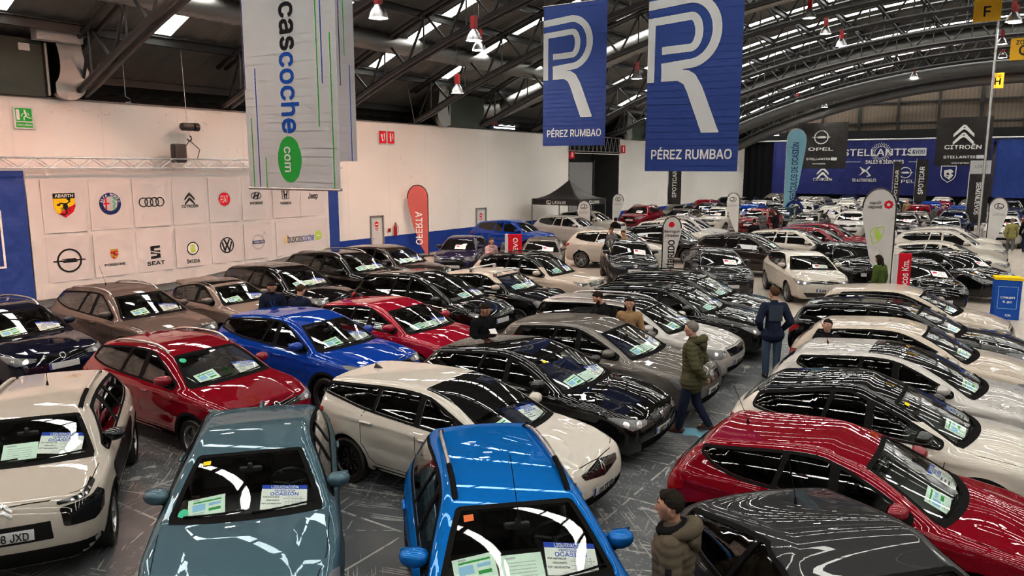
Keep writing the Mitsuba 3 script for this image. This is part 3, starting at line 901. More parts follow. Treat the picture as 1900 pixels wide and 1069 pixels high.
def frame(o, u, v, n=None):
    """4x4 with columns u, v, u x v and origin o."""
    u, v = np.array(u, float), np.array(v, float)
    u /= np.linalg.norm(u)
    v = v - u * (u @ v)
    v /= np.linalg.norm(v)
    M = np.eye(4)
    M[:3, 0], M[:3, 1], M[:3, 2], M[:3, 3] = u, v, np.cross(u, v), o
    return M


def xf(m, M):
    v = np.asarray(m[0], float)
    return v @ M[:3, :3].T + M[:3, 3], m[1]


def plate(poly, t, z=0.0):
    """A shapely shape in (u, v) as a slab from z to z + t."""
    out = []
    for p in polys(poly):
        e = trimesh.creation.extrude_polygon(p, t, engine='earcut')
        out.append((np.array(e.vertices) + [0, 0, z], np.array(e.faces)))
    return join(out)


TEXTS = {}


def text(t, h, w=None, at=(0, 0), z=0.002, align='c', depth=.004, bold=True):
    """Lettering of height h (and width w) centred at (u, v)."""
    k = (t, bold)
    if k not in TEXTS:
        m = meshkit.text_mesh(t, 1.0, 1.0, bold)
        TEXTS[k] = (np.array(m.vertices), np.array(m.faces))
    v, f = TEXTS[k]
    v = v.copy()
    lo, hi = v.min(0), v.max(0)
    sx = (w / (hi[0] - lo[0])) if w else h
    v[:, 0] = (v[:, 0] - (lo[0] if align == 'l' else (lo[0] + hi[0]) / 2)) * sx + at[0]
    v[:, 1] = (v[:, 1] - 0.5) * h + at[1]
    v[:, 2] = v[:, 2] * depth + z
    return v, f


def arc_pts(c, r, a0, a1, n=16):
    a = np.radians(np.linspace(a0, a1, n))
    return [(c[0] + r * math.cos(q), c[1] + r * math.sin(q)) for q in a]


def stroke(pts, w, cap='flat', join_='round'):
    return LineString(pts).buffer(w / 2, cap_style=cap, join_style=join_)


# ---------------------------------------------------------------- the hall
struct('floor', (np.array([[-27, -14, 0], [25, -14, 0], [25, 86, 0], [-27, 86, 0.0]]), np.array([[0, 1, 2], [0, 2, 3]])), 'floor_paint', 'worn grey exhibition floor with taped joints and scuffs')


def wall_panel(y0, y1, z0, z1, x=-24.0, t=0.10):
    return bx(t, y1 - y0, z1 - z0, (x - t / 2, (y0 + y1) / 2, (z0 + z1) / 2))


struct('wall_left', join([wall_panel(-13, 24.70, 0, 6.15), wall_panel(24.70, 25.50, 1.97, 6.15), wall_panel(25.50, 32.70, 0, 6.15), wall_panel(32.70, 33.58, 1.97, 6.15), wall_panel(33.58, 42.75, 0, 6.15), wall_panel(42.75, 50.1, 5.05, 5.10), wall_panel(50.1, 80.2, 0, 6.15)]), 'wall_white', 'white partition wall along the left side of the hall')
k = 0
for y0, y1 in ((22.4, 24.66), (25.55, 32.66), (33.62, 42.7), (50.1, 80.2)):
    k += 1
    struct(f'baseboard_left_{k}' if k > 1 else 'baseboard_left', bx(.03, y1 - y0, 1.02, (-23.985, (y0 + y1) / 2, .51)), 'stripe_blue', 'blue painted band along the foot of the left wall')
struct('trim_1', bx(.16, 93.2, .05, (-24.05, 33.6, 6.17)), 'truss_light', 'capping along the top edge of the left wall')
for i, (y0, y1) in enumerate(((24.70, 25.50), (32.70, 33.58))):
    n = f'door_{i + 1}'
    struct(n, bx(.05, y1 - y0 - .04, 1.93, (-24.03, (y0 + y1) / 2, .975)), 'door_white', 'white service door in the left wall')
    fr = join([bx(.14, .05, 1.99, (-24.0, y0, .995)), bx(.14, .05, 1.99, (-24.0, y1, .995)), bx(.14, y1 - y0 + .05, .05, (-24.0, (y0 + y1) / 2, 1.985))])
    part(n, 'door_frame', fr, 'grey_panel')
    part(n, 'door_handle', join([tube([(-24.0, y0 + .10, 1.0), (-23.93, y0 + .10, 1.0), (-23.93, y0 + .22, 1.0)], .011, 6)]), 'alloy', smooth=50)
    s = thing('prohibition_notice', ('round red notice on the nearer white door of the left wall', 'round red notice on the farther white door of the left wall')[i], 'sign')
    M = frame([-24.0, (y0 + y1) / 2, 1.55], [0, 1, 0], [0, 0, 1])
    add(s, xf(plate(sbox(-.17, -.28, .17, .24), .004, .003), M), 'ink_pale')
    part(s, 'red_disc', xf(plate(Point(0, .06).buffer(.13), .003, .007), M), 'ink_red')
    part(s, 'white_bar', xf(plate(sbox(-.09, .035, .09, .085), .003, .010), M), 'ink_white')
    part(s, 'lettering', xf(text('PROHIBIDO', .055, .28, (0, -.13), .007), M), 'ink_red')
    part(s, 'lettering', xf(text('EL PASO', .05, .2, (0, -.21), .007), M), 'ink_red')
# the gap in the wall with its roller shutter and dark recess
struct('wall_recess', join([bx(.1, 7.4, 6.0, (-26.2, 46.4, 3.0)), bx(2.2, .1, 6, (-25.1, 42.75, 3)), bx(2.2, .1, 6, (-25.1, 50.1, 3))]), 'dark_wall', 'dark recess behind the opening in the left wall')
struct('door_3', join([bx(.06, 4.6, .145, (-25.0, 45.6, .08 + .15 * i)) for i in range(30)]), 'grey_panel', 'grey roller shutter in the wall opening')
for i in range(2):
    part('door_3', 'guide_rail', bx(.12, .12, 4.7, (-24.95, (43.2, 48.0)[i], 2.35)), 'truss_steel')
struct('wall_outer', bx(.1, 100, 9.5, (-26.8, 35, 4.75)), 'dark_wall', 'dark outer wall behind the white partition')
struct('wall_right', bx(.1, 100, 12, (24.6, 35, 6)), 'cladding', 'right hand wall of the hall, out of view')  # out of view, keeps the light inside the hall
struct('wall_back', bx(52, .1, 13, (-1, -13.5, 6.5)), 'dark_wall', 'unseen wall behind the gallery')  # out of view, closes the hall to light behind the camera
# the far gable
xs = np.linspace(-26.7, 24.6, 41)
gz = SPRING + 1.9 + np.sqrt(RISE ** 2 - np.clip(xs, -HALF, HALF) ** 2) - math.sqrt(RISE ** 2 - HALF ** 2)
gm = plate(Polygon([(x, z) for x, z in zip(xs, gz)] + [(24.6, 0), (-26.7, 0)]), .1)
struct('wall_far', xf(gm, frame([0, 83.5, 0], [1, 0, 0], [0, 0, 1])), 'cladding', 'ribbed brown cladding of the far gable')
for i in range(15):
    x = -24 + 3.45 * i
    part('wall_far', 'column', bx(.32 if i % 3 == 0 else .18, .25, float(arch(np.clip(x, -24, 24), 1.6)), (x, 83.3, float(arch(np.clip(x, -24, 24), 1.6)) / 2)), 'truss_steel')
for z in (7.0, 8.45, 10.4):
    w = 24 * 2 if z < 7.5 else 2 * math.sqrt(RISE ** 2 - (z - 1.4 - SPRING + math.sqrt(RISE ** 2 - HALF ** 2)) ** 2)
    part('wall_far', 'rail', bx(w, .14, .16, (0, 83.3, z)), 'truss_steel')
part('wall_far', 'rail', bx(50, .16, 1.3, (-1, 82.6, 7.1)), 'dark_wall')

# the roof: corrugated sheets on purlins on arched trusses
ys = np.arange(-13.4, 83.6, 0.20)
xs = np.linspace(-26.7, 24.6, 36)
zz = SPRING + 1.78 + np.sqrt(RISE ** 2 - np.clip(xs, -27, 27) ** 2) - math.sqrt(RISE ** 2 - HALF ** 2)
X, Y = np.meshgrid(xs, ys, indexing='ij')
Z = np.repeat(zz[:, None], len(ys), 1) + np.tile(np.array([0, .045, .045, 0])[np.arange(len(ys)) % 4], (len(xs), 1))
i, j = np.meshgrid(np.arange(len(xs) - 1), np.arange(len(ys) - 1), indexing='ij')
q = np.stack([i * len(ys) + j, i * len(ys) + j + 1, (i + 1) * len(ys) + j + 1, (i + 1) * len(ys) + j], -1).reshape(-1, 4)
struct('ceiling', (np.stack([X, Y, Z], -1).reshape(-1, 3), np.vstack([q[:, [0, 1, 2]], q[:, [0, 2, 3]]])), 'roof_sheet', 'corrugated underside of the arched roof')
PURLIN_X = [-25.6] + [-23.3 + 2.02 * k for k in range(24)]
for x in PURLIN_X:
    z = float(arch(np.clip(x, -26, 26), 1.56))
    part('ceiling', 'purlin', join([bx(.06, 97, .26, (x, 35, z)), bx(.16, 97, .03, (x + .05, 35, z + .13)), bx(.16, 97, .03, (x + .05, 35, z - .13))]), 'truss_steel')


def truss_meshes(y):
    xs = np.linspace(-24.2, 24.2, 45)
    lo = np.stack([xs, 0 * xs + y, arch(np.clip(xs, -24, 24))], 1)
    hi = lo + [0, 0, 1.42]
    d = .16
    chord = lambda p, r: join([tube(p + [0, s * d, 0], r, 6) for s in (-1, 1)])
    web = []
    n = 24
    nodes = np.linspace(-24, 24, n + 1)
    L = lambda x: np.array([x, y, float(arch(x))])
    for a, b in zip(nodes[:-1], nodes[1:]):
        m = (a + b) / 2
        web += [tube([L(a), L(m) + [0, 0, 1.42]], .052, 5, cap=False), tube([L(m) + [0, 0, 1.42], L(b)], .052, 5, cap=False)]
        web += [tube([L(m) + [0, -.12, 1.40], L(m) + [0, -.12, .02]], .032, 5, cap=False)]
    return chord(lo, .105), chord(hi, .075), join(web)


ORD = 'first second third fourth fifth sixth seventh eighth ninth tenth eleventh twelfth thirteenth fourteenth fifteenth'.split()
for k in range(-4, 14):
    y = SKY_Y0 + BAY * k
    a, b, c = truss_meshes(y)
    t = thing('roof_truss', f'dark steel roof arch, {ORD[k]} one counted from the camera' if k >= 0 else f'dark steel roof arch out of view, {ORD[-1 - k]} one back from the first in view', 'roof truss', 'steel arches under the roof')
    part(t, 'lower_chord', a, 'truss_steel', smooth=50)
    part(t, 'upper_chord', b, 'truss_steel', smooth=50)
    part(t, 'web_bracing', c, 'truss_steel', smooth=50)


# air units on the wall's top, their elbows and the spiral ducts along the arches
def spiral(pts, r, pitch=.16, sides=18):
    pts = np.array(pts, float)
    d = np.r_[0, np.cumsum(np.linalg.norm(np.diff(pts, axis=0), axis=1))]
    s = np.arange(0, d[-1], pitch / 2)
    p = np.stack([np.interp(s, d, pts[:, a]) for a in range(3)], 1)
    rr = r + np.where(np.arange(len(s)) % 2, .012, -.004)
    return tube(p, rr, sides)


def bend(a, b, c, n=12):
    t = np.linspace(0, 1, n)[:, None]
    return (1 - t) ** 2 * np.array(a) + 2 * t * (1 - t) * np.array(b) + t ** 2 * np.array(c)


long_duct = np.stack([np.full(30, -21.0), np.linspace(6, 37, 30), np.full(30, 8.95)], 1)
for nm, y, dy, run in (('nearer', 9.8, 2.15, False), ('second', 31.9, -2.1, True), ('third', 53.3, -2.1, True)):
    u = thing('air_unit', f'dark green box of the {nm} air unit on top of the left wall', 'air unit', 'air units on the left wall')
    add(u, rbox(1.7, 3.2, 1.62, .03, (-24.75, y, 6.99)), 'unit_green', smooth=30)
    sg = 1 if dy > 0 else -1
    part(u, 'edge_flange', rbox(.5, .08, 1.5, .02, (-24.0, y + sg * 1.62, 6.97)), 'duct_metal', smooth=30)
    part(u, 'type_plate', bx(.01, .3, .2, (-23.89, y + sg * 1.1, 7.55)), 'ink_white')
    d = thing('air_duct', f'galvanised elbow duct rising from the side of the {nm} air unit', 'air duct', 'galvanised ducts under the roof')
    yc = y + dy
    hook = Polygon([(-.42, .95), (.34, .95)] + list(map(tuple, bend((.34, .95), (.36, .35), (.52, .05)))) + list(map(tuple, bend((.52, .05), (.50, -.72), (-.05, -.82)))) + list(map(tuple, bend((-.05, -.82), (-.46, -.80), (-.48, -.60)))) + [(-.48, -.35)] + list(map(tuple, bend((-.48, -.35), (-.16, .0), (-.42, .95)))))
    add(d, xf(plate(hook.buffer(0), .75, -.37), frame([-24.05, yc + sg * .10, 6.95], [0, sg, 0], [0, 0, 1])), 'duct_metal')
    part(d, 'collar', tube([(-24.05, yc + sg * .05, 7.85), (-24.0, yc + sg * .05, 8.05)], .43, 18), 'duct_metal', smooth=40)
    rise = bend((-24.03, yc + sg * .05, 7.95), (-23.4, yc + sg * .05, 9.3), (-21.0, yc + sg * .25, 9.0)) if y > 20 else bend((-24.03, yc + .05, 7.95), (-23.9, yc + .05, 8.9), (-22.0, yc - .15, 9.75))
    part(d, 'riser', spiral(rise, .36, .14), 'duct_metal', smooth=40)
    if run:
        d = thing('air_duct', f'spiral duct from the {nm} air unit curving up along the roof arch', 'air duct', 'galvanised ducts under the roof')
        xs = np.linspace(-23.6, 4.0, 60)
        y2 = y + 2.75
        rn = np.stack([xs, 0 * xs + y2, arch(np.clip(xs, -24, 24), .55) + .35 * np.clip((-xs - 21) / 3, 0, 1)], 1)
        rn = np.vstack([[[-24.3, y + 1.5, 7.2], [-24.1, y + 2.3, 7.15]], rn])
        add(d, spiral(rn, .47), 'duct_metal', smooth=40)
d = thing('air_duct', 'long round duct running down the hall behind the wordmark banner', 'air duct', 'galvanised ducts under the roof')
add(d, spiral(long_duct, .36, .3), 'duct_metal', smooth=40)
for nm, y in (('farther', 66.5), ('last', 75.5)):
    d = thing('air_duct', f'flat pale duct along the {nm} roof arch', 'air duct', 'galvanised ducts under the roof')
    xs = np.linspace(-23.4, 12, 60)
    add(d, join([spiral(np.stack([xs, 0 * xs + y, arch(xs, -.35)], 1), .46, .5, 12)]), 'truss_light', smooth=40)
cb = thing('ceiling_box', 'pale metal box under the roof behind the wall top at the far left', 'box')
add(cb, rbox(.35, 1.3, .5, .02, (-23.6, 11.7, 8.0)), 'door_white', smooth=30)


# ---------------------------------------------------------------- hanging lamps
def lathe_z(prof, n=24):
    v, f = lathe(prof, n)
    return v[:, [0, 2, 1]], f[:, ::-1]


LAMP_M = dict(shade=shp(*lathe_z([(.10, .36), (.12, .33), (.19, .24), (.245, .12), (.275, .0), (.268, .0), (.235, .12), (.18, .23), (.11, .31)]), smooth=50),
              gear=shp(*rbox(.19, .19, .42, .03, (0, 0, .58)), smooth=40), stem=shp(*tube([(0, 0, .78), (0, 0, 2.3)], .012, 6), smooth=60),
              bulb=shp(*lathe_z([(.001, .006), (.264, .006)], 24)), neck=shp(*lathe_z([(.05, .38), (.105, .36), (.105, .33)], 16), smooth=40))
if np.cross(*(lambda t: (t[1] - t[0], t[2] - t[0]))(meshkit.WRITTEN[LAMP_M['bulb']['filename']][0][meshkit.WRITTEN[LAMP_M['bulb']['filename']][1][0]]))[2] > 0:
    LAMP_M['bulb']['flip_normals'] = True
LAMPS = [(-15.2, 16.2, 8.25, 'at the top beside the wordmark banner'), (-15.4, 20.95, 8.3, 'left of the smaller blue banner'), (-17.7, 24.4, 8.6, 'behind the one left of the smaller blue banner'), (-16.0, 35.2, 8.45, 'between the two blue banners'), (-8.2, 35.9, 10.6, 'at the top right of the large blue banner'),
         (-8.7, 41.7, 10.8, 'second right of the large blue banner'), (-8.0, 42.1, 10.2, 'third right of the large blue banner'), (-.7, 37.2, 9.9, 'at the top right corner'), (-.7, 42.2, 10.6, 'second at the right edge'), (-16.3, 69, 9.7, 'first one near the left end of the gable'),
         (-16.2, 73, 9.9, 'second one near the left end of the gable'), (-14.5, 71, 9.3, 'third one near the left end of the gable'), (-8, 62, 11.6, 'near the middle of the far roof'), (-7.2, 66, 10.9, 'low in the middle of the far roof'), (-1.4, 52, 11.0, 'above the second yellow zone board'), (-1.5, 60, 11.2, 'above the third yellow zone board')]
for x in (-20, -13, -4.5, 4.5, 13, 20):  # regular lamp lines, largely out of view, for the hall's light and reflections
    for y in (-7, 1.5, 9.5, 26, 46, 58, 77):
        if (y in (9.5,) and x in (-13, -20)) or (y in (26, 46, 58, 77) and x == -13) or (x == -4.5 and y in (46, 58, 77)):
            continue
        LAMPS.append((x, y, float(arch(x, -.75)), f'{ORD[[-7, 1.5, 9.5, 26, 46, 58, 77].index(y)]} place in the {dict(zip((-20, -13, -4.5, 4.5, 13, 20), ("leftmost", "second", "third", "fourth", "fifth", "rightmost")))[x]} lengthwise line'))
for i, (x, y, z) in enumerate(((-19, 6, 8.4), (-20, 3, 8.0), (-18, 12, 9.0), (-19.5, 16.6, 7.9))):  # unseen warm lamps, placed and tinted to light the left wall
    LAMPS.append((x, y, z, f'{ORD[i]} warm one, hidden from view, lights the left wall'))
for x, y, z, where in LAMPS:
    L = thing('hanging_lamp', f'bell lamp with red gear box, {where}', 'lamp', 'bell lamps hanging from the roof arches')
    tw = T().translate([x, y, z])
    add(L, LAMP_M['shade'], 'alloy', to_world=tw)
    part(L, 'gear_box', LAMP_M['gear'], 'red_gloss', to_world=tw)
    part(L, 'neck', LAMP_M['neck'], 'alloy', to_world=tw)
    part(L, 'stem', LAMP_M['stem'], 'truss_steel', to_world=tw)
    b = part(L, 'bulb', LAMP_M['bulb'], 'door_white', to_world=tw)
    warm = x <= -17 and y < 30
    scene[b]['emitter'] = {'type': 'area', 'radiance': rgb(np.array(LAMP) * ((3.4, 1.7, 1.25) if 'hidden' in where else (1.5, .82, .60) if warm else (1, 1, 1)))}


# ---------------------------------------------------------------- placing cars and the papers behind their windscreens
PARTKEY = lambda k: k.split('@')[0]


def place_car(model, x, y, head, paint, label, group=None, cat='car', roof=None, wheels='twin5', rim='alloy', mirror=None, plate_no=None, shade=None):
    P, s, lod = model['parts'], model['s'], model['lod']
    key = numbered('car')
    labels[key] = {'label': label, 'category': cat}
    if group:
        labels[key]['group'] = group
    tw = T().translate([x, y, 0]).rotate([0, 0, 1], head)
    role = {'paint': 'paint_' + paint, 'roof': 'paint_' + (roof or paint), 'mirror': 'paint_' + (mirror or paint)}
    done = {}
    for k, (d, r) in P.items():
        seg = k.split('__')
        if len(seg) == 1:
            full = numbered(f'{key}__{PARTKEY(seg[0])}')
            done[k] = full
        else:
            full = numbered(f'{done[seg[0]]}__{PARTKEY(seg[1])}')
        e = dict(d)
        e['bsdf'] = ref(role.get(r, r))
        e['to_world'] = tw
        scene[full] = e
    for xx in (s.xa, s.xb):
        for sg in (-1, 1):
            w = wheel(wheels, s.wr) if lod else wheel_far(s.wr)
            t2 = tw.translate([xx, sg * (s.W / 2 - .115), s.wr]).scale([1, sg, 1])
            wk = part(key, 'wheel', w['tyre'], 'tyre', to_world=t2)
            if lod:
                add(wk + '__rim', w['rim'], rim, to_world=t2)
                add(wk + '__brake_disc', w['disc'], 'truss_light', to_world=t2)
                add(wk + '__backing', w['back'], 'matt_black', to_world=t2)
            else:
                add(wk + '__rim', w['rim'], rim, to_world=t2)
    if plate_no:
        z = model['zp']
        v = s.march(np.array([[s.xf + .3, -.2, z], [s.xf + .3, .2, z], [s.xf + .3, 0, z + .04], [s.xf + .3, 0, z - .04]]), np.array([-1.0, 0, 0]), .019)
        o = v.mean(0)
        M = np.array(tw.matrix) @ frame([max(v[0, 0], v[1, 0], v[2, 0], v[3, 0]) + .004, 0, z], [0, 1, 0], v[2] - v[3])
        add(numbered(done['number_plate'] + '__lettering'), xf(text(plate_no, .075, .40, (-.02 if False else .02, 0), 0.0), M), 'ink')
    return key, tw


FARW = {}


def wheel_far(r):
    if r not in FARW:
        FARW[r] = dict(tyre=shp(*lathe([(r * .6, -.09), (r - .02, -.1), (r, -.06), (r, .06), (r - .02, .1), (r * .62, .09)], 14), smooth=40), rim=shp(*lathe([(.001, .07), (r * .4, .06), (r * .62, .085)], 12), smooth=40))
    return FARW[r]


def paper_kit(fancy):
    """The sale poster and the specification sheet, in their own plane."""
    K = {}
    K['poster'] = dict(base=shp(*plate(sbox(-.21, -.145, .21, .145), .002)), heading_band=shp(*plate(sbox(-.21, .098, .21, .145), .0015, .002)))
    if fancy:
        K['poster']['heading'] = shp(*text('LIQUIDACIÓN', .032, .25, (0, .121), .0035, depth=.001))
        K['poster']['title'] = shp(*join([text('VEHÍCULO DE', .022, .19, (0, .078), .002, depth=.001), text('OCASIÓN', .036, .26, (0, .040), .002, depth=.001)]))
        K['poster']['lettering'] = shp(*join([text('PVP ANTERIOR', .016, .15, (-.118, .002), .002, depth=.001), text('DESCUENTO', .016, .115, (-.10, -.036), .002, depth=.001), text('PVP LIQUIDACIÓN', .016, .175, (-.112, -.074), .002, depth=.001)] + [plate(stroke([(-.01, z), (.19, z)], .0025), .001, .002) for z in (-.016, -.054, -.092)]))
        K['poster']['handwriting'] = shp(*join([text(t, .022, w, (.09, z), .002, depth=.001, bold=False) for t, w, z in (('15.490 €', .15, .004), ('-3.000 €', .15, -.034), ('12.490 €', .15, -.072), ('90 cv  2019  61.000 km', .33, -.120))]))
    else:
        K['poster']['title'] = shp(*join([plate(sbox(-.13, .022, .13, .062), .001, .002), plate(sbox(-.19, -.01, -.05, .004), .001, .002)]))
        K['poster']['lettering'] = shp(*join([plate(sbox(-.19, z, -.04, z + .014), .001, .002) for z in (-.04, -.08)] + [plate(stroke([(0, z), (.05, z + .02), (.1, z), (.15, z + .02)], .006), .001, .002) for z in (-.02, -.06, -.1)]))
    K['sheet'] = dict(base=shp(*plate(sbox(-.165, -.115, .165, .115), .002)), heading_band=shp(*plate(sbox(-.12, .062, .13, .078), .0015, .002)),
                      colour_boxes=shp(*join([plate(sbox(-.125, -.03, -.01, .045), .0015, .002), plate(sbox(.02, .01, .125, .04), .0015, .002)])),
                      price_box=shp(*plate(sbox(.02, -.05, .125, -.02), .0015, .002)), print_lines=shp(*join([plate(sbox(-.12, z, -.02, z + .006), .001, .002) for z in (-.055, -.072, -.089)] + [plate(sbox(-.12, .088, -.06, .104), .001, .002)])))
    K['plain'] = dict(base=K['sheet']['base'], print_lines=shp(*join([plate(sbox(-.12, z, .11, z + .006), .001, .002) for z in (-.08, -.05, -.02, .01, .04)] + [plate(sbox(-.13, .075, -.04, .092), .001, .002)])))
    K['dealer'] = dict(base=shp(*plate(sbox(-.21, -.145, .21, .145), .002)), red_spot=shp(*plate(shapely.affinity.scale(Point(-.11, .055).buffer(.055, 8), 1.2, .8), .0015, .002)), print_lines=shp(*join([plate(sbox(a, z, b, z + .013), .001, .002) for a, b, z in ((.0, .16, .07), (.0, .17, .035), (-.1, .15, -.03), (-.08, .16, -.08))])))
    return K


def sticker(model, tw, x, y, w, h, mat, label):
    s = model['s']
    k = thing('windscreen_sticker', label, 'sticker')
    g = shapely.affinity.translate(sbox(-h / 2, -w / 2, h / 2, w / 2) if h != w else Point(0, 0).buffer(w / 2), s.xw + x, y)
    add(k, s.patch(g, 'top', .002, .1), mat, to_world=tw)


PAPERS = {True: paper_kit(True), False: paper_kit(False)}
ROLE = dict(heading_band='print_blue', heading='sheet_white', title='print_blue', lettering='print_ink', handwriting='print_grey', colour_boxes='print_sky', price_box='print_green', print_lines='print_grey', red_spot='print_red')


def paper(kind, model, tw, y, short, back=0.17, fancy=False, turn=0.0, dx=None):
    """One paper standing behind (or, on a far car, held to) the windscreen at the car's own y."""
    s, lod = model['s'], model['lod']
    off = -0.020 if lod == 2 else 0.010
    half = .145 if kind in ('poster', 'dealer') else .115
    x0 = s.xc - back - .27 * y * y
    pts = s.march(np.array([[x0, y, 2.2], [x0 + .12, y, 2.2], [x0 - .12, y, 2.2], [x0, y - .15, 2.2], [x0, y + .15, 2.2]]), np.array([0, 0, -1.0]), off)
    v, u = pts[2] - pts[1], pts[4] - pts[3]
    n = np.cross(u, v)
    n /= np.linalg.norm(n)
    F0 = frame(pts[:3].mean(0) + n * (0 if lod == 2 else .010), u, v)
    if turn:
        a = math.radians(turn)
        R = np.eye(4)
        R[:2, :2] = [[math.cos(a), -math.sin(a)], [math.sin(a), math.cos(a)]]
        F0 = F0 @ R
    M = mi.ScalarTransform4f(np.array(tw.matrix) @ F0)
    names = dict(poster=('sale_poster', 'sale poster', 'poster', 'sale posters behind windscreens'), sheet=('specification_sheet', 'green sheet with boxes', 'paper', 'specification sheets behind windscreens'),
                 plain=('specification_sheet', 'green sheet of print', 'paper', 'specification sheets behind windscreens'), dealer=('sale_poster', 'red spot poster', 'poster', 'sale posters behind windscreens'))[kind]
    key = thing(names[0], f'{names[1]}, windscreen of {short}', names[2], names[3])
    for nm, d in PAPERS[fancy][kind].items():
        if nm == 'base':
            add(key, d, 'sheet_white' if kind in ('poster', 'dealer') else 'sheet_green', to_world=M)
        else:
            role = ROLE[nm]
            if kind == 'sheet' and nm == 'heading_band':
                role = 'print_green'
            part(key, nm, d, role, to_world=M)
    return key


SUV = dict(H=1.60, hood=.88, zc=1.06, nose=.62, zw=1.50, zr=1.52, hz=1.10, tz=.98, belt=(1.02, 1.10), wr=.34, sill=.27, cowl=1.16, ws=.74, rk=.085)
MODELS = {}


def model(name, lod=2, **spec):
    MODELS[name] = build_car(spec, lod)
    return MODELS[name]


SHARP = [(-.30, -.12), (-.02, -.16), (.12, -.10), (.30, .0), (.18, .01), (-.12, -.03), (-.31, -.07)]
THIN = [(-.26, -.10), (-.02, -.12), (.16, -.05), (.20, -.0), (.05, -.01), (-.26, -.06)]
ROUND = [(-.16, -.10), (-.08, -.15), (.06, -.15), (.13, -.08), (.10, -.01), (-.02, .01), (-.13, -.03)]
DEEP = [(-.24, -.13), (-.03, -.19), (.16, -.16), (.26, -.02), (.14, .01), (-.10, -.02), (-.25, -.06)]
WIDE_GRILLE = [([(-.46, -.04), (.46, -.04), (.40, -.17), (-.40, -.17)], 'gloss_black', 'grille'), ([(-.54, -.36), (.54, -.36), (.44, -.48), (-.44, -.48)], 'trim', 'intake')]

# the three cars angled towards the gallery
m = model('cactus', emblem='chevron', badge_drop=.06, body=dict(L=4.16, W=1.74, H=1.49, wb=2.60, fo=.84, hood=.90, zc=1.02, cowl=1.02, ws=.62, zw=1.42, zr=1.42, hz=1.02, tz=.92, nose=.60, belt=(.98, 1.03), wr=.32, rk=.12, front=.12, bulge=0, crease=.004, dlo_up=.04), rails='paint_white', rail_caps=True, antenna=-.55, antenna_lean=-.02, cladding=True,
          lamp_role='lamp_dark', headlight=[(-.24, -.075), (-.02, -.06), (.22, .01), (.20, .035), (.02, -.01), (-.24, -.045)], fog=[[(-.24, .62), (-.24, .80), (.18, .86), (.26, .80), (.22, .66), (.05, .60)]], face=[([(-.42, -.38), (.42, -.38), (.40, -.20), (-.40, -.20)], 'trim', 'plate_recess'), ([(-.80, -.66), (.80, -.66), (.80, -.50), (.5, -.47), (-.5, -.47), (-.80, -.50)], 'trim', 'bumper_trim')], lenses=[(-.12, -.055, .014), (-.05, -.04, .014), (.02, -.03, .014), (.09, -.012, .014)], plate_z=.60, badge=True)
k, tw = place_car(m, -9.52, 4.12, -35, 'pearl', 'pearl white car with black lamp pods and roof bars at the lower left corner', wheels='steel', rim='alloy', mirror='black', plate_no='8808 JXD')
for sg, sd in ((-1, 'right'), (1, 'left')):
    sp = m['s'].patch(sbox(-.85, .50, .95, .86).buffer(-.05).buffer(.05), sd, .012, .12)
    part(k, 'air_bump', shp(*sp), 'matt_black', to_world=tw)
S0 = 'the pearl white car at the lower left'
paper('poster', m, tw, .36, S0, .24, True)
paper('plain', m, tw, -.02, S0, .20)
paper('sheet', m, tw, -.38, S0, .20)
m = model('rapid', body=dict(L=4.48, W=1.71, H=1.46, wb=2.60, fo=.90, hood=.78, zc=.98, cowl=1.28, ws=.78, zw=1.385, peak=-.22, rr=-1.35, zr=1.33, hx=-1.82, hz=1.03, tx=-2.06, tz=.86, trunk=(-2.12, 1.00), belt=(.94, 1.0), dlo_rear=-1.50, bulge=.018, front=.13, W2=0), headlight=DEEP, lenses=[(-.10, -.09, .05), (.06, -.09, .045)], fin=-1.3, face=WIDE_GRILLE)
k, tw = place_car(m, -6.40, 4.77, -42, 'slate', 'blue grey saloon seen from the front, between the pearl white and bright blue cars', mirror='slate', plate_no='6184 KRC')
S0 = 'the blue grey saloon'
paper('poster', m, tw, .33, S0, .20, True)
paper('sheet', m, tw, -.36, S0, .18)
sticker(m, tw, .12, -.40, .07, .05, 'ink_yellow', 'yellow sticker at the top corner of the blue grey saloon windscreen')
sticker(m, tw, .62, -.56, .09, .09, 'ink_skygreen', 'round green sticker low on the blue grey saloon windscreen')
m = model('logan', body=dict(L=3.97, W=1.73, H=1.53, wb=2.63, fo=.84, hood=.86, zc=1.04, cowl=1.14, ws=.72, zw=1.45, peak=-.35, rr=-1.98, zr=1.44, hx=-2.06, hz=1.05, tx=-2.10, tz=.90, belt=(.99, 1.04), dlo_rear=-1.85, dlo_up=.03, rake=.12, rk=.06, bulge=.008, crown=.055), rails='alloy', rail_caps=True, antenna=.42, antenna_lean=-.40, headlight=DEEP, mk=1)
m['s'].mk = 1.0
k, tw = place_car(m, -3.42, 5.12, -46, 'azure', 'bright blue estate with silver roof rails at the bottom centre', wheels='steel', plate_no='2471 JTM')
S0 = 'the bright blue estate'
paper('poster', m, tw, .36, S0, .20, True)
paper('plain', m, tw, -.04, S0, .19)
paper('sheet', m, tw, -.40, S0, .19)

sticker(m, tw, .12, -.40, .08, .06, 'orange_tag', 'orange sticker at the top corner of the bright blue estate windscreen')

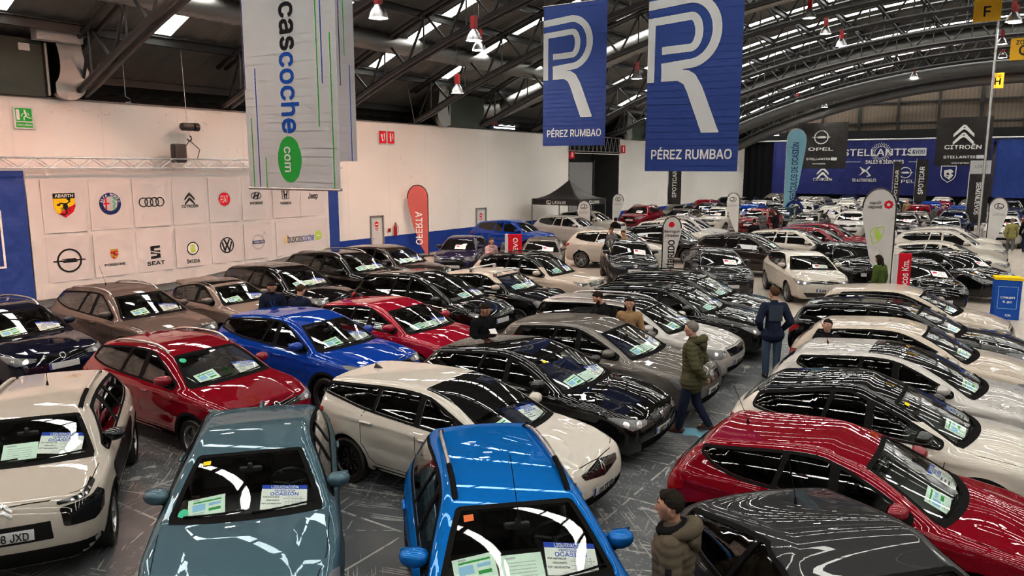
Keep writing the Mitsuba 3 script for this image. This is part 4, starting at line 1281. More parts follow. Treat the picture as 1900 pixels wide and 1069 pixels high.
# first column: cars side by side, bonnets to the aisle
m = model('estate', emblem='diamond', badge_drop=.10, body=dict(L=4.27, W=1.73, H=1.46, wb=2.60, fo=.86, hood=.80, zc=.99, cowl=1.18, ws=.85, zw=1.375, peak=-.35, rr=-1.92, zr=1.37, hx=-2.02, hz=1.02, tx=-2.09, tz=.88, belt=(.92, 1.05), dlo_rear=-1.97, dlo_up=.05, rake=.42, wr=.315, front=.19, rk=.085, crown=.06), chrome=True, glass_roof=(-.20, .62, .56), headlight=[(-.18, -.16), (.0, -.20), (.16, -.14), (.30, .0), (.2, .0), (-.02, -.09), (-.18, -.12)], face=[([(-.44, -.08), (0, -.02), (.44, -.08), (.40, -.14), (0, -.20), (-.40, -.14)], 'gloss_black', 'grille'), ([(-.58, -.36), (.58, -.36), (.48, -.50), (-.48, -.50)], 'trim', 'intake')], cslant=.1, fin=-1.5, fin_role='matt_black', plate_z=.47, taillight=[(-.17, .10), (.10, .08), (.12, -.06), (-.02, -.16), (-.19, -.10)])
k, tw = place_car(m, -5.78, 7.58, 0, 'white', 'white estate with black glass roof behind the bright blue one', wheels='multi', rim='dark_alloy', plate_no='0173 KBJ')
S0 = 'the white estate with glass roof'
paper('poster', m, tw, .34, S0, .20, True)
paper('sheet', m, tw, -.34, S0, .18)
sticker(m, tw, .12, -.38, .08, .05, 'ink_yellow', 'yellow sticker on the white estate windscreen below its glass roof')
LEON = dict(emblem='split_s', badge_drop=.11, body=dict(L=4.26, W=1.81, H=1.45, wb=2.63, fo=.87, hood=.76, zc=.97, cowl=1.26, ws=.80, bulge=.014), headlight=SHARP, lenses=[(-.14, -.085, .05), (.06, -.075, .045)], face=[([(-.30, -.03), (.30, -.03), (.24, -.20), (-.24, -.20)], 'lamp_dark', 'grille'), ([(-.60, -.36), (.60, -.36), (.50, -.50), (-.50, -.50)], 'trim', 'intake')], plate_z=.48)
m = LEONM = model('leon', **LEON)
k, tw = place_car(m, -5.98, 9.85, 0, 'black', 'gloss black hatchback beyond the white estate, number plate to the aisle', plate_no='4027 JMX')
S0 = 'the gloss black hatchback beyond the white estate'
paper('poster', m, tw, .40, S0, .17, True)
paper('plain', m, tw, .02, S0, .17)
paper('sheet', m, tw, -.34, S0, .17)
sticker(m, tw, .12, -.38, .08, .05, 'ink_yellow', 'yellow sticker on the windscreen of the gloss black hatchback')
GOLF = dict(emblem='monogram', badge_drop=.10, body=dict(L=4.25, W=1.80, H=1.46, wb=2.62, fo=.87, hood=.78, zc=.98, cowl=1.22, ws=.80, rr=-1.72, zr=1.36, hx=-1.96, hz=1.0, dlo_rear=-1.50, dlo_up=.05, rake=.42), headlight=DEEP, face=WIDE_GRILLE, plate_z=.48)
m = model('golf', **GOLF)
k, tw = place_car(m, -6.00, 12.08, 0, 'grey', 'metallic grey brown hatchback behind the man in the olive jacket', plate_no='1984 JXL')
S0 = 'the grey brown hatchback by the olive jacket man'
paper('poster', m, tw, .40, S0, .17, True)
paper('plain', m, tw, .03, S0, .17)
paper('sheet', m, tw, -.32, S0, .17)
m = model('golf_estate', emblem='monogram', badge_drop=.10, body=dict(L=4.56, W=1.80, H=1.49, wb=2.62, fo=.87, hood=.78, zc=.98, cowl=1.22, ws=.80, zw=1.38, peak=-.3, rr=-1.88, zr=1.40, hx=-2.0, hz=1.02, tx=-2.08, tz=.9, dlo_rear=-1.90, dlo_up=.03, rake=.35), headlight=DEEP, face=WIDE_GRILLE, rails='alloy', glass_roof=(-.75, .35, .52), plate_z=.47)
k, tw = place_car(m, -6.40, 14.30, 0, 'silver', 'silver estate with panoramic roof and rails next to the grey brown hatchback', plate_no='7365 JGT')
S0 = 'the silver estate with roof rails'
paper('poster', m, tw, .40, S0, .17)
paper('sheet', m, tw, -.32, S0, .17)
BMW = dict(body=dict(L=4.63, W=1.82, H=1.46, wb=2.80, fo=.80, hood=.78, zc=.98, cowl=1.36, ws=.82, zw=1.37, peak=-.4, rr=-1.78, zr=1.36, hx=-2.0, hz=1.02, dlo_rear=-1.80, dlo_up=.04, rake=.4), headlight=SHARP)
m = model('black_estate', chrome=True, rails='gloss_black', **BMW)
k, tw = place_car(m, -6.41, 16.71, 0, 'black', 'black estate with chrome window line beyond the silver estate', plate_no='3350 JRV')
paper('poster', m, tw, .38, 'the black estate with chrome window line', .17)
paper('sheet', m, tw, -.30, 'the black estate with chrome window line', .17)
k, tw = place_car(m, -6.85, 18.85, 0, 'black', 'last black estate of its row, in front of the dark grey hatchback', mirror='black')
paper('poster', m, tw, .38, 'the last black estate of the row', .17)
paper('sheet', m, tw, -.30, 'the last black estate of the row', .17)

# second column
m = model('stonic', body={**SUV, **dict(L=4.14, W=1.76, H=1.52, wb=2.58, fo=.82, hood=.84, zc=1.03, zw=1.425, zr=1.43, hz=1.06, tz=.95, belt=(.98, 1.06), wr=.325, cowl=1.13, dlo_rear=-1.62, dlo_up=.06, rake=.34)}, rails='alloy', chrome=True, headlight=SHARP, cladding=True, taillight=[(-.24, .05), (.16, .02), (.16, -.08), (-.05, -.10), (-.25, .0)], fin=-1.2)
k, tw = place_car(m, -10.58, 6.87, 0, 'red', 'red crossover with silver roof rails behind the pearl white car', plate_no='9042 LBD')
S0 = 'the red crossover with roof rails'
paper('poster', m, tw, .36, S0, .18, True)
paper('sheet', m, tw, -.34, S0, .18)
st = thing('emission_sticker', 'round green sticker high on the windscreen of the red crossover', 'sticker')
add(st, m['s'].patch(shapely.affinity.translate(Point(0, 0).buffer(.05), m['s'].xw + .14, -.46), 'top', .002, .1), 'ink_skygreen', to_world=tw)
m = model('crossover', body={**SUV, **dict(L=4.30, W=1.77, H=1.55, wb=2.61, fo=.86, hood=.92, zc=1.05, zw=1.45, zr=1.45, hz=1.08, belt=(.99, 1.08), cowl=1.24, dlo_rear=-1.74, dlo_up=.08, rake=.40, rr=-1.70, nose=.62)}, headlight=SHARP, cladding=True, chrome=True, face=[([(-.48, -.06), (.48, -.06), (.42, -.34), (-.42, -.34)], 'gloss_black', 'grille')], cslant=.45, plate_z=.50)
k, tw = place_car(m, -10.57, 9.33, 0, 'cobalt', 'cobalt blue crossover between the two red cars', rim='dark_alloy', plate_no='5518 LNK')
S0 = 'the cobalt blue crossover'
paper('poster', m, tw, .38, S0, .18, True)
paper('sheet', m, tw, -.30, S0, .18)
m = model('compact', body=dict(L=4.25, W=1.80, H=1.46, wb=2.62, fo=.86, hood=.76, zc=.97, cowl=1.24, ws=.82, rr=-1.66, hx=-1.98, dlo_rear=-1.62, rake=.32), headlight=SHARP)
k, tw = place_car(m, -10.45, 11.55, 0, 'crimson', 'bright crimson hatchback beyond the cobalt blue crossover', mirror='crimson')
S0 = 'the bright crimson hatchback'
paper('poster', m, tw, .38, S0, .17)
paper('plain', m, tw, .0, S0, .17)
paper('sheet', m, tw, -.34, S0, .17)
m = model('people_carrier', body={**SUV, **dict(L=4.45, W=1.83, H=1.62, wb=2.78, fo=.88, hood=.84, zc=1.04, cowl=.98, ws=1.10, zw=1.52, zr=1.50, hz=1.06, belt=(.96, 1.05), dlo_rear=-1.80, dlo_up=.05, rr=-1.72)}, headlight=THIN, chrome=True, glass_roof=(-.95, .10, .58))
k, tw = place_car(m, -11.99, 14.45, 0, 'black', 'black people carrier with long windscreen behind the crimson hatchback')
S0 = 'the black people carrier'
paper('poster', m, tw, .40, S0, .22)
paper('sheet', m, tw, -.14, S0, .22)
m = model('small_two_tone', body=dict(L=3.99, W=1.75, H=1.47, wb=2.46, fo=.86, hood=.84, zc=1.0, cowl=1.22, ws=.70, zw=1.385, zr=1.37, hz=1.02, rr=-1.66, hx=-1.9, belt=(.98, 1.03), dlo_rear=-1.55), two_tone=.20, headlight=DEEP, doors=3)
k, tw = place_car(m, -11.33, 16.60, 0, 'black', 'small black car with cream roof and two roof bars', roof='cream', mirror='cream')
S0 = 'the small black car with cream roof'
for xx in (.15, -.62):
    ss = m['s']
    b = np.array([[xx, sg * .54, ss.march(np.array([[xx, sg * .54, 2.2]]), np.array([0, 0, -1.0]))[0, 2]] for sg in (-1, 1)])
    part(k, 'roof_bar', join([tube(b + [0, 0, .10], .022, 6)] + [rbox(.10, .07, .13, .02, p + [0, 0, .045]) for p in b]), 'alloy', smooth=50, to_world=tw)
paper('poster', m, tw, .36, S0, .17)
paper('plain', m, tw, .02, S0, .17)
paper('sheet', m, tw, -.30, S0, .17)
m = model('off_roader', body={**SUV, **dict(L=4.39, W=1.82, H=1.64, wb=2.64, fo=.88, hood=.98, zc=1.08, cowl=1.25, ws=.66, zw=1.53, zr=1.54, hz=1.10, nose=.66, front=.12)}, two_tone=.26, rails='gloss_black', cladding=True, headlight=THIN, face=[([(-.44, -.05), (.44, -.05), (.42, -.16), (-.42, -.16)], 'gloss_black', 'grille'), ([(-.54, -.42), (.54, -.42), (.46, -.56), (-.46, -.56)], 'trim', 'intake')])
k, tw = place_car(m, -11.84, 19.19, 0, 'cream', 'cream off roader with black roof and seven slot grille', roof='black', mirror='cream')
paper('poster', m, tw, .38, 'the cream off roader with black roof', .17)
paper('sheet', m, tw, -.26, 'the cream off roader with black roof', .17)

# third column, by the logo wall
QQ = dict(body={**SUV, **dict(L=4.38, W=1.81, H=1.60, wb=2.65, fo=.90, hood=.90, zc=1.06, cowl=1.26, rr=-1.72, dlo_rear=-1.78, dlo_up=.12)}, rails='alloy', headlight=SHARP, chrome=True, cladding=True, antenna=-1.0)
m = model('tall_crossover', **QQ)
k, tw = place_car(m, -16.10, 6.55, 0, 'navy', 'dark navy car at the left edge in front of the blue panel')
paper('poster', m, tw, .38, 'the dark navy car at the left edge', .18, True)
paper('sheet', m, tw, -.30, 'the dark navy car at the left edge', .18)
k, tw = place_car(m, -16.01, 9.0, 0, 'bronze', 'bronze brown crossover with roof rails in front of the logo wall')
S0 = 'the bronze brown crossover'
paper('poster', m, tw, .38, S0, .18, True)
paper('sheet', m, tw, -.30, S0, .18)
m = model('city_cabrio', body=dict(L=3.57, W=1.63, H=1.49, wb=2.30, fo=.74, hood=.86, zc=1.0, cowl=.98, ws=.68, zw=1.40, zr=1.34, rr=-1.42, hx=-1.80, hz=1.0, tx=-2.08, belt=(.97, 1.02), wr=.29, rk=.11, dlo_rear=-1.35), doors=3, headlight=ROUND, glass_roof=(-.85, .10, .50))
k, tw = place_car(m, -15.90, 11.30, 0, 'taupe', 'small grey car with folded fabric roof between two men', cat='car')
ss = m['s']
hf = ss.march(np.array([[x, y, 2.2] for x in (-1.25, -.95) for y in (-.45, 0, .45)]), np.array([0, 0, -1.0]))
part(k, 'folded_roof', rotx(rbox(.36, 1.02, .09, .04), -8, hf.mean(0) + [0, 0, .06]), 'paint_taupe', smooth=50, to_world=tw)
paper('poster', m, tw, .33, 'the small grey car with folded roof', .17)
paper('sheet', m, tw, -.28, 'the small grey car with folded roof', .17)
m = model('tall_crossover_plain', **{**QQ, 'rails': None, 'antenna': None, 'cladding': None})
k, tw = place_car(m, -16.25, 13.52, 0, 'black', 'black tall car without rails in front of the green logo wall cell')
labels[k]['label'] = 'black tall car behind the small grey one, below the lower logo row'
S0 = 'the black tall car by the logo wall'
paper('poster', m, tw, .38, S0, .18)
paper('plain', m, tw, .02, S0, .18)
paper('sheet', m, tw, -.32, S0, .18)
m = model('premium_suv', body={**SUV, **dict(L=4.66, W=1.89, H=1.66, wb=2.82, fo=.90, hood=.96, zc=1.10, zw=1.55, zr=1.54, hz=1.12)}, rails='alloy', headlight=SHARP, chrome=True, face=WIDE_GRILLE)
k, tw = place_car(m, -17.10, 16.42, 0, 'black', 'black estate car with bright roof rails in front of the blue column')
S0 = 'the black car with bright rails by the blue column'
paper('poster', m, tw, .40, S0, .18)
paper('plain', m, tw, .02, S0, .18)
paper('sheet', m, tw, -.34, S0, .18)
k, tw = place_car(MODELS['tall_crossover_plain'], -17.30, 18.80, 0, 'umber', 'dark brown tall car beside the foot of the red feather flag')
S0 = 'the dark brown tall car by the red flag'
paper('poster', MODELS['tall_crossover_plain'], tw, .38, S0, .18)
paper('plain', MODELS['tall_crossover_plain'], tw, .02, S0, .18)
paper('sheet', MODELS['tall_crossover_plain'], tw, -.32, S0, .18)

# right hand block
m = model('coupe_suv', body=dict(L=4.12, W=1.84, H=1.53, wb=2.64, fo=.92, hood=.86, zc=1.02, cowl=1.36, ws=.80, zw=1.43, peak=-.30, rr=-1.62, zr=1.38, hx=-2.0, hz=1.06, tz=.95, belt=(.98, 1.06), dlo_rear=-1.62, dlo_up=.16, rake=.5, rk=.11, crown=.06), chrome=True, antenna=-1.05, antenna_lean=-.16, headlight=SHARP)
place_car(m, -.52, 5.45, -43, 'graphite', 'dark grey metallic car at the bottom right, roof and side window in view')
m = model('ibiza', body=dict(L=3.98, W=1.78, H=1.445, wb=2.56, fo=.84, hood=.76, zc=.97, cowl=1.18, ws=.80, rr=-1.60, hx=-1.98, dlo_rear=-1.60, dlo_up=.15, rake=.40), headlight=SHARP, antenna=-1.18, antenna_lean=-.18, taillight=[(-.22, .06), (.18, -.02), (.18, -.13), (-.05, -.14), (-.22, -.04)])
k, tw = place_car(m, -1.08, 8.17, 0, 'red', 'red hatchback in the right foreground behind the dark grey car')
S0 = 'the red hatchback in the right foreground'
paper('poster', m, tw, .36, S0, .19, True)
paper('sheet', m, tw, -.30, S0, .19)
m = model('round_two_tone', body={**SUV, **dict(L=3.95, W=1.79, H=1.54, wb=2.56, fo=.86, hood=.90, zc=1.04, cowl=1.14, ws=.84, zw=1.43, zr=1.40, hz=1.06, belt=(.98, 1.04), wr=.335, dlo_rear=-1.66, dlo_up=.05, rake=.30, rk=.12, rr=-1.60, crown=.07)}, two_tone=.22, headlight=THIN, cladding=True, taillight=ROUND)
k, tw = place_car(m, -1.09, 10.32, 0, 'white', 'white car with black roof between the red and the silver hatchbacks', roof='black', mirror='black')
S0 = 'the white car with black roof'
paper('poster', m, tw, .38, S0, .20, True)
paper('sheet', m, tw, -.28, S0, .20)
sticker(m, tw, .12, -.38, .09, .05, 'ink_yellow', 'yellow sticker on the windscreen of the white car with black roof')
m = model('leon_glass_roof', glass_roof=(-.55, .62, .56), antenna=-1.22, antenna_lean=-.16, **LEON)
k, tw = place_car(m, -1.10, 12.74, 0, 'silver', 'silver white hatchback with black glass roof in the right block')
S0 = 'the silver hatchback with black glass roof'
paper('poster', m, tw, .40, S0, .17)
paper('sheet', m, tw, -.28, S0, .17)
k, tw = place_car(LEONM, -1.29, 14.92, 0, 'cream', 'cream white hatchback beside the boy in the right block')
S0 = 'the cream hatchback beside the boy'
paper('poster', LEONM, tw, .40, S0, .17)
paper('sheet', LEONM, tw, -.28, S0, .17)
k, tw = place_car(MODELS['black_estate'], -1.65, 17.10, 0, 'black', 'long black estate between two cream cars in the right block', mirror='black')
paper('sheet', MODELS['black_estate'], tw, -.28, 'the long black estate of the right block', .17)
k, tw = place_car(MODELS['golf'], -1.80, 19.40, 0, 'cream', 'last cream hatchback of the right block, beside the blue bin')
paper('sheet', MODELS['golf'], tw, -.28, 'the last cream hatchback of the right block', .17)

# the showroom row behind, turned to the camera
TOY = dict(emblem='ovals', body=dict(L=4.30, W=1.78, H=1.475, wb=2.60, fo=.92, hood=.80, zc=1.0, cowl=1.22, ws=.78, zw=1.39, rr=-1.6, belt=(.95, 1.05), front=.20), headlight=SHARP, face=[([(-.50, -.06), (0, -.02), (.50, -.06), (.46, -.10), (0, -.12), (-.46, -.10)], 'gloss_black', 'grille'), ([(-.62, -.38), (.62, -.38), (.50, -.52), (-.50, -.52)], 'gloss_black', 'intake')], plate_z=.50)
m = AUR = model('auris', **TOY)
k, tw = place_car(m, -5.55, 25.60, -60, 'white', 'white hatchback standing alone and turned to the camera in the middle', plate_no='5106 JVB')
paper('dealer', m, tw, .25, 'the white hatchback turned to the camera', .17)
MINI = dict(emblem='ovals', body=dict(L=3.90, W=1.70, H=1.50, wb=2.50, fo=.78, hood=.86, zc=1.02, cowl=1.04, ws=.72, zw=1.41, zr=1.40, rr=-1.72, hx=-1.98, hz=1.05, belt=(.98, 1.08), wr=.30, front=.16), headlight=DEEP, face=[([(-.40, -.10), (.40, -.10), (.50, -.40), (-.50, -.40)], 'gloss_black', 'grille')], plate_z=.48)
m = MIN = model('city_car', 1, **MINI)
k, tw = place_car(m, -8.15, 24.75, -58, 'steel', 'dark grey hatchback left of the white one, beside the tall white flag', rim='dark_alloy')
paper('dealer', m, tw, .2, 'the dark grey hatchback by the tall white flag', .17)
m = CHR = model('coupe_crossover', 1, emblem='ovals', body={**SUV, **dict(L=4.36, W=1.80, H=1.56, wb=2.64, rr=-1.5, zr=1.42, hx=-1.95, dlo_rear=-1.5, dlo_up=.2)}, headlight=THIN, face=WIDE_GRILLE)
k, tw = place_car(m, -11.75, 25.5, -58, 'steel', 'dark grey crossover with blue tinted flank right of the cream off roader', rim='dark_alloy')
paper('dealer', m, tw, .28, 'the dark grey crossover of the showroom row', .17)
k, tw = place_car(MIN, -15.1, 24.9, -62, 'grey', 'silver grey city car beside the red upright sign')
paper('dealer', MIN, tw, .25, 'the silver grey city car', .17)
k, tw = place_car(MIN, -18.15, 23.8, -64, 'plum', 'dark violet city car right of the red feather flag')
paper('dealer', MIN, tw, .1, 'the dark violet city car', .17)
SUVM = dict(body={**SUV, **dict(L=4.48, W=1.86, H=1.65, wb=2.67, hood=.94, zc=1.08, zw=1.54, zr=1.53)}, headlight=SHARP, face=WIDE_GRILLE, cladding=True)
m = SV = model('family_suv', 1, **SUVM)
SVR = model('family_suv_rails', 1, rails='alloy', fin=-1.5, **SUVM)
SVG = model('family_suv_glass', 1, glass_roof=(-.6, .4, .55), **SUVM)
place_car(SV, -20.6, 31.2, 4, 'cobalt', 'blue tall car along the white wall behind the women')
place_car(SV, -19.9, 35.8, 0, 'silver', 'silver tall car in front of the black canopy tent')
place_car(SV, -21.1, 40.3, 0, 'white', 'white tall car under the black canopy tent')
k, tw = place_car(SV, -13.75, 28.75, 6, 'white', 'white tall car with dark arches behind the dark grey crossover', wheels='star5')
paper('dealer', SV, tw, .3, 'the white tall car with dark arches', .18)
k, tw = place_car(SV, -12.9, 32.1, 0, 'black', 'black tall car half hidden by the hybrid flag')
k, tw = place_car(SV, -13.75, 35.3, 0, 'white', 'white tall car with large mirror behind the hybrid flag')
place_car(SVR, -14.2, 38.2, 0, 'silver', 'silver tall car behind the white one with large mirror')
k, tw = place_car(SVG, -8.6, 29.75, 0, 'umber', 'dark brown tall car with glass roof behind the dark grey hatchback')
paper('sheet', SVG, tw, -.2, 'the dark brown tall car with glass roof', .18)
place_car(SVG, -7.55, 32.75, 0, 'white', 'white tall car with roof window behind the white hatchback')
k, tw = place_car(SVG, -7.2, 34.9, 0, 'red', 'dark red tall car just behind the white one with roof window')
labels[k]['label'] = 'first red tall car, just behind the white one with roof window'
place_car(SV, -7.15, 37.2, 0, 'red', 'second red tall car, farther from the white one with roof window')
place_car(CHR, -4.8, 28.95, -62, 'black', 'black crossover nose behind the white hatchback, beside the woman in green')
k, tw = place_car(MIN, -2.3, 25.3, -62, 'black', 'black city car behind the red upright price sign')
paper('dealer', MIN, tw, .3, 'the black city car behind the red sign', .17)
m = model('sporty', 1, **TOY)
k, tw = place_car(m, -1.55, 28.7, -42, 'black', 'black hatchback with white plate behind the blue bin')
paper('dealer', m, tw, .3, 'the black hatchback behind the blue bin', .17)
place_car(m, -2.0, 32.4, 0, 'white', 'nearest of three white cars stacked up behind the black hatchback')
place_car(SV, -2.2, 36.0, 0, 'white', 'middle one of three white cars stacked up at the right')
place_car(CHR, -2.3, 39.6, 0, 'white', 'farthest of three white cars stacked up at the right')

# the far rows, facing the camera
FH = model('far_hatch', 0, **LEON)
FS = model('far_suv', 0, **SUVM)
FV = model('far_van', 0, body={**SUV, **dict(L=4.6, W=1.92, H=1.86, hood=1.06, zc=1.16, zw=1.75, zr=1.80, rr=-2.0, hx=-2.08, hz=1.1, belt=(1.1, 1.1), dlo_rear=-1.9, rk=.06)})
NH, NS = model('near_far_hatch', 1, **{**LEON, 'rails': None}), SVR
rows = [(48.8, 'first'), (54.6, 'second'), (60.4, 'third'), (66.2, 'fourth'), (72.0, 'fifth'), (77.0, 'sixth')]
cols = [-21.3, -18.5, -15.8, -13.3, -10.5, -7.9, -5.3, -2.9, -.2, 2.6]
near = ['red', 'grey', 'white', 'red', 'grey', 'silver', 'umber', 'black', 'silver', 'black']
far = [['black', 'black', 'cobalt', 'black', 'white', 'umber', 'taupe', 'navy', 'black', 'black'], ['red', 'grey', 'black', 'silver', 'white', 'silver', 'red', 'cobalt', 'black', 'grey'], ['black', 'silver', 'black', 'grey', 'white', 'black', 'cobalt', 'white', 'grey', 'orange'],
       ['black', 'grey', 'silver', 'silver', 'white', 'silver', 'red', 'grey', 'black', 'black'], ['grey', 'black', 'white', 'black', 'crimson', 'black', 'white', 'silver', 'white', 'black']]
WORD = dict(red='red', grey='grey', white='white', silver='silver', umber='brown', black='black', cobalt='blue', taupe='beige grey', navy='dark blue', orange='orange', crimson='crimson')
for r, (y, rw) in enumerate(rows):
    for c, x in enumerate(cols):
        if (r == 5 and c in (0, 9)) or (r, c) == (3, 8):
            continue
        pc = near[c] if r == 0 else far[r - 1][c]
        big = (c + r) % 3 != 1
        mdl = (NS if big else NH) if r == 0 else (FS if big else FH)
        if (r, c) in ((2, 4), (3, 3), (4, 1)):
            mdl = FV
        kind = {id(NS): 'tall car', id(FS): 'tall car', id(FV): 'van'}.get(id(mdl), 'hatchback')
        k, tw = place_car(mdl, x + rng.uniform(-.25, .25), y + rng.uniform(-.5, .5) + (1.2 if c == 9 else 0), -90 + rng.uniform(-4, 4), pc, f'{WORD[pc]} {kind} facing the camera, {ORD[c]} from the left in the {rw} far row', 'far rows of cars facing the camera')
        if r < 2 and (c + r) % 4 != 3:
            paper('dealer' if r == 0 else 'poster', mdl, tw, .25, f'the {WORD[pc]} car, {ORD[c]} in the {rw} far row', .17)
for i, y in enumerate((44.2, 46.6)):
    pass


# ---------------------------------------------------------------- banners hung from the roof
def sheet_mesh(w, h, nu=2, nv=2, t=.012, fn=None):
    """A hanging cloth w x h, origin at its lower left, as a thin closed slab; fn(u, v) pushes it out of its plane."""
    U, V = np.meshgrid(np.linspace(0, w, nu), np.linspace(0, h, nv), indexing='ij')
    Z = fn(U, V) if fn else 0 * U
    a = np.stack([U, V, Z + t / 2], -1).reshape(-1, 3)
    b = np.stack([U, V, Z - t / 2], -1).reshape(-1, 3)
    i, j = np.meshgrid(np.arange(nu - 1), np.arange(nv - 1), indexing='ij')
    q = np.stack([i * nv + j, (i + 1) * nv + j, (i + 1) * nv + j + 1, i * nv + j + 1], -1).reshape(-1, 4)
    f = np.vstack([q[:, [0, 1, 2]], q[:, [0, 2, 3]]])
    n = len(a)
    e = [(i_ * nv, (i_ + 1) * nv) for i_ in range(nu - 1)] + [((nu - 1) * nv + j_, (nu - 1) * nv + j_ + 1) for j_ in range(nv - 1)] + [((i_ + 1) * nv + nv - 1, i_ * nv + nv - 1) for i_ in range(nu - 1)] + [(j_ + 1, j_) for j_ in range(nv - 1)]
    s = np.array([x for p, r in e for x in ([p, p + n, r + n], [p, r + n, r])])
    return np.vstack([a, b]), np.vstack([f, f[:, ::-1] + n, s])


def rotated(m, deg):
    a = math.radians(deg)
    return m[0] @ np.array([[math.cos(a), math.sin(a), 0], [-math.sin(a), math.cos(a), 0], [0, 0, 1]]), m[1]


def moved(m, u=0, v=0, z=0):
    return m[0] + [u, v, z], m[1]


def cable(x, y, z0, z1=None, r=.008):
    return tube([(x, y, z0), (x, y, z1 or float(arch(x, 1.72)))], r, 5)


# the wordmark banner (reads downwards) and the one behind it
b = thing('hanging_banner', 'pale grey banner reading buscascoche downwards with green com spot', 'banner')
M = frame([-11.74, 9.0, 3.78], [1, .015, 0], [0, 0, 1])
add(b, xf(sheet_mesh(2.31, 6.2, 3, 3), M), 'cloth_banner')
part(b, 'bottom_rod', xf(tube([(-.02, 0, 0), (2.33, 0, 0)], .025, 8), M), 'alloy', smooth=60)
down = lambda m: rotated(m, -90)
part(b, 'lettering', xf(moved(down(text('sibuscas', .42, 2.02, depth=.006)), 1.22, 3.36, .006), M), 'ink_black')
part(b, 'lettering', xf(moved(down(text('coche', .42, 1.36, depth=.006)), 1.18, 1.64, .006), M), 'ink_blue')
leaf = Polygon(arc_pts((0, 0), 1, 0, 360, 40)[:-1])
drop = shapely.affinity.scale(leaf, .30, .40).intersection(Polygon([(-.34, 0), (-.12, .5), (.12, .5), (.34, 0), (.12, -.5), (-.12, -.5)])).buffer(-.05).buffer(.05)
part(b, 'green_spot', xf(plate(shapely.affinity.translate(drop, 1.10, .51), .004, .006), M), 'ink_green')
part(b, 'lettering', xf(moved(down(text('com', .20, .44, depth=.004)), 1.08, .51, .010), M), 'ink_white')
for u, v0, v1, c in ((.14, 0, 1.25, 'ink_green'), (.30, 0, 2.1, 'ink_blue'), (.02, 1.75, 3.3, 'ink_navy'), (.48, 0, .55, 'ink_green'), (1.87, 1.05, 4.0, 'ink_green'), (1.98, 1.75, 4.0, 'ink_blue'), (2.18, 0, 2.55, 'ink_green'), (.12, 3.6, 5, 'ink_navy')):
    part(b, 'stripe', xf(plate(sbox(u - .011, v0, u + .011, v1), .003, .006), M), c)
part(b, 'cable', join([cable(-11.7, 9.0, 9.9), cable(-9.45, 9.03, 9.9)]), 'truss_steel')
b = thing('hanging_banner', 'darker grey banner with thin lines just behind the buscascoche one', 'banner')
M = frame([-13.95, 11.8, 4.28], [1, 0, 0], [0, 0, 1])
add(b, xf(sheet_mesh(2.16, 6.0, 3, 3), M), 'cloth_banner_side')
for u, v0, v1, c in ((2.02, 0, 2.0, 'ink_blue'), (1.74, 1.6, 5.0, 'ink_navy'), (1.88, 2.2, 5.0, 'ink_green'), (1.6, 3.6, 5.0, 'ink_navy'), (.3, .2, 3.0, 'ink_green')):
    part(b, 'stripe', xf(plate(sbox(u - .011, v0, u + .011, v1), .003, .006), M), c)
part(b, 'cable', join([cable(-13.9, 11.8, 10.2), cable(-11.85, 11.8, 10.2)]), 'truss_steel')


def double_r(w):
    """The twin-line letter of the two blue banners, in a field of width w (lower left origin)."""
    E = lambda cx, cy, rx, ry, a0, a1: [(cx + rx * math.cos(math.radians(a)), cy - ry * math.sin(math.radians(a))) for a in np.linspace(a0, a1, 24)]
    outer = stroke([(-6, 206), (215, 189)] + E(215, 352, 137, 163, 88, -90) + [(75, 528)], 46)
    inner = stroke([(18, 600), (18, 290), (220, 277)] + E(220, 356, 43, 79, 88, -90) + [(75, 440)], 40, 'flat', 'mitre')
    leg = Polygon([(75, 505), (215, 495), (185, 543), (215, 548), (250, 570), (285, 630), (378, 870), (290, 870), (210, 655), (192, 618), (160, 598), (75, 598)])
    g = unary_union([outer, inner, leg]).intersection(sbox(0, 0, 475, 1069))
    k = w / 475
    return shapely.affinity.affine_transform(g, [k, 0, 0, -k, 0, 1069 * k])


for (x0, y, z0, w, h), lab, sz in (((-13.22, 21.8, 4.85, 2.28, 4.42), 'smaller looking blue banner with white double line R, PÉREZ RUMBAO below', 1), ((-6.93, 15.8, 4.07, 2.06, 4.45), 'large blue banner with white double line R, PÉREZ RUMBAO below', 1)):
    b = thing('hanging_banner', lab, 'banner')
    M = frame([x0, y, z0], [1, 0, 0], [0, 0, 1])
    add(b, xf(sheet_mesh(w, h, 3, 3), M), 'cloth_royal')
    k = w / 2.0
    part(b, 'emblem', xf(plate(shapely.affinity.scale(double_r(w), 1, .935, origin=(0, 0)), .004, .006), M), 'ink_pale')
    part(b, 'lettering', xf(text('PÉREZ RUMBAO', .19 * k, w * .87, (w / 2 + .01, .35 * k), .006), M), 'ink_white')
    part(b, 'top_rod', xf(tube([(-.03, h, 0), (w + .03, h, 0)], .022, 8), M), 'alloy', smooth=60)
    part(b, 'cable', join([cable(x0 + .05, y, z0 + h), cable(x0 + w - .05, y, z0 + h)]), 'truss_steel')


# ---------------------------------------------------------------- emblems drawn as flat shapes
def ring(r0, r1, n=32):
    return Point(0, 0).buffer(r1, n).difference(Point(0, 0).buffer(r0, n))


def chevrons(w, o=0.0):
    g = []
    for dv in (0, -.42):
        g.append(Polygon([(-.5, dv - .08), (-.06, dv + .42), (.06, dv + .42), (.5, dv - .08), (.5, dv - .26), (.06, dv + .16), (-.06, dv + .16), (-.5, dv - .26)]))
    g = unary_union(g)
    if o:
        g = g.difference(g.buffer(-o))
    return shapely.affinity.scale(g, w, w, origin=(0, 0))


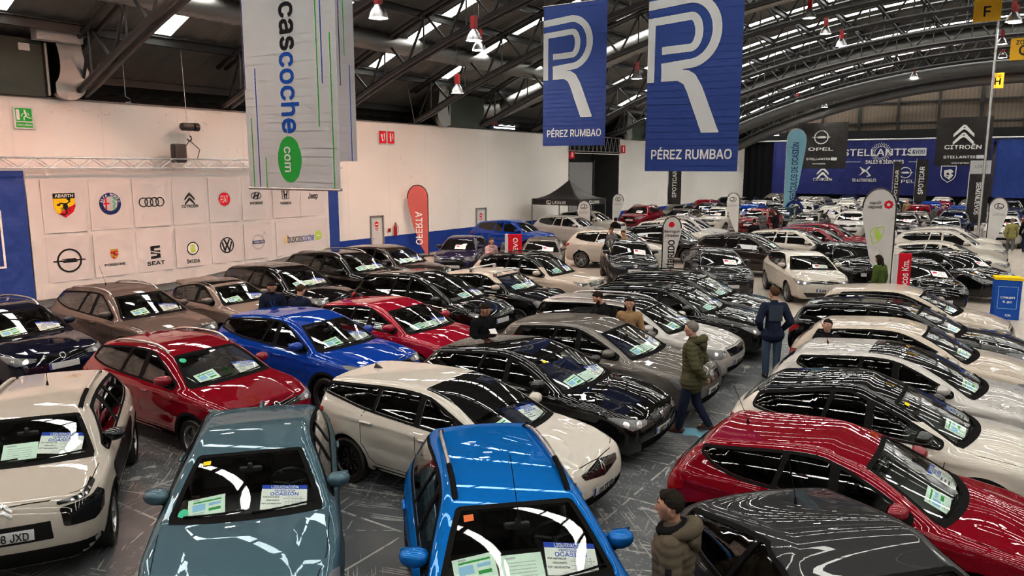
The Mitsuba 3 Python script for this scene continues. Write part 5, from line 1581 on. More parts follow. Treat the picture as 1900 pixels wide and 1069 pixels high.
def lightning(r):
    z = Polygon([(-.62, .02), (.28, .02), (.05, -.14), (.62, -.02), (.62, .0), (-.28, -.02), (-.05, .14), (-.62, .06)])
    z = Polygon([(-1.28, .03), (.32, .09), (.10, .22), (.42, .09), (.02, -.02), (1.28, -.02), (1.28, -.10), (-.40, -.14), (-.02, -.30), (-.5, -.14), (-.12, .0), (-1.28, -.04)]).buffer(0)
    bar = unary_union([sbox(-1.28, -.045, -.25, .045), sbox(.25, -.045, 1.28, .045), Polygon([(-.62, .16), (.50, .16), (.62, -.16), (-.50, -.16)]).difference(Polygon([(-.62, .16), (-.2, .05), (-.62, -.05)]))])
    zig = stroke([(-.80, -.02), (.10, -.02), (-.12, .20), (.25, .05)], .01)
    mark = unary_union([bar, zig])
    return shapely.affinity.scale(unary_union([ring(.86, 1.0), mark]), r, r, origin=(0, 0))


def shield(w, h):
    return Polygon([(-w / 2, h / 2), (w / 2, h / 2), (w / 2, -.05 * h), (.38 * w, -.28 * h), (0, -h / 2), (-.38 * w, -.28 * h), (-w / 2, -.05 * h)])


def ell(a, b, cx=0, cy=0):
    return shapely.affinity.translate(shapely.affinity.scale(Point(0, 0).buffer(1, 24), a, b), cx, cy)


def curved_text(t, r, h, a0, a1):
    out = []
    a = np.radians(np.linspace(a0, a1, len(t)))
    for ch, q in zip(t, a):
        if ch != ' ':
            out.append(moved(rotated(text(ch, h, None, depth=.003), math.degrees(q) - 90), r * math.cos(q), r * math.sin(q), 0))
    return join(out)


ALU, INK = 'ink_silver', 'ink_black'


def logo_parts():
    """name -> [(mesh in its own plane, material)] for the cells of the logo wall."""
    L = {}
    pl = lambda g, z=.003: plate(g, .003, z)
    sh = shield(.62, .72)
    scorpion = unary_union([ell(.07, .10, .02, -.03), stroke([(.02, -.1), (.05, -.22), (-.02, -.28), (-.10, -.25)], .04, 'round'), stroke([(-.02, .05), (-.12, .07), (-.16, .0)], .035), stroke([(.06, .05), (.16, .12), (.10, .18)], .035), ell(.05, .03, -.17, .02), ell(.06, .035, .13, .19)] + [stroke([(.02, -.03 - .03 * i), (.16, -.06 - .05 * i)], .014) for i in range(3)] + [stroke([(.02, -.03 - .03 * i), (-.12, -.08 - .05 * i)], .014) for i in range(3)])
    L['scorpion_shield'] = [(pl(sh), 'ink_yellow'), (pl(sh.intersection(Polygon([(-.5, -.42), (.5, .15), (.5, -.6), (-.5, -.6)])), .005), 'ink_red'), (pl(sh.intersection(sbox(-1, .21, 1, 1)), .007), INK), (pl(scorpion, .008), INK), (text('ABARTH', .09, .52, (0, .285), .010, depth=.003), 'ink_white')]
    snake = stroke([(.10, .17), (.17, .13), (.08, .06), (.17, -.01), (.08, -.08), (.15, -.16), (.08, -.20)], .035, 'round')
    L['cross_and_serpent_roundel'] = [(pl(Point(0, 0).buffer(.34, 32)), 'ink_navy'), (pl(Point(0, 0).buffer(.225, 32), .005), 'ink_silver'), (pl(unary_union([sbox(-.16, -.18, -.11, .18), sbox(-.21, -.025, -.03, .025)]), .008), 'ink_red'), (pl(snake, .008), 'ink_skygreen'), (moved(curved_text('ALFA ROMEO', .28, .075, 165, 15), 0, 0, .007), 'ink_white')]
    L['four_rings'] = [(pl(unary_union([shapely.affinity.translate(ring(.125, .155), -.285 + .19 * i, 0) for i in range(4)])), INK)]
    L['double_chevron'] = [(pl(shapely.affinity.translate(chevrons(.38, .10), 0, .10)), INK), (text('CITROËN', .09, .62, (0, -.19), depth=.003), INK)]
    sq = sbox(-.13, -.20, .13, .20).buffer(.04)
    L['red_round_badge'] = [(pl(Point(0, 0).buffer(.27, 32)), ALU), (pl(Point(0, 0).buffer(.235, 32), .005), 'ink_red'), (text('FIAT', .25, .30, (0, 0), .008, depth=.003, bold=False), 'ink_white')]
    hh = unary_union([stroke([(-.13, -.11), (-.03, .11)], .055), stroke([(.04, -.11), (.14, .11)], .055), stroke([(-.08, -.03), (.09, .03)], .05)])
    L['slanted_h_oval'] = [(pl(unary_union([ell(.23, .135).difference(ell(.205, .11)), hh.intersection(ell(.22, .125))]).buffer(0), .003), INK), (text('HYUNDAI', .095, .56, (0, -.27), depth=.003), INK)]
    sq = sbox(-.13, -.13, .13, .16).buffer(.04)
    L['upright_h_badge'] = [(pl(unary_union([sq.difference(sq.buffer(-.022)), Polygon([(-.11, .16), (-.05, .16), (-.04, .03), (.04, .03), (.05, .16), (.11, .16), (.07, -.13), (.02, -.13), (.03, -.03), (-.03, -.03), (-.02, -.13), (-.07, -.13)])])), INK), (text('HONDA', .095, .52, (0, -.32), depth=.003), INK)]
    L['wordmark'] = [(text('Jeep', .22, .50, depth=.003), INK)]
    L['lightning_ring'] = [(pl(lightning(.36)), INK)]
    cr = shield(.24, .33)
    L['gold_crest'] = [(pl(shapely.affinity.translate(cr, 0, .06)), 'ink_gold'), (pl(shapely.affinity.translate(unary_union([cr.intersection(sbox(-.2, .02, 0, .09)), cr.intersection(sbox(0, -.05, .2, .01)), cr.intersection(sbox(-.2, -.14, 0, -.08)), cr.intersection(sbox(0, .06, .2, .10))]), 0, .06), .005), 'ink_red'), (pl(ell(.035, .05, 0, .07), .008), 'ink_brown'), (text('PORSCHE', .075, .66, (0, -.26), depth=.003), INK)]
    S1 = Polygon([(-.17, .20), (.17, .22), (.17, .13), (-.04, .12), (-.04, .06), (.17, .05), (.17, -.02), (-.17, .06)])
    S2 = shapely.affinity.rotate(S1, 180, origin=(0, 0))
    L['split_s_emblem'] = [(pl(unary_union([S1, S2]).buffer(-.004)), INK), (text('SEAT', .12, .62, (0, -.36), depth=.003), INK)]
    wing = unary_union([stroke([(-.02, -.10), (.06, .0), (.05, .12)], .05, 'round'), stroke([(-.05, -.08), (.0, .0), (-.02, .14)], .045, 'round'), stroke([(-.08, -.05), (-.06, .02), (-.09, .12)], .04, 'round'), Polygon([(-.12, -.10), (.12, -.04), (.10, -.12), (-.04, -.15)])])
    L['winged_arrow_roundel'] = [(pl(ring(.19, .225)), INK), (pl(Point(0, 0).buffer(.19, 24), .002), 'ink_white'), (pl(wing, .006), 'ink_lime'), (text('ŠKODA', .115, .50, (0, -.44), depth=.003), INK)]
    V = stroke([(-.11, .21), (0, -.0), (.11, .21)], .055, 'flat', 'mitre')
    W = stroke([(-.20, .12), (-.09, -.20), (0, .01), (.09, -.20), (.20, .12)], .05, 'flat', 'mitre')
    L['stacked_letters_ring'] = [(pl(unary_union([ring(.25, .285), V.intersection(Point(0, 0).buffer(.26)), W.intersection(Point(0, 0).buffer(.26))])), INK)]
    L['arrow_ring'] = [(pl(unary_union([ring(.235, .285), stroke([(.18, .20), (.32, .36)], .035), Polygon([(.22, .37), (.34, .38), (.33, .26)])])), ALU), (pl(sbox(-.27, -.06, .27, .06), .006), 'ink_navy'), (text('VOLVO', .075, .46, (0, 0), .010, depth=.003), 'ink_white')]
    L['site_wordmark'] = [(text('si', .30, .17, (-.86, 0), depth=.003, bold=False), 'ink_yellow'), (text('buscas', .30, .72, (-.40, 0), depth=.003, bold=False), INK), (text('coche', .30, .60, (.27, 0), depth=.003, bold=False), 'ink_blue'), (pl(Point(.80, .04).buffer(.19, 20)), 'ink_lime'), (text('com', .10, .22, (.80, .04), .006, depth=.003, bold=False), 'ink_white')]
    return L


# ---------------------------------------------------------------- the logo wall along the left side
w = thing('logo_wall', 'long white cloth wall of car brand logos below the aluminium truss', 'display wall')
M = frame([-23.5, 10.40, .32], [0, 1, 0], [0, 0, 1])
wave = lambda U, V: .012 * np.sin(U * 7.0) * (1 - V / 3.72) + .010 * np.sin(U * 2.3 + V)
lower = sheet_mesh(11.40, 3.74, 90, 12, .01, wave)
lv = lower[0].copy()
t = 1 - lv[:, 1] / 3.74
lv[:, 1] += t * .58 * np.clip((lv[:, 0] - 4.6) / 6.8, 0, 1)
add(w, xf((lv, lower[1]), M), 'cloth_white')
CW, Y0 = 1.366, 11.40
cells = LG = logo_parts()
rows_ = (('scorpion_shield', 'cross_and_serpent_roundel', 'four_rings', 'double_chevron', 'red_round_badge', 'slanted_h_oval', 'upright_h_badge', 'wordmark'), ('lightning_ring', 'gold_crest', 'split_s_emblem', 'winged_arrow_roundel', 'stacked_letters_ring', 'arrow_ring', 'site_wordmark'))
scene['cell_tint'] = cloth_bump({'type': 'diffuse', 'reflectance': rgb((.575, .55, .545))}, .05, wrinkle)
for r, names in enumerate(rows_):
    zc = (3.04, 1.40)[r] - .32
    for c, nm in enumerate(names):
        wide = nm == 'site_wordmark'
        u = Y0 - 10.40 + CW * c + (.56 * CW if wide else 0)
        part(w, 'tinted_cell', xf(moved(sheet_mesh((2 if wide else 1) * CW - .12, 1.56 if r == 0 else 1.34, 2, 2, .004), u - ((CW if wide else CW / 2) - .06), zc - (.80 if r == 0 else .62), .022), M), 'cell_tint')
        e = numbered(w + '__' + nm)
        for i, (m_, mat) in enumerate(LG[nm]):
            m_ = moved(m_, u, zc + (.08 if nm in ('slanted_h_oval', 'upright_h_badge') else 0), .030)
            if i == 0:
                add(e, xf(m_, M), mat)
            else:
                part(e, 'lettering' if nm in ('double_chevron', 'slanted_h_oval') else 'detail', xf(m_, M), mat)
for i, (y0, y1, zb, lab) in enumerate(((7.2, 10.38, .2, 'blue cloth panel with white outline left of the logo wall'), (21.82, 22.36, .0, 'narrow blue column right of the logo wall'))):
    p = thing('blue_panel', lab, 'display wall')
    M = frame([-23.52, y0, zb], [0, 1, 0], [0, 0, 1])
    h = 4.06 - zb
    add(p, xf(sheet_mesh(y1 - y0, h, 24 if i == 0 else 4, 8, .02, (lambda U, V: .012 * np.sin(U * 5) * (1 - V / 4))), M), 'cloth_blue')
    if i == 0:
        fr = sbox(.3, 1.15, 2.5, 2.78)
        part(p, 'white_outline', xf(plate(fr.difference(fr.buffer(-.06)), .003, .026), M), 'ink_white')
# the aluminium truss above it
t_ = thing('lighting_truss', 'bare aluminium box truss above the logo wall', 'truss')
ya, yb_ = 6.0, 22.4
for z in (4.13, 4.43):
    for x in (-23.55, -23.25):
        part(t_, 'main_tube', tube([(x, ya, z), (x, yb_, z)], .025, 8), 'truss_alu', smooth=60)
zig = []
n_ = int((yb_ - ya) / .42)
for x in (-23.55, -23.25):
    p = [(x, ya + (yb_ - ya) * i / n_, (4.14, 4.42)[i % 2]) for i in range(n_ + 1)]
    zig += [tube([p[i], p[i + 1]], .011, 5, cap=False) for i in range(n_)]
for z in (4.14, 4.42):
    p = [((-23.55, -23.25)[i % 2], ya + (yb_ - ya) * i / n_, z) for i in range(n_ + 1)]
    zig += [tube([p[i], p[i + 1]], .010, 5, cap=False) for i in range(n_)]
part(t_, 'lattice', join(zig), 'truss_alu', smooth=60)
h_ = thing('chain_hoist', 'black chain hoist hanging over the aluminium truss', 'hoist')
hx, hy = -23.4, 15.55
add(h_, join([rbox(.28, .50, .26, .09, (hx, hy, 5.50))]), 'matt_black', smooth=40)
part(h_, 'motor_cap', tube([(hx, hy + .24, 5.5), (hx, hy + .40, 5.5)], .14, 14), 'matt_black', smooth=40)
part(h_, 'chain', tube([(hx, hy, 5.6), (hx - .1, hy, 8.4)], .014, 6), 'alloy', smooth=60)
part(h_, 'chain', tube([(hx, hy + .05, 5.4), (hx, hy + .05, 4.95)], .012, 6), 'alloy', smooth=60)
part(h_, 'hook', tube([(hx, hy + .05, 5.22)] + [(hx, hy + .05 + .08 * math.sin(a), 5.12 + .08 * math.cos(a)) for a in np.linspace(0, 4.4, 9)], .022, 6), 'matt_black', smooth=60)
part(h_, 'sling', join([tube([(hx, hy + .05, 5.05), (hx, hy - .45, 4.44)], .016, 5), tube([(hx, hy + .05, 5.05), (hx, hy + .42, 4.75), (hx, hy + .30, 4.44)], .016, 5)]), 'matt_black', smooth=60)
part(h_, 'chain_bag', rbox(.26, .46, .62, .05, (hx, hy - .38, 4.62)), 'matt_black', smooth=40)
part(h_, 'bracket', rbox(.25, .5, .35, .04, (hx - .1, hy, 8.45)), 'grey_panel', smooth=40)
c_ = thing('drop_cable', 'thin rigging line with a hook at the left wall top', 'cable')
add(c_, join([tube([(-23.6, 13.6, 8.9), (-23.6, 13.6, 6.35)], .010, 5), tube([(-23.6, 13.6, 6.35), (-23.6, 13.75, 6.30), (-23.6, 13.75, 6.20), (-23.6, 13.6, 6.18)], .012, 5)]), 'alloy', smooth=60)
for i, (p0, p1) in enumerate((((-23.4, 26.5, 8.6), (-23.6, 27.4, 6.2)), ((-14.2, 43.6, 10.0), (-23.6, 46.2, 6.2)))):
    c_ = thing('drop_cable', ('slack cable hanging to the wall top right of the grey banner', 'slack cable hanging beside the smaller blue banner')[i], 'cable')
    t = np.linspace(0, 1, 14)[:, None]
    add(c_, tube(np.array(p0) * (1 - t) + np.array(p1) * t + np.array([0, 0, -.5]) * (t * (1 - t) * 4) * i, .02, 6), 'truss_light', smooth=60)


# ---------------------------------------------------------------- signs and gear on the left wall
def wall_sign(y, z, w, h, label, base, cat='sign', x=-23.96):
    s = thing(base, label, cat)
    M = frame([x, y, z], [0, 1, 0], [0, 0, 1])
    return s, M


s, M = wall_sign(10.74, 5.56, .52, .6, 'green emergency exit sign with running figure high on the left wall', 'exit_sign')
add(s, xf(plate(sbox(-.27, -.31, .27, .31), .008, .0), M), 'ink_pale')
part(s, 'green_field', xf(plate(unary_union([sbox(-.22, -.09, .22, .27), sbox(-.22, -.27, .22, -.13)]), .003, .009), M), 'ink_green')
run = unary_union([Point(.03, .20).buffer(.03), stroke([(.04, .16), (.06, .06)], .05, 'round'), stroke([(.04, .14), (-.03, .12), (-.05, .07)], .022, 'round'), stroke([(.05, .14), (.12, .13), (.14, .07)], .022, 'round'), stroke([(.06, .06), (.0, .02), (.0, -.06)], .03, 'round'), stroke([(.06, .06), (.12, .01), (.19, .0)], .03, 'round'), sbox(-.20, -.06, -.11, .23), Polygon([(-.09, .06), (-.05, .09), (-.05, .03)])])
part(s, 'running_figure', xf(plate(run, .003, .013), M), 'ink_white')
part(s, 'lettering', xf(text('SALIDA DE EMERGENCIA', .05, .40, (0, -.20), .013, depth=.003), M), 'ink_white')
for i, (y, lab) in enumerate(((25.60, 'red fire alarm sign on the left wall, left of a pair'), (26.15, 'red fire hose sign on the left wall, right of a pair'))):
    s, M = wall_sign(y, 5.5, .5, .58, lab, 'fire_sign')
    add(s, xf(plate(sbox(-.25, -.30, .25, .30), .008, 0), M), 'ink_pale')
    part(s, 'red_field', xf(plate(sbox(-.22, -.27, .22, .27), .003, .009), M), 'ink_red')
    g = unary_union([Point(-.05, .08).buffer(.07), stroke([(-.05, .0), (-.02, -.15), (.08, -.12)], .05)]) if i == 0 else unary_union([sbox(-.08, -.18, .02, .08), Point(-.03, .14).buffer(.05)])
    part(s, 'pictogram', xf(plate(g, .003, .013), M), 'ink_white')
    part(s, 'pictogram', xf(plate(Polygon([(.08, .16), (.13, .2), (.15, .08), (.12, -.16), (.09, -.05)]), .003, .013), M), 'ink_white')


def extinguisher(y, z, label, x=-23.88):
    e = thing('fire_extinguisher', label, 'fire extinguisher')
    add(e, moved(lathe_z([(.001, 0), (.075, 0), (.08, .02), (.08, .42), (.05, .50), (.025, .52), (.001, .52)], 18), x, y, z), 'red_gloss', smooth=40)
    part(e, 'valve', join([rbox(.05, .05, .07, .01, (x, y, z + .55)), rbox(.03, .16, .02, .008, (x, y + .05, z + .60))]), 'matt_black', smooth=40)
    part(e, 'hose', tube([(x, y + .04, z + .55), (x + .06, y + .12, z + .45), (x + .05, y + .12, z + .12)], .014, 6), 'matt_black', smooth=60)


extinguisher(26.22, 1.02, 'fire extinguisher right of the nearer white door')
extinguisher(61.6, 1.1, 'fire extinguisher far along the left wall beside a red box')
s = thing('alarm_button', 'small dark alarm button beside the nearer fire extinguisher', 'alarm button')
add(s, rbox(.07, .14, .18, .02, (-23.92, 25.85, 1.30)), 'red_gloss', smooth=40)
part(s, 'button', moved(tube([(0, 0, 0), (.03, 0, 0)], .03, 10), -23.885, 25.85, 1.30), 'matt_black')
s = thing('hose_cabinet', 'red fire hose box far along the left wall', 'cabinet')
add(s, rbox(.2, .8, .75, .02, (-23.9, 60.3, 1.55)), 'red_gloss', smooth=40)
part(s, 'window', bx(.01, .5, .4, (-23.79, 60.3, 1.6)), 'door_white')
s = thing('notice_board', 'narrow wooden notice board beside the far red hose box', 'notice board')
add(s, bx(.05, .9, 1.2, (-23.95, 61.2 - .35 + .3, 1.95)), 'ink_gold')
part(s, 'paper', bx(.01, .6, .5, (-23.92, 61.2 - .05, 2.1)), 'ink_pale')
for i, (y, z, lab) in enumerate(((43.15, 5.15, 'red and white fire sign at the left corner of the wall opening'), (50.75, 5.6, 'red fire sign right of the wall opening'))):
    s, M = wall_sign(y, z - .15, .5, .5, lab, 'fire_sign', x=-23.995)
    add(s, xf(plate(sbox(-.35, -.28, .35, .28), .008, 0), M), 'ink_red')
    part(s, 'pictogram', xf(plate(unary_union([sbox(-.05, -.18, .05, .10), Point(0, .14).buffer(.06), sbox(.1, -.2, .15, .2)]), .003, .009), M), 'ink_white')
# lattice gantry over the opening, window and exit lamp above the wall
s = thing('lattice_gantry', 'dark lattice beam over the opening in the left wall', 'beam')
g = [tube([(-23.9, 42.6, z), (-23.9, 50.3, z)], .05, 6) for z in (5.2, 6.2)]
for i in range(12):
    y = 42.7 + 7.5 * i / 12
    g += [tube([(-23.9, y, 5.2), (-23.9, y + .31, 6.2)], .028, 5), tube([(-23.9, y + .31, 6.2), (-23.9, y + .62, 5.2)], .028, 5)]
add(s, join(g), 'truss_light', smooth=60)
s = thing('exit_lamp', 'small lit yellow green exit lamp far above the left wall', 'sign')
add(s, bx(.1, .35, .75, (-22.6, 60, 7.0)), 'ink_lime')
scene[s]['emitter'] = {'type': 'area', 'radiance': rgb((.9, 1.2, .25))}
part(s, 'pictogram', bx(.02, .15, .3, (-22.54, 60, 7.0)), 'ink_green')
part(s, 'cable', tube([(-22.6, 60, 7.3), (-22.6, 60, float(arch(-22.6, 1.72)))], .015, 5), 'truss_steel')
s = thing('louvre_window', 'bright louvred window above the wall top beside the second air unit', 'window')
add(s, bx(.05, 2.3, 1.3, (-26.6, 39.3, 7.15)), 'door_white')
scene[s]['emitter'] = {'type': 'area', 'radiance': rgb((1.6, 1.65, 1.7))}
for i in range(6):
    part(s, 'louvre', bx(.12, 2.35, .05, (-26.5, 39.3, 6.62 + .21 * i)), 'truss_steel')
s = thing('pink_panel', 'small pink board beside the louvred window above the wall', 'board')
add(s, bx(.06, 1.6, 1.2, (-25.9, 36.7, 7.2)), 'cloth_coral')
part(s, 'frame', join([bx(.08, 1.7, .06, (-25.9, 36.7, 6.6)), bx(.08, 1.7, .06, (-25.9, 36.7, 7.8))]), 'matt_black')

# ---------------------------------------------------------------- the far stage wall
w = thing('stage_wall', 'wide dark blue cloth stage wall with dealer group lettering at the far end', 'display wall')
M = frame([-21.0, 80, 1.55], [1, 0, 0], [0, 0, 1])
add(w, xf(sheet_mesh(19.0, 5.15, 60, 6, .03, lambda U, V: .05 * np.sin(U * 2.2) * (1 - V / 5.2) + .02 * np.sin(U * 5.1)), M), 'cloth_indigo')
X0, Z0 = -21.0, 1.55
for t, h, wd, x, z, mat in (('STELLANTIS', .62, 6.2, -11.3, 5.58, 'ink_white'), ('SALES & SERVICES', .34, 3.3, -10.65, 4.68, 'ink_white'), ('CITROËN', .27, 1.75, -16.1, 3.0, 'ink_white'), ('DS AUTOMOBILES', .28, 2.1, -12.3, 2.95, 'ink_white'), ('OPEL', .27, 1.65, -8.8, 2.88, 'ink_white')):
    part(w, 'lettering', xf(text(t, h, wd, (x - X0, z - Z0), .09, depth=.02), M), mat)
part(w, 'starburst', xf(plate(shapely.affinity.translate(unary_union([Point(r * math.cos(a), r * math.sin(a)).buffer(.05, 3) for r in (.55, .70, .84) for a in np.linspace(0, 2 * math.pi, 26)[:-1] + r]), -11.0 - X0, 5.58 - Z0), .02, .09), M), 'ink_white')
part(w, 'name_tag', xf(plate(sbox(-8.5 - X0, 5.22 - Z0, -7.2 - X0, 5.95 - Z0), .02, .09), M), 'ink_pale')
part(w, 'lettering', xf(text('&YOU', .34, 1.0, (-7.85 - X0, 5.58 - Z0), .112, depth=.02), M), 'ink_navy')
part(w, 'rule', xf(plate(unary_union([sbox(-15.3 - X0, 4.66 - Z0, -12.7 - X0, 4.70 - Z0), sbox(-8.6 - X0, 4.66 - Z0, -7.4 - X0, 4.70 - Z0)]), .02, .09), M), 'ink_white')
part(w, 'double_chevron', xf(plate(shapely.affinity.translate(chevrons(1.1), -16.1 - X0, 3.72 - Z0), .02, .09), M), 'ink_white')
ds = unary_union([Polygon([(-.5, .5), (.15, .1), (-.5, -.4), (-.2, .05)]), stroke([(.45, .5), (.1, .1), (.5, -.35), (.2, -.45)], .13)])
part(w, 'angular_emblem', xf(plate(shapely.affinity.translate(ds, -12.3 - X0, 3.75 - Z0), .02, .09), M), 'ink_white')
part(w, 'lightning_ring', xf(plate(shapely.affinity.translate(lightning(.52), -8.8 - X0, 3.68 - Z0), .02, .09), M), 'ink_white')
lion = shield(1.25, 1.55).difference(shield(1.1, 1.38)).union(unary_union([Polygon([(-.35, .35), (.2, .45), (.45, .2), (.2, .1), (.42, -.1), (.1, -.5), (-.3, -.2)]).difference(ell(.12, .2, -.05, -.05)), stroke([(-.35, .0), (.1, -.15)], .08)]))
part(w, 'lion_shield', xf(plate(shapely.affinity.translate(lion, -5.3 - X0, 3.55 - Z0), .02, .09), M), 'ink_white')
part(w, 'top_rail', tube([(-24.3, 80, 6.78), (3.5, 80, 6.78)], .09, 8), 'truss_alu', smooth=60)
w2 = thing('stage_wall', 'plain blue cloth wall right of the lettered stage wall', 'display wall')
M = frame([-1.8, 80.2, 1.5], [1, 0, 0], [0, 0, 1])
add(w2, xf(sheet_mesh(9, 5.1, 40, 6, .03, lambda U, V: .12 * np.abs(np.sin(U * 1.6)) + .03 * np.sin(U * 6)), M), 'cloth_blue')
for i, (x0, x1, z0, z1, lab) in enumerate(((-24.2, -21.0, 0, 6.8, 'black curtain between the left wall and the far stage wall'), (-21.0, 7.0, 0, 1.6, 'low black skirt under the far stage wall'))):
    c_ = thing('black_curtain', lab, 'curtain')
    M = frame([x0, 80.4, z0], [1, 0, 0], [0, 0, 1])
    add(c_, xf(sheet_mesh(x1 - x0, z1 - z0, 60, 3, .03, lambda U, V: .07 * np.sin(U * 9)), M), 'curtain_black')
for i, (x0, y, z0, w_, h, lab) in enumerate(((-16.85, 72, 4.05, 4.2, 4.02, 'hanging black banner with ring and lightning emblem before the stage wall'), (-5.2, 64, 4.28, 3.46, 3.45, 'hanging black banner with double chevron emblem before the stage wall'))):
    b = thing('hanging_banner', lab, 'banner')
    M = frame([x0, y, z0], [1, 0, 0], [0, 0, 1])
    add(b, xf(sheet_mesh(w_, h, 16, 10, .02, lambda U, V: .05 * np.sin(U * 2 + V)), M), 'cloth_black')
    if i == 0:
        part(b, 'lightning_ring', xf(plate(shapely.affinity.translate(lightning(.60), 2.05, 2.75), .02, .07), M), 'ink_white')
        part(b, 'lettering', xf(text('OPEL', .27, 2.1, (2.05, 1.72), .07, depth=.02), M), 'ink_white')
    else:
        part(b, 'double_chevron', xf(plate(shapely.affinity.translate(chevrons(1.30, .10), 1.72, 2.35), .02, .07), M), 'ink_white')
        part(b, 'lettering', xf(text('CITROËN', .28, 2.3, (1.72, 1.33), .07, depth=.02), M), 'ink_white')
    zl = .85 if i == 0 else .62
    part(b, 'lettering', xf(text('STELLANTIS', .18, 2.0, (w_ * .45, zl), .07, depth=.02), M), 'ink_white')
    part(b, 'name_tag', xf(plate(sbox(w_ * .45 + 1.05, zl - .12, w_ * .45 + 1.55, zl + .13), .02, .07), M), 'ink_pale')
    part(b, 'lettering', xf(text('SALES & SERVICES', .10, 1.1, (w_ * .45 + .1, zl - .42), .07, depth=.02), M), 'ink_white')
    part(b, 'cable', join([cable(x0 + .1, y, z0 + h), cable(x0 + w_ - .1, y, z0 + h)]), 'truss_steel')

# yellow zone boards
for i, (x, y, z, w_, h, t1, t2) in enumerate(((-1.58, 36.6, 9.9, .95, .88, '', 'F'), (-.28, 44.3, 9.2, 1.1, 1.02, 'ZONA', 'G'), (-2.0, 73, 10.4, .82, 1.2, 'ZONA', 'H'))):
    b = thing('zone_board', f'hanging yellow zone board with letter {t2}', 'sign')
    M = frame([x - w_ / 2, y, z], [1, 0, 0], [0, 0, 1])
    add(b, xf(plate(sbox(0, 0, w_, h), .04, -.02), M), 'zone_yellow')
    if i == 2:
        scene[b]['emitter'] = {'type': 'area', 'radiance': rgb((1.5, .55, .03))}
    if t1:
        part(b, 'lettering', xf(text(t1, .20 * h, w_ * .6, (w_ / 2, h * .80), .022), M), 'ink_black')
    part(b, 'lettering', xf(text(t2, .42 * h, None, (w_ / 2, h * .44), .022), M), 'ink_black')
    part(b, 'cable', join([cable(x - .3, y, z + h), cable(x + .3, y, z + h)]), 'truss_steel')

# the black canopy tent with mirrored-looking lettering
t_ = thing('canopy_tent', 'black canopy tent with white lettering on its valance, beside the wall opening', 'tent')
cx, cy, hw, zt, zv = -21.5, 38.4, 1.55, 2.38, 2.06
apex = np.array([cx, cy, 3.45])
cor = np.array([[cx + sx * hw, cy + sy * hw, zt] for sx, sy in ((-1, -1), (1, -1), (1, 1), (-1, 1))])
vs, fs = [], []
for k in range(4):
    a, b2 = cor[k], cor[(k + 1) % 4]
    for j in range(10):
        for i in range(10):
            q = []
            for (ii, jj) in ((i, j), (i + 1, j), (i + 1, j + 1), (i, j + 1)):
                u, v = ii / 10, jj / 10
                e = a * (1 - u) + b2 * u
                p = e * (1 - v) + apex * v
                p[2] -= .26 * math.sin(math.pi * v) * (1 - .3 * v)
                q.append(p)
            vs += q
            fs += [[len(vs) - 4, len(vs) - 3, len(vs) - 2], [len(vs) - 4, len(vs) - 2, len(vs) - 1]]
roof_ = trimesh.Trimesh(vs, fs, process=True)
add(t_, (np.array(roof_.vertices), np.array(roof_.faces)), 'cloth_black', smooth=60)
for k in range(4):
    a, b2 = cor[k], cor[(k + 1) % 4]
    M = frame([a[0], a[1], zv], b2 - a, [0, 0, 1])
    part(t_, 'valance', xf(sheet_mesh(2 * hw, zt - zv + .02, 12, 2, .02, lambda U, V: .02 * np.sin(U * 4)), M), 'cloth_black')
    if k in (0, 1):
        part(t_, 'lettering', xf(text('LEXUS', .15, .85, (hw + .25, .15), .04), M), 'ink_white')
        part(t_, 'round_emblem', xf(plate(shapely.affinity.translate(unary_union([ell(.17, .12).difference(ell(.14, .09)), stroke([(-.02, .09), (-.06, -.05), (.10, -.05)], .03)]), hw - .42, .15), .01, .04), M), 'ink_white')
    part(t_, 'leg', tube([cor[k], [cor[k][0], cor[k][1], 0]], .03, 8), 'truss_light', smooth=60)


# ---------------------------------------------------------------- feather flags
def feather(x, y, h, w, yaw, material, label, edge='matt_black', lean=0.0, build=None, tip=.75, z0=0.35):
    """A feather flag: curved pole, cloth with a rounded head, a cross base. The cloth lies in the plane turned by yaw about z."""
    k = thing('feather_flag', label, 'flag')
    u = np.array([math.cos(math.radians(yaw)), math.sin(math.radians(yaw)), 0])
    M = frame([x, y, 0], u, [lean * u[0], lean * u[1], 1])
    R = w * .5
    out = [(0, z0)] + [(0.0, z0 + (h - z0 - R * 1.25) * s) for s in (.4, .7, 1.0)] + [(R + R * math.cos(a), h - R * 1.25 + 1.25 * R * math.sin(a)) for a in np.linspace(math.pi, 0, 14)[1:-1]] + [(w, h - R * 1.3), (w * .96, h - R * 1.3 - .10 * h), (w * .72, z0 + .40 * (h - z0)), (w * .36, z0 + .12 * (h - z0)), (w * .12, z0)]
    g = Polygon(out).buffer(0)
    add(k, xf(plate(g, .012, -.006), M), material)
    rim = [(0, .05)] + [p for p in out[1:-4]]
    part(k, 'pole', xf(tube([(p[0] - .01, p[1], 0) for p in rim], .022, 6), M), edge, smooth=60)
    part(k, 'base', join([rbox(.9, .05, .04, .015, (x, y, .03)), rbox(.05, .9, .04, .015, (x, y, .03))]), 'matt_black', smooth=40)
    if build:
        build(k, M, w, h)
    return k


def oferta(k, M, w, h):
    part(k, 'lettering', xf(moved(rotated(text('OFERTA', .30, 1.55, depth=.026), 90), .42, h * .40, -.014), M), 'ink_white')
    part(k, 'spark', xf(plate(shapely.affinity.translate(unary_union([stroke([(.09 * math.cos(a), .09 * math.sin(a)), (.2 * math.cos(a), .2 * math.sin(a))], .04) for a in np.linspace(0, 5.5, 8)]), w * .48, h * .86), .004, .007), M), 'ink_white')


feather(-22.9, 27.4, 3.35, .95, 219, 'cloth_coral', 'tall red feather flag reading OFERTA along the left wall', build=oferta, lean=.16, z0=.1)


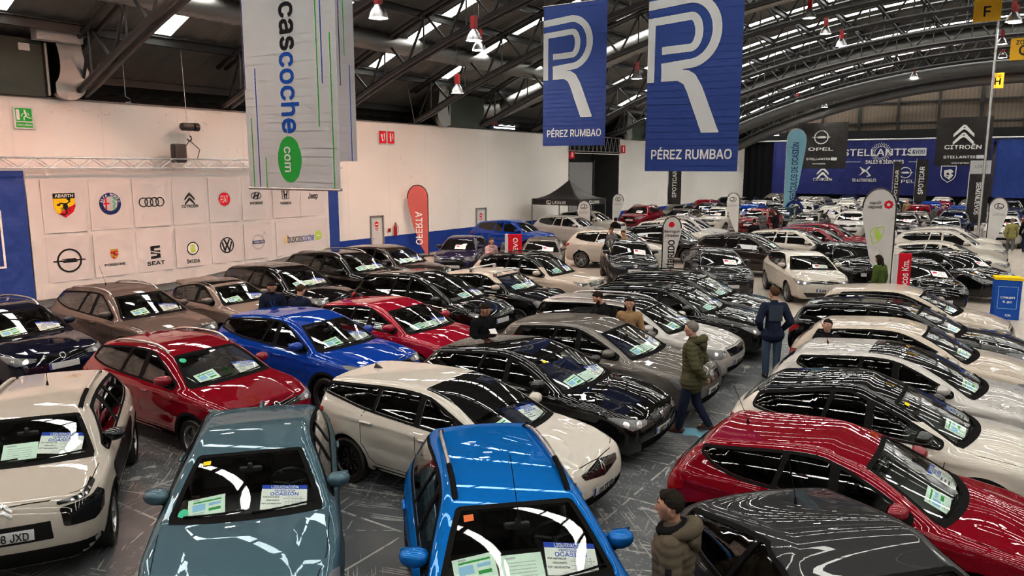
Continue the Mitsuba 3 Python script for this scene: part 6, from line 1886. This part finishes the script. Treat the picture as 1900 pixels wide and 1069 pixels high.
def hibrido(k, M, w, h):
    part(k, 'lettering', xf(moved(rotated(text('HÍBRIDO', .22, 1.12), 90), .30, h * .42, .008), M), 'ink_black')
    part(k, 'red_mark', xf(plate(Point(w * .45, h * .88).buffer(.10), .004, .007), M), 'ink_red')
    part(k, 'lettering', xf(join([text('Berroguín', .09, .55, (w * .5, h * .78), .007), text('Ocasión', .09, .48, (w * .5, h * .72), .007)]), M), 'ink_black')


feather(-10.45, 25.6, 2.42, .64, 22, 'cloth_white', 'white feather flag reading HÍBRIDO between two dark cars', build=hibrido, lean=.14, z0=.25)


def green_car(k, M, w, h):
    car = unary_union([ell(.26, .11), ell(.16, .13, -.02, .08)])
    eco = shapely.affinity.scale(car.difference(car.buffer(-.025)), 1.1, 1.1)
    part(k, 'car_outline', xf(plate(shapely.affinity.translate(shapely.affinity.rotate(eco, -65, origin=(0, 0)), w * .48, h * .62), .024, -.012), M), 'ink_lime')
    part(k, 'leaf', xf(plate(shapely.affinity.translate(shapely.affinity.rotate(ell(.18, .08), 70, origin=(0, 0)), w * .48, h * .62), .024, -.012), M), 'ink_lime')
    part(k, 'red_mark', xf(plate(shapely.affinity.translate(unary_union([Point(.085 * math.cos(a), .085 * math.sin(a)).buffer(.04, 6) for a in np.linspace(0, 2 * math.pi, 9)[:-1]]), w * .22, h * .87), .024, -.012), M), 'ink_red')
    part(k, 'lettering', xf(join([text('Grupo', .085, .30, (w * .62, h * .885), -.012, depth=.024), text('Breogán', .085, .36, (w * .62, h * .85), -.012, depth=.024)]), M), 'ink_black')


feather(-2.85, 24.35, 3.55, .88, 187, 'cloth_white', 'tallest white feather flag with green car outline and red mark', build=green_car, lean=.06)


def vehic(k, M, w, h):
    part(k, 'lettering', xf(moved(rotated(text('VEHÍCULOS DE OCASIÓN', .42, 4.3), 90), .62, h * .55, .008), M), 'ink_navy')
    part(k, 'round_mark', xf(plate(shapely.affinity.translate(ring(.40, .62), .75, h * .17), .004, .007), M), 'ink_navy')


feather(-14.1, 57.2, 6.9, 1.35, 25, 'cloth_cyan', 'tall light blue feather flag reading VEHÍCULOS DE OCASIÓN', edge='alloy', build=vehic, lean=.10, z0=.3)


def oval_l(k, M, w, h):
    part(k, 'round_emblem', xf(plate(shapely.affinity.translate(unary_union([ell(.19, .14).difference(ell(.16, .11)), stroke([(-.02, .10), (-.06, -.05), (.11, -.05)], .035)]), w * .5, h * .86), .024, -.012), M), 'ink_black')
    part(k, 'lettering', xf(text('LEXUS', .12, .45, (w * .52, h * .73), -.012, depth=.024), M), 'ink_grey')


for x, y, h, yaw, lean, lab in ((-19.4, 37.05, 2.35, 208, .05, 'white feather flag with oval emblem in front of the canopy tent'), (-21.9, 44.9, 2.45, 28, .22, 'white feather flag with oval emblem leaning at the wall opening'), (-13.3, 43.9, 2.7, 197, .12, 'white feather flag with oval emblem beside the white car rows'), (-.95, 41.0, 2.8, 3, .14, 'white feather flag with oval emblem at the right edge of the car rows')):
    feather(x, y, h, .72, yaw, 'cloth_white', lab, build=oval_l, lean=lean)


def wide_flag(x, y, h, w, z0, material, txt, label, mirror=False, pole='alloy', head=None, yaw=0.0):
    k = thing('banner_flag', label, 'flag')
    u = np.array([math.cos(math.radians(yaw)), math.sin(math.radians(yaw)), 0])
    M = frame([x, y, 0], u, [0, 0, 1])
    add(k, xf(moved(sheet_mesh(w, h - z0, 6, 12, .014, lambda U, V: .03 * np.sin(V * 2 + U * 3)), 0, z0, 0), M), material)
    part(k, 'pole', xf(tube([(0, 0, 0), (0, h + .1, 0), ], .03, 8), M), pole, smooth=60)
    part(k, 'base', rbox(.7, .7, .06, .02, (x, y, .03)), 'matt_black', smooth=40)
    L_ = .66 * (h - z0)
    part(k, 'lettering', xf(moved(rotated(text(txt, min(w * .42, 1.25 * L_ / len(txt)), L_), -90 if mirror else 90), w * .5, z0 + (h - z0) * .5, .045), M), 'ink_white')
    if head:
        part(k, 'header', xf(moved(sheet_mesh(w, head, 2, 2, .014), 0, h, .0), M), 'cloth_pale')
        part(k, 'lettering', xf(text('LEXUS', .20, w * .6, (w * .55, h + head * .55), .012), M), 'ink_grey')
    return k


wide_flag(-20.4, 50.6, 4.4, .95, 1.6, 'cloth_black', 'SPOTICAR', 'dark upright flag reading SPOTICAR in front of the left wall')
wide_flag(-2.62, 57.5, 3.75, 1.15, .6, 'cloth_black', 'SEMINUEVOS', 'dark square flag reading SEMINUEVOS on a white pole', mirror=True, pole='door_white', head=.85)
wide_flag(-8.35, 68.0, 4.6, .55, .8, 'cloth_black', 'SPOTICAR', 'thin dark flag left of the lion shield, before the stage wall')
wide_flag(-7.0, 70.5, 4.8, .9, 1.4, 'cloth_black', 'SPOTICAR', 'dark flag hanging in front of the lion shield', mirror=False)
p_ = thing('flag_mast', 'tall slender pale mast rising from the right car rows to the roof', 'mast')
add(p_, tube([(-1.36, 43.0, 0), (-1.38, 43.0, 12.6)], .06, 8), 'alloy', smooth=60)
part(p_, 'base', rbox(.5, .5, .05, .02, (-1.36, 43.0, .03)), 'alloy', smooth=40)

# upright price signs and the bin
for x, y, h, w_, txt, lab, yaw in ((-2.32, 21.0, 2.0, .30, 'Pocos Km.', 'red upright sign reading Pocos Km. beside the black city car', 20), (-14.2, 21.2, 1.9, .46, 'NUEVO', 'red upright sign reading NUEVO behind the women', 20)):
    k = thing('totem_sign', lab, 'sign')
    u = np.array([math.cos(math.radians(yaw)), math.sin(math.radians(yaw)), 0])
    M = frame([x, y, 0], u, [0, 0, 1])
    add(k, xf(rbox(w_, h, .12, .01, (w_ / 2, h / 2 + .03, 0)), M), 'ink_red')
    part(k, 'side_strip', xf(bx(.11, h, .125, (-.055, h / 2 + .03, 0)), M), 'door_white')
    part(k, 'lettering', xf(moved(rotated(text(txt, .15, .80), 90), w_ * .56, h * .74, .061), M), 'ink_white')
    part(k, 'foot', rbox(.6, .5, .03, .01, (x + .2, y + .07, .015)), 'matt_black', smooth=30)
k = thing('litter_bin', 'blue cardboard bin with yellow rim at the right block', 'bin')
bx0, by0 = .06, 24.55
M = frame([bx0 - .31, by0, 0], [1, 0.15, 0], [0, 0, 1])
add(k, xf(bx(.62, 1.12, .5, (.31, .56, -.25)), M), 'ink_blue')
part(k, 'rim', xf(bx(.66, .07, .54, (.31, 1.13, -.25)), M), 'ink_yellow')
part(k, 'side_panel', xf(plate(sbox(.08, .30, .54, .92).difference(sbox(.09, .31, .53, .91)), .004, .002), M), 'print_sky')
part(k, 'lettering', xf(join([text('clean', .07, .34, (.31, .62), .002), text('& go', .06, .22, (.31, .50), .002), text('OK', .06, .14, (.36, .12), .002)]), M), 'ink_white')

# a pale table far off and other small things
k = thing('folding_table', 'pale cloth covered table far behind the right rows', 'table')
add(k, rbox(2.2, .8, .05, .02, (-.6, 66.4, .76)), 'door_white', smooth=30)
for sx in (-1, 1):
    for sy in (-1, 1):
        part(k, 'leg', tube([(-.6 + sx, 66.4 + sy * .3, 0), (-.6 + sx, 66.4 + sy * .3, .74)], .025, 6), 'alloy', smooth=60)
for i in range(3):
    c_ = thing('folding_chair', f'pale folding chair at the far cloth table, {("left", "middle", "right")[i]} one', 'chair')
    x = -1.4 + .8 * i
    add(c_, rbox(.45, .42, .04, .015, (x, 65.6, .45)), 'door_white', smooth=30)
    part(c_, 'backrest', rbox(.45, .04, .4, .015, (x, 65.4, .75)), 'door_white', smooth=30)
    for sx in (-1, 1):
        for sy in (-1, 1):
            part(c_, 'leg', tube([(x + sx * .2, 65.6 + sy * .18, 0), (x + sx * .2, 65.6 + sy * .18, .44)], .014, 5), 'alloy', smooth=60)


# ---------------------------------------------------------------- people
for n, c in dict(skin_fair=(.46, .26, .19), skin_tan=(.36, .19, .13), hair_dark=(.018, .014, .012), hair_grey=(.16, .145, .13), hair_brown=(.06, .035, .02), hair_auburn=(.16, .07, .03), cloth_olive=(.060, .058, .032), cloth_khaki=(.085, .070, .050), cloth_ink=(.014, .018, .035), cloth_jet=(.010, .010, .011), cloth_denim=(.045, .070, .115), cloth_grey=(.10, .10, .105), cloth_pink=(.42, .27, .27), cloth_wine=(.10, .025, .03), cloth_tan=(.27, .165, .085), cloth_moss=(.055, .085, .022), cloth_snow=(.55, .55, .54), cloth_mustard=(.23, .21, .075), leather=(.085, .035, .020), eye_white=(.7, .68, .66), lips=(.34, .12, .11), cloth_slate=(.035, .045, .065)).items():
    diffuse(n, c)
plastic('leather', (.10, .035, .018), .3)


def blob(p, r, seg=10):
    return m3.Manifold.sphere(r, seg).translate([float(x) for x in p])


def chain(pts, rs, seg=10):
    return [m3.Manifold.batch_hull([blob(a, ra, seg), blob(b, rb, seg)]) for a, b, ra, rb in zip(pts[:-1], pts[1:], rs[:-1], rs[1:])]


def finish(parts, edge=.03, it=8, keep=None):
    m = m3.Manifold.batch_boolean(parts, m3.OpType.Add).refine_to_length(edge).to_mesh()
    t = trimesh.Trimesh(m.vert_properties[:, :3], m.tri_verts, process=True)
    trimesh.smoothing.filter_taubin(t, lamb=.5, nu=.52, iterations=it)
    return np.array(t.vertices), np.array(t.faces)


def person(x, y, yaw, label, h=1.75, top='cloth_ink', legs='cloth_denim', hair='hair_dark', skin='skin_fair', shoe='matt_black', arms='down', stride=0.0, look=0.0, nod=0.0, lean=0.0, quilt=False, hood=False, long_hair=False, bald=False, patch=None, detail=1, wide=1.0, beard=False, scarf=None, z=0.0, cap=None, stoop=0.0):
    k = thing('person', label, 'person')
    s = h / 1.75
    A = math.radians
    hip = np.array([0, 0, .93])
    ln = np.array([math.sin(A(lean)), 0, math.cos(A(lean))])
    chest, neck = hip + ln * .40, hip + ln * .555
    head = neck + np.array([.035 + .05 * math.sin(A(nod)), 0, .165 - .02 * abs(math.sin(A(nod)))])
    J = {}
    for sg, nm in ((1, 'L'), (-1, 'R')):
        st = stride * sg
        sh = chest + ln * .075 + np.array([0, sg * .175 * wide, 0])
        J['sh' + nm] = sh
        a = arms if isinstance(arms, str) else arms[0 if sg > 0 else 1]
        if a == 'down':
            el, wr = sh + [-.03 - .25 * st, sg * .075, -.29], sh + [.03 - .45 * st, sg * .085, -.53]
        elif a == 'back':
            el, wr = sh + [-.12, sg * .10, -.27], sh + [-.22, -sg * .06, -.45]
        elif a == 'pocket':
            el, wr = sh + [-.10, sg * .12, -.27], sh + [.10, sg * .03, -.46]
        elif a == 'read':
            el, wr = sh + [.02, sg * .06, -.29], sh + [.26, -sg * .08, -.24]
        elif a == 'up':
            el, wr = sh + [.10, sg * .06, -.26], sh + [.22, -sg * .04, -.02]
        elif a == 'point':
            el, wr = sh + [.18, sg * .08, -.20], sh + [.42, sg * .02, -.12]
        J['el' + nm], J['wr' + nm] = el, wr
        hp = hip + [0, sg * .095, -.02]
        kn = hp + [.02 + .20 * st, sg * .01, -.44]
        an = np.array([hp[0] + .42 * st - (.10 if st < -.2 else 0), hp[1], .085 + (.06 if st < -.2 else 0)])
        J['hp' + nm], J['kn' + nm], J['an' + nm] = hp, kn, an
    B, C, Lg = [], [], []
    B += chain([hip, hip + ln * .16, chest], [.125, .115, .135]) + chain([chest + [0, .09, .02], chest + [0, -.09, .02]], [.11, .11]) + chain([neck - ln * .04, head - [.02, 0, .05]], [.058, .056])
    for sg, nm in ((1, 'L'), (-1, 'R')):
        B += chain([J['sh' + nm], J['el' + nm], J['wr' + nm]], [.058, .043, .030]) + chain([J['hp' + nm], J['kn' + nm], J['an' + nm]], [.088, .058, .042]) + chain([J['an' + nm], J['an' + nm] + [.13, 0, -.05]], [.042, .034])
        B += chain([chest + [0, sg * .08, .05], J['sh' + nm]], [.075, .062])
        w = J['wr' + nm]
        d = (w - J['el' + nm])
        d /= np.linalg.norm(d)
        side = np.cross(d, [1.0, 0, 0]) if abs(d[0]) < .8 else np.cross(d, [0, 0, 1.0])
        side /= np.linalg.norm(side)
        fw_ = np.cross(side, d)
        palm = w + d * .075
        B.append(m3.Manifold.batch_hull([blob(w, .024), blob(palm + fw_ * .030, .014), blob(palm - fw_ * .030, .014)]))
        if detail >= 1:
            for i in range(4):
                p0 = palm + fw_ * (.030 - .020 * i)
                l_ = (.034, .040, .037, .028)[i]
                p1 = p0 + d * l_
                p2 = p1 + d * l_ * .6 + side * (-sg) * l_ * .55
                B += chain([p0, p1, p2], [.0095, .009, .0075], 8)
            t0 = w + d * .03 + fw_ * .028
            B += chain([t0, t0 + fw_ * .028 + d * .022, t0 + fw_ * .030 + d * .052], [.012, .010, .008], 8)
    # head: skull, jaw, nose, ears, chin
    R0 = head
    Hd = [blob(R0 + [-.018, 0, .035], .092, 16), m3.Manifold.batch_hull([blob(R0 + [.030, .030, .03], .058, 12), blob(R0 + [.030, -.030, .03], .058, 12), blob(R0 + [.048, .015, -.065], .034, 12), blob(R0 + [.048, -.015, -.065], .034, 12), blob(R0 + [-.01, .038, -.03], .045, 12), blob(R0 + [-.01, -.038, -.03], .045, 12)])]
    Hd.append(m3.Manifold.batch_hull([blob(R0 + [.084, 0, .035], .012, 8), blob(R0 + [.108, 0, -.008], .012, 8), blob(R0 + [.088, .014, -.012], .010, 8), blob(R0 + [.088, -.014, -.012], .010, 8)]))
    for sg in (1, -1):
        Hd.append(m3.Manifold.batch_hull([blob(R0 + [.0, sg * .090, .025], .014, 8), blob(R0 + [.005, sg * .086, -.02], .011, 8)]))
        Hd.append(m3.Manifold.batch_hull([blob(R0 + [.082, sg * .018, .052], .010, 8), blob(R0 + [.070, sg * .048, .050], .010, 8)]))
    turn = lambda P: (lambda q: q)(P)
    ca, sa, cn, sn = math.cos(A(look)), math.sin(A(look)), math.cos(A(nod)), math.sin(A(nod))
    RH = np.array([[ca, -sa, 0], [sa, ca, 0], [0, 0, 1]]) @ np.array([[cn, 0, sn], [0, 1, 0], [-sn, 0, cn]])
    TH = np.eye(4)
    TH[:3, :3], TH[:3, 3] = RH, (head - [.02, 0, .06]) - RH @ (head - [.02, 0, .06])
    headm = m3.Manifold.batch_boolean(Hd, m3.OpType.Add).transform(TH[:3])
    E1 = {0: .07, 1: .045, 2: .022}[detail]
    body = finish(B + [headm], E1, 5 if detail == 2 else 2)
    # clothes
    g = .024
    for sg, nm in ((1, 'L'), (-1, 'R')):
        C += chain([J['sh' + nm], J['el' + nm], J['wr' + nm]], [.066 + g, .052 + g, .036 + g * .7]) + chain([chest + [0, sg * .08, .05], J['sh' + nm]], [.09 + g * .6, .064 + g])
        Lg += chain([J['hp' + nm], J['kn' + nm], J['an' + nm] + [0, 0, .0]], [.100, .076, .060])
    Lg += chain([hip + [0, .05, 0], hip + [0, -.05, 0]], [.118, .118])
    fat = .020 if quilt else .006
    C += chain([hip - [0, 0, .14 if quilt else .09], hip + ln * .18, chest], [.150 + fat, .140 + fat, .150 + fat]) + chain([hip + [0, .075, -.08], hip + [0, -.075, -.08]], [.150 + fat] * 2) + chain([chest + [0, .09, .02], chest + [0, -.09, .02]], [.125 + fat] * 2) + chain([chest, neck - ln * .01], [.13, .082 if not quilt else .095])
    cm = finish(C, {0: .07, 1: .04, 2: .015 if quilt else .022}[detail], 10 if detail == 2 else 4)
    if quilt:
        t_ = trimesh.Trimesh(cm[0], cm[1], process=False)
        q = t_.vertices[:, 2] / .072
        t_.vertices += t_.vertex_normals * (.015 * (np.abs(np.sin(q * math.pi)) ** .5 - .6))[:, None]
        cm = (np.array(t_.vertices), np.array(t_.faces))
    lm = finish(Lg, {0: .08, 1: .05, 2: .03}[detail], 8 if detail == 2 else 4)
    tw = T().translate([x, y, z]).rotate([0, 0, 1], yaw).scale([s, s, s])
    add(k, body, skin, smooth=True, to_world=tw)
    part(k, 'jacket', cm, top, smooth=True, to_world=tw)
    part(k, 'trousers', lm, legs, smooth=True, to_world=tw)
    for sg, nm in ((1, 'L'), (-1, 'R')):
        a = J['an' + nm]
        pitch = .06 if stride * sg < -.2 else 0
        sm = m3.Manifold.batch_hull([blob(a + [-.045, 0, -.045 - 0], .04, 12), blob(a + [.03, 0, -.035], .045, 12), blob(a + [.155, 0, -.055 - pitch * .4], .032, 12), blob(a + [.09, .02, -.052], .035, 12), blob(a + [.0, 0, .02], .045, 12)])
        sm = (sm ^ m3.Manifold.cube([2, 2, 2], True).translate([0, 0, 1.0 + .002])).to_mesh()
        part(k, 'shoe', (sm.vert_properties[:, :3], sm.tri_verts), shoe, smooth=50, to_world=tw)
    on = lambda m_: xf(m_, TH)
    if not bald:
        hc = [blob(R0 + [-.026, 0, .046], .0965, 18)]
        if long_hair:
            hc += [m3.Manifold.batch_hull([blob(R0 + [-.06, sg * .06, .02], .05), blob(R0 + [-.055, sg * .075, -.16], .04), blob(R0 + [-.02, sg * .085, -.05], .025)]) for sg in (1, -1)] + [m3.Manifold.batch_hull([blob(R0 + [-.075, 0, .02], .06), blob(R0 + [-.085, 0, -.18], .05)])]
        hm_ = m3.Manifold.batch_boolean(hc, m3.OpType.Add)
        hm_ = hm_ + m3.Manifold.batch_hull([blob(R0 + [.045, .04, .105], .026), blob(R0 + [.045, -.04, .105], .026), blob(R0 + [-.04, 0, .125], .03)])
        cut = m3.Manifold.batch_hull([blob(R0 + [.075, 0, -.02], .078, 16), blob(R0 + [.085, 0, .03], .072, 16), blob(R0 + [.16, 0, .0], .09, 16)])
        hm_ = hm_ - cut
        hm_ = hm_ - m3.Manifold.cube([.2, .3, .3], True).translate(list(R0 + [.140, 0, -.068]))
        if not long_hair:
            hm_ = hm_ - m3.Manifold.cube([.4, .4, .3], True).translate(list(R0 + [.17, 0, -.13])) - m3.Manifold.cube([.4, .4, .2], True).translate(list(R0 + [0, 0, -.135])) - m3.Manifold.cube([.09, .4, .2], True).translate(list(R0 + [.0, 0, -.075]))
        v_, f_ = finish([hm_], .014 if detail == 2 else .03, 3)
        v_ = v_ + (meshkit.noise(v_ * 60, 3)[:, None] - .5) * .006
        part(k, 'hair', on((v_, f_)), hair, smooth=True, to_world=tw)
    if beard:
        bm = m3.Manifold.batch_hull([blob(R0 + [.052, .02, -.072], .034), blob(R0 + [.052, -.02, -.072], .034), blob(R0 + [.012, .05, -.035], .032), blob(R0 + [.012, -.05, -.035], .032)]) - m3.Manifold.batch_hull([blob(R0 + [.10, .02, -.028], .022), blob(R0 + [.10, -.02, -.028], .022)])
        part(k, 'beard', on(finish([bm], .015, 2)), hair, smooth=True, to_world=tw)
    if detail:
        for sg in (1, -1):
            ev, ef = rbox(.008, .024, .012, .004, R0 + np.array([.083, sg * .033, .034]))
            e = part(k, 'eye', on((ev, ef)), 'eye_white', smooth=60, to_world=tw)
            add(e + '__iris', on(tube([R0 + [.085, sg * .033, .034], R0 + [.0885, sg * .033, .034]], .0062, 8)), 'ink_black', to_world=tw)
            part(k, 'eyebrow', on(tube([R0 + [.087, sg * .016, .056], R0 + [.083, sg * .034, .060], R0 + [.070, sg * .052, .055]], .0042, 5)), hair, to_world=tw)
        part(k, 'mouth', on(tube([R0 + [.078, .026, -.047], R0 + [.087, 0, -.046], R0 + [.078, -.026, -.047]], [.003, .006, .003], 6)), 'lips', smooth=60, to_world=tw)
    if hood:
        t = np.linspace(-2.6, 2.6, 24)
        c0 = neck + np.array([-.03, 0, -.005])
        hp_ = np.stack([c0[0] + .105 * -np.cos(t) * 1.05 - .01, c0[1] + .118 * np.sin(t), c0[2] + .0 + .045 * np.cos(t)], 1)
        part(k, 'hood', join([tube(hp_, .040 + .030 * np.clip(np.cos(t), 0, 1), 10), finish([m3.Manifold.batch_hull([blob(c0 + [-.11, 0, .02], .06), blob(c0 + [-.12, .07, -.04], .05), blob(c0 + [-.12, -.07, -.04], .05), blob(c0 + [-.13, 0, -.12], .045)])], .03, 4)]), top, smooth=50, to_world=tw)
    if scarf:
        t = np.linspace(0, 2 * math.pi, 22)
        part(k, 'scarf', tube(np.stack([neck[0] + .09 * np.cos(t) + .01, .095 * np.sin(t), neck[2] + .01 - .03 * np.cos(t)], 1), .042, 8), scarf, smooth=60, to_world=tw)
    if patch:
        for nm, pm, mat in patch(J, chest, hip, neck):
            part(k, nm, pm, mat, to_world=tw)
    return k, tw, J


def zip_line(J, chest, hip, neck):
    p = np.array([[hip[0] + .175, 0, hip[2] + .05], [hip[0] + .175, 0, hip[2] + .2], [chest[0] + .175, 0, chest[2]], [neck[0] + .10, 0, neck[2]]])
    return [('zip', tube(p, .007, 5), 'ink_black')]


def sleeve_badge(J, chest, hip, neck):
    return [('sleeve_badge', rbox(.05, .01, .07, .003, J['shL'] * .55 + J['elL'] * .45 + [.0, .094, 0]), 'ink_black')]


def back_panel(J, chest, hip, neck):
    return [('back_panel', rbox(.02, .26, .30, .008, chest + np.array([-.166, 0, -.03])), 'cloth_slate')]


def papers(J, chest, hip, neck):
    return [('leaflet', rotx(rbox(.006, .15, .21, .002), 40, (J['wrL'] + J['wrR']) / 2 + np.array([.07, 0, .06])), 'sheet_white')]


def lanyard(J, chest, hip, neck):
    return [('lanyard', join([tube([neck + [.06, sg * .07, -.02], chest + [.168, sg * .03, -.02], chest + [.172, 0, -.12]], .006, 5) for sg in (1, -1)]), 'ink_blue')]


person(-1.93, 5.13, 192, 'man in khaki quilted jacket with black hood lining in the right foreground', detail=2, h=1.72, top='cloth_khaki', legs='cloth_jet', hair='hair_dark', skin='skin_tan', quilt=True, hood=True, arms='down', nod=4, patch=sleeve_badge, look=10, scarf='cloth_jet')
person(-3.98, 11.12, 185, 'grey haired man in olive quilted jacket walking past the grey brown hatchback', detail=2, h=1.76, top='cloth_olive', legs='cloth_ink', hair='hair_grey', shoe='leather', quilt=True, hood=True, arms=('back', 'pocket'), stride=.38, nod=6)
person(-3.78, 15.05, 118, 'man in navy jacket and jeans seen from behind in the aisle', detail=2, h=1.80, top='cloth_ink', legs='cloth_denim', hair='hair_brown', arms=('pocket', 'pocket'), patch=back_panel, look=18)
person(-2.55, 13.85, -75, 'boy with short dark hair between the cream and silver hatchbacks', h=1.50, top='cloth_jet', legs='cloth_grey', skin='skin_fair', look=-20)
person(-7.90, 10.95, -15, 'balding man in black coat reading a leaflet by the crimson hatchback', h=1.72, top='cloth_jet', legs='cloth_jet', hair='hair_dark', skin='skin_tan', arms='read', nod=28, patch=papers, wide=1.08, bald=False)
person(-6.45, 13.19, -150, 'dark haired man in black jacket bending beside the woman in the grey car row', h=1.76, top='cloth_jet', legs='cloth_jet', lean=14, nod=30, arms='pocket', beard=True)
person(-6.02, 13.19, -70, 'long haired woman in tan top behind the grey brown hatchback', h=1.66, top='cloth_tan', legs='cloth_jet', long_hair=True, nod=10, arms='down')
person(-13.05, 10.42, -40, 'man in dark jacket with blue lanyard beside the small grey car', h=1.75, top='cloth_ink', legs='cloth_jet', beard=True, nod=24, patch=lanyard, skin='skin_tan', arms='read')
person(-12.35, 10.55, 110, 'brown haired man in navy suit seen from behind by the cobalt crossover', h=1.70, top='cloth_ink', legs='cloth_ink', hair='hair_brown', nod=20, arms='read')
person(-15.55, 22.1, -30, 'woman in pale pink coat and scarf pointing, beside the dark violet city car', h=1.62, top='cloth_pink', legs='cloth_jet', hair='hair_brown', long_hair=True, scarf='cloth_pink', arms=('down', 'point'))
person(-15.25, 22.75, -70, 'bald man in dark jumper beside the woman in pink', h=1.72, top='cloth_grey', legs='cloth_jet', bald=True, arms='read')
person(-14.65, 22.25, 160, 'auburn haired woman in brown top right of the bald man', h=1.60, top='cloth_wine', legs='cloth_jet', hair='hair_auburn', long_hair=True, arms='up')
person(-13.45, 27.6, -100, 'man in dark coat behind the dark grey crossover', h=1.74, top='cloth_grey', legs='cloth_jet', hair='hair_brown', nod=18)
person(-12.9, 27.65, -130, 'man in beige top looking down behind the dark grey crossover', h=1.66, top='cloth_tan', legs='cloth_jet', hair='hair_brown', nod=26)
person(-3.05, 23.6, 150, 'dark haired woman in moss green coat between the black cars', h=1.66, top='cloth_moss', legs='cloth_jet', long_hair=True, nod=15, quilt=True)
person(-16.2, 33.6, 100, 'person in black hooded coat behind the white tall car', h=1.70, top='cloth_jet', legs='cloth_jet', hood=True, detail=0)
person(-12.0, 44.1, -60, 'person in grey coat with a child in front of the far rows', h=1.70, top='cloth_grey', legs='cloth_grey', hair='hair_auburn', arms='read', detail=0)
person(-11.2, 43.9, 170, 'bearded man in black coat with hand at his chin before the far rows', h=1.74, top='cloth_jet', legs='cloth_jet', beard=True, arms=('up', 'down'), detail=0)
person(-10.3, 36.5, 90, 'person in black jacket behind the brown tall car', h=1.68, top='cloth_jet', legs='cloth_jet', detail=0)
person(-4.9, 40.4, -90, 'person in dark coat at the aisle of the far rows', h=1.70, top='cloth_jet', legs='cloth_jet', hair='hair_auburn', detail=0)
person(-4.5, 37.6, -120, 'person in white and black jacket left of the stacked white cars', h=1.64, top='cloth_snow', legs='cloth_jet', detail=0)
person(-.02, 44.2, 95, 'person in mustard jacket walking at the right edge', h=1.68, top='cloth_mustard', legs='cloth_grey', hair='hair_grey', stride=.25, shoe='door_white', detail=0)
person(.62, 44.6, 95, 'person in black coat walking at the right edge beside the mustard jacket', h=1.80, top='cloth_jet', legs='cloth_ink', stride=-.25, detail=0)
person(-8.6, 63.3, -90, 'bald man far off among the silver cars', h=1.76, top='cloth_wine', legs='cloth_jet', bald=True, detail=0)
person(-6.6, 62.6, -100, 'man in tan coat far off among the red and blue cars', h=1.80, top='cloth_tan', legs='cloth_grey', bald=True, detail=0)
person(-3.9, 56.9, -80, 'person in dark red top far off in the aisle', h=1.70, top='cloth_wine', legs='cloth_grey', detail=0)
person(-4.35, 57.6, -60, 'person in grey far off in the aisle beside the dark red top', h=1.66, top='cloth_grey', legs='cloth_denim', detail=0)
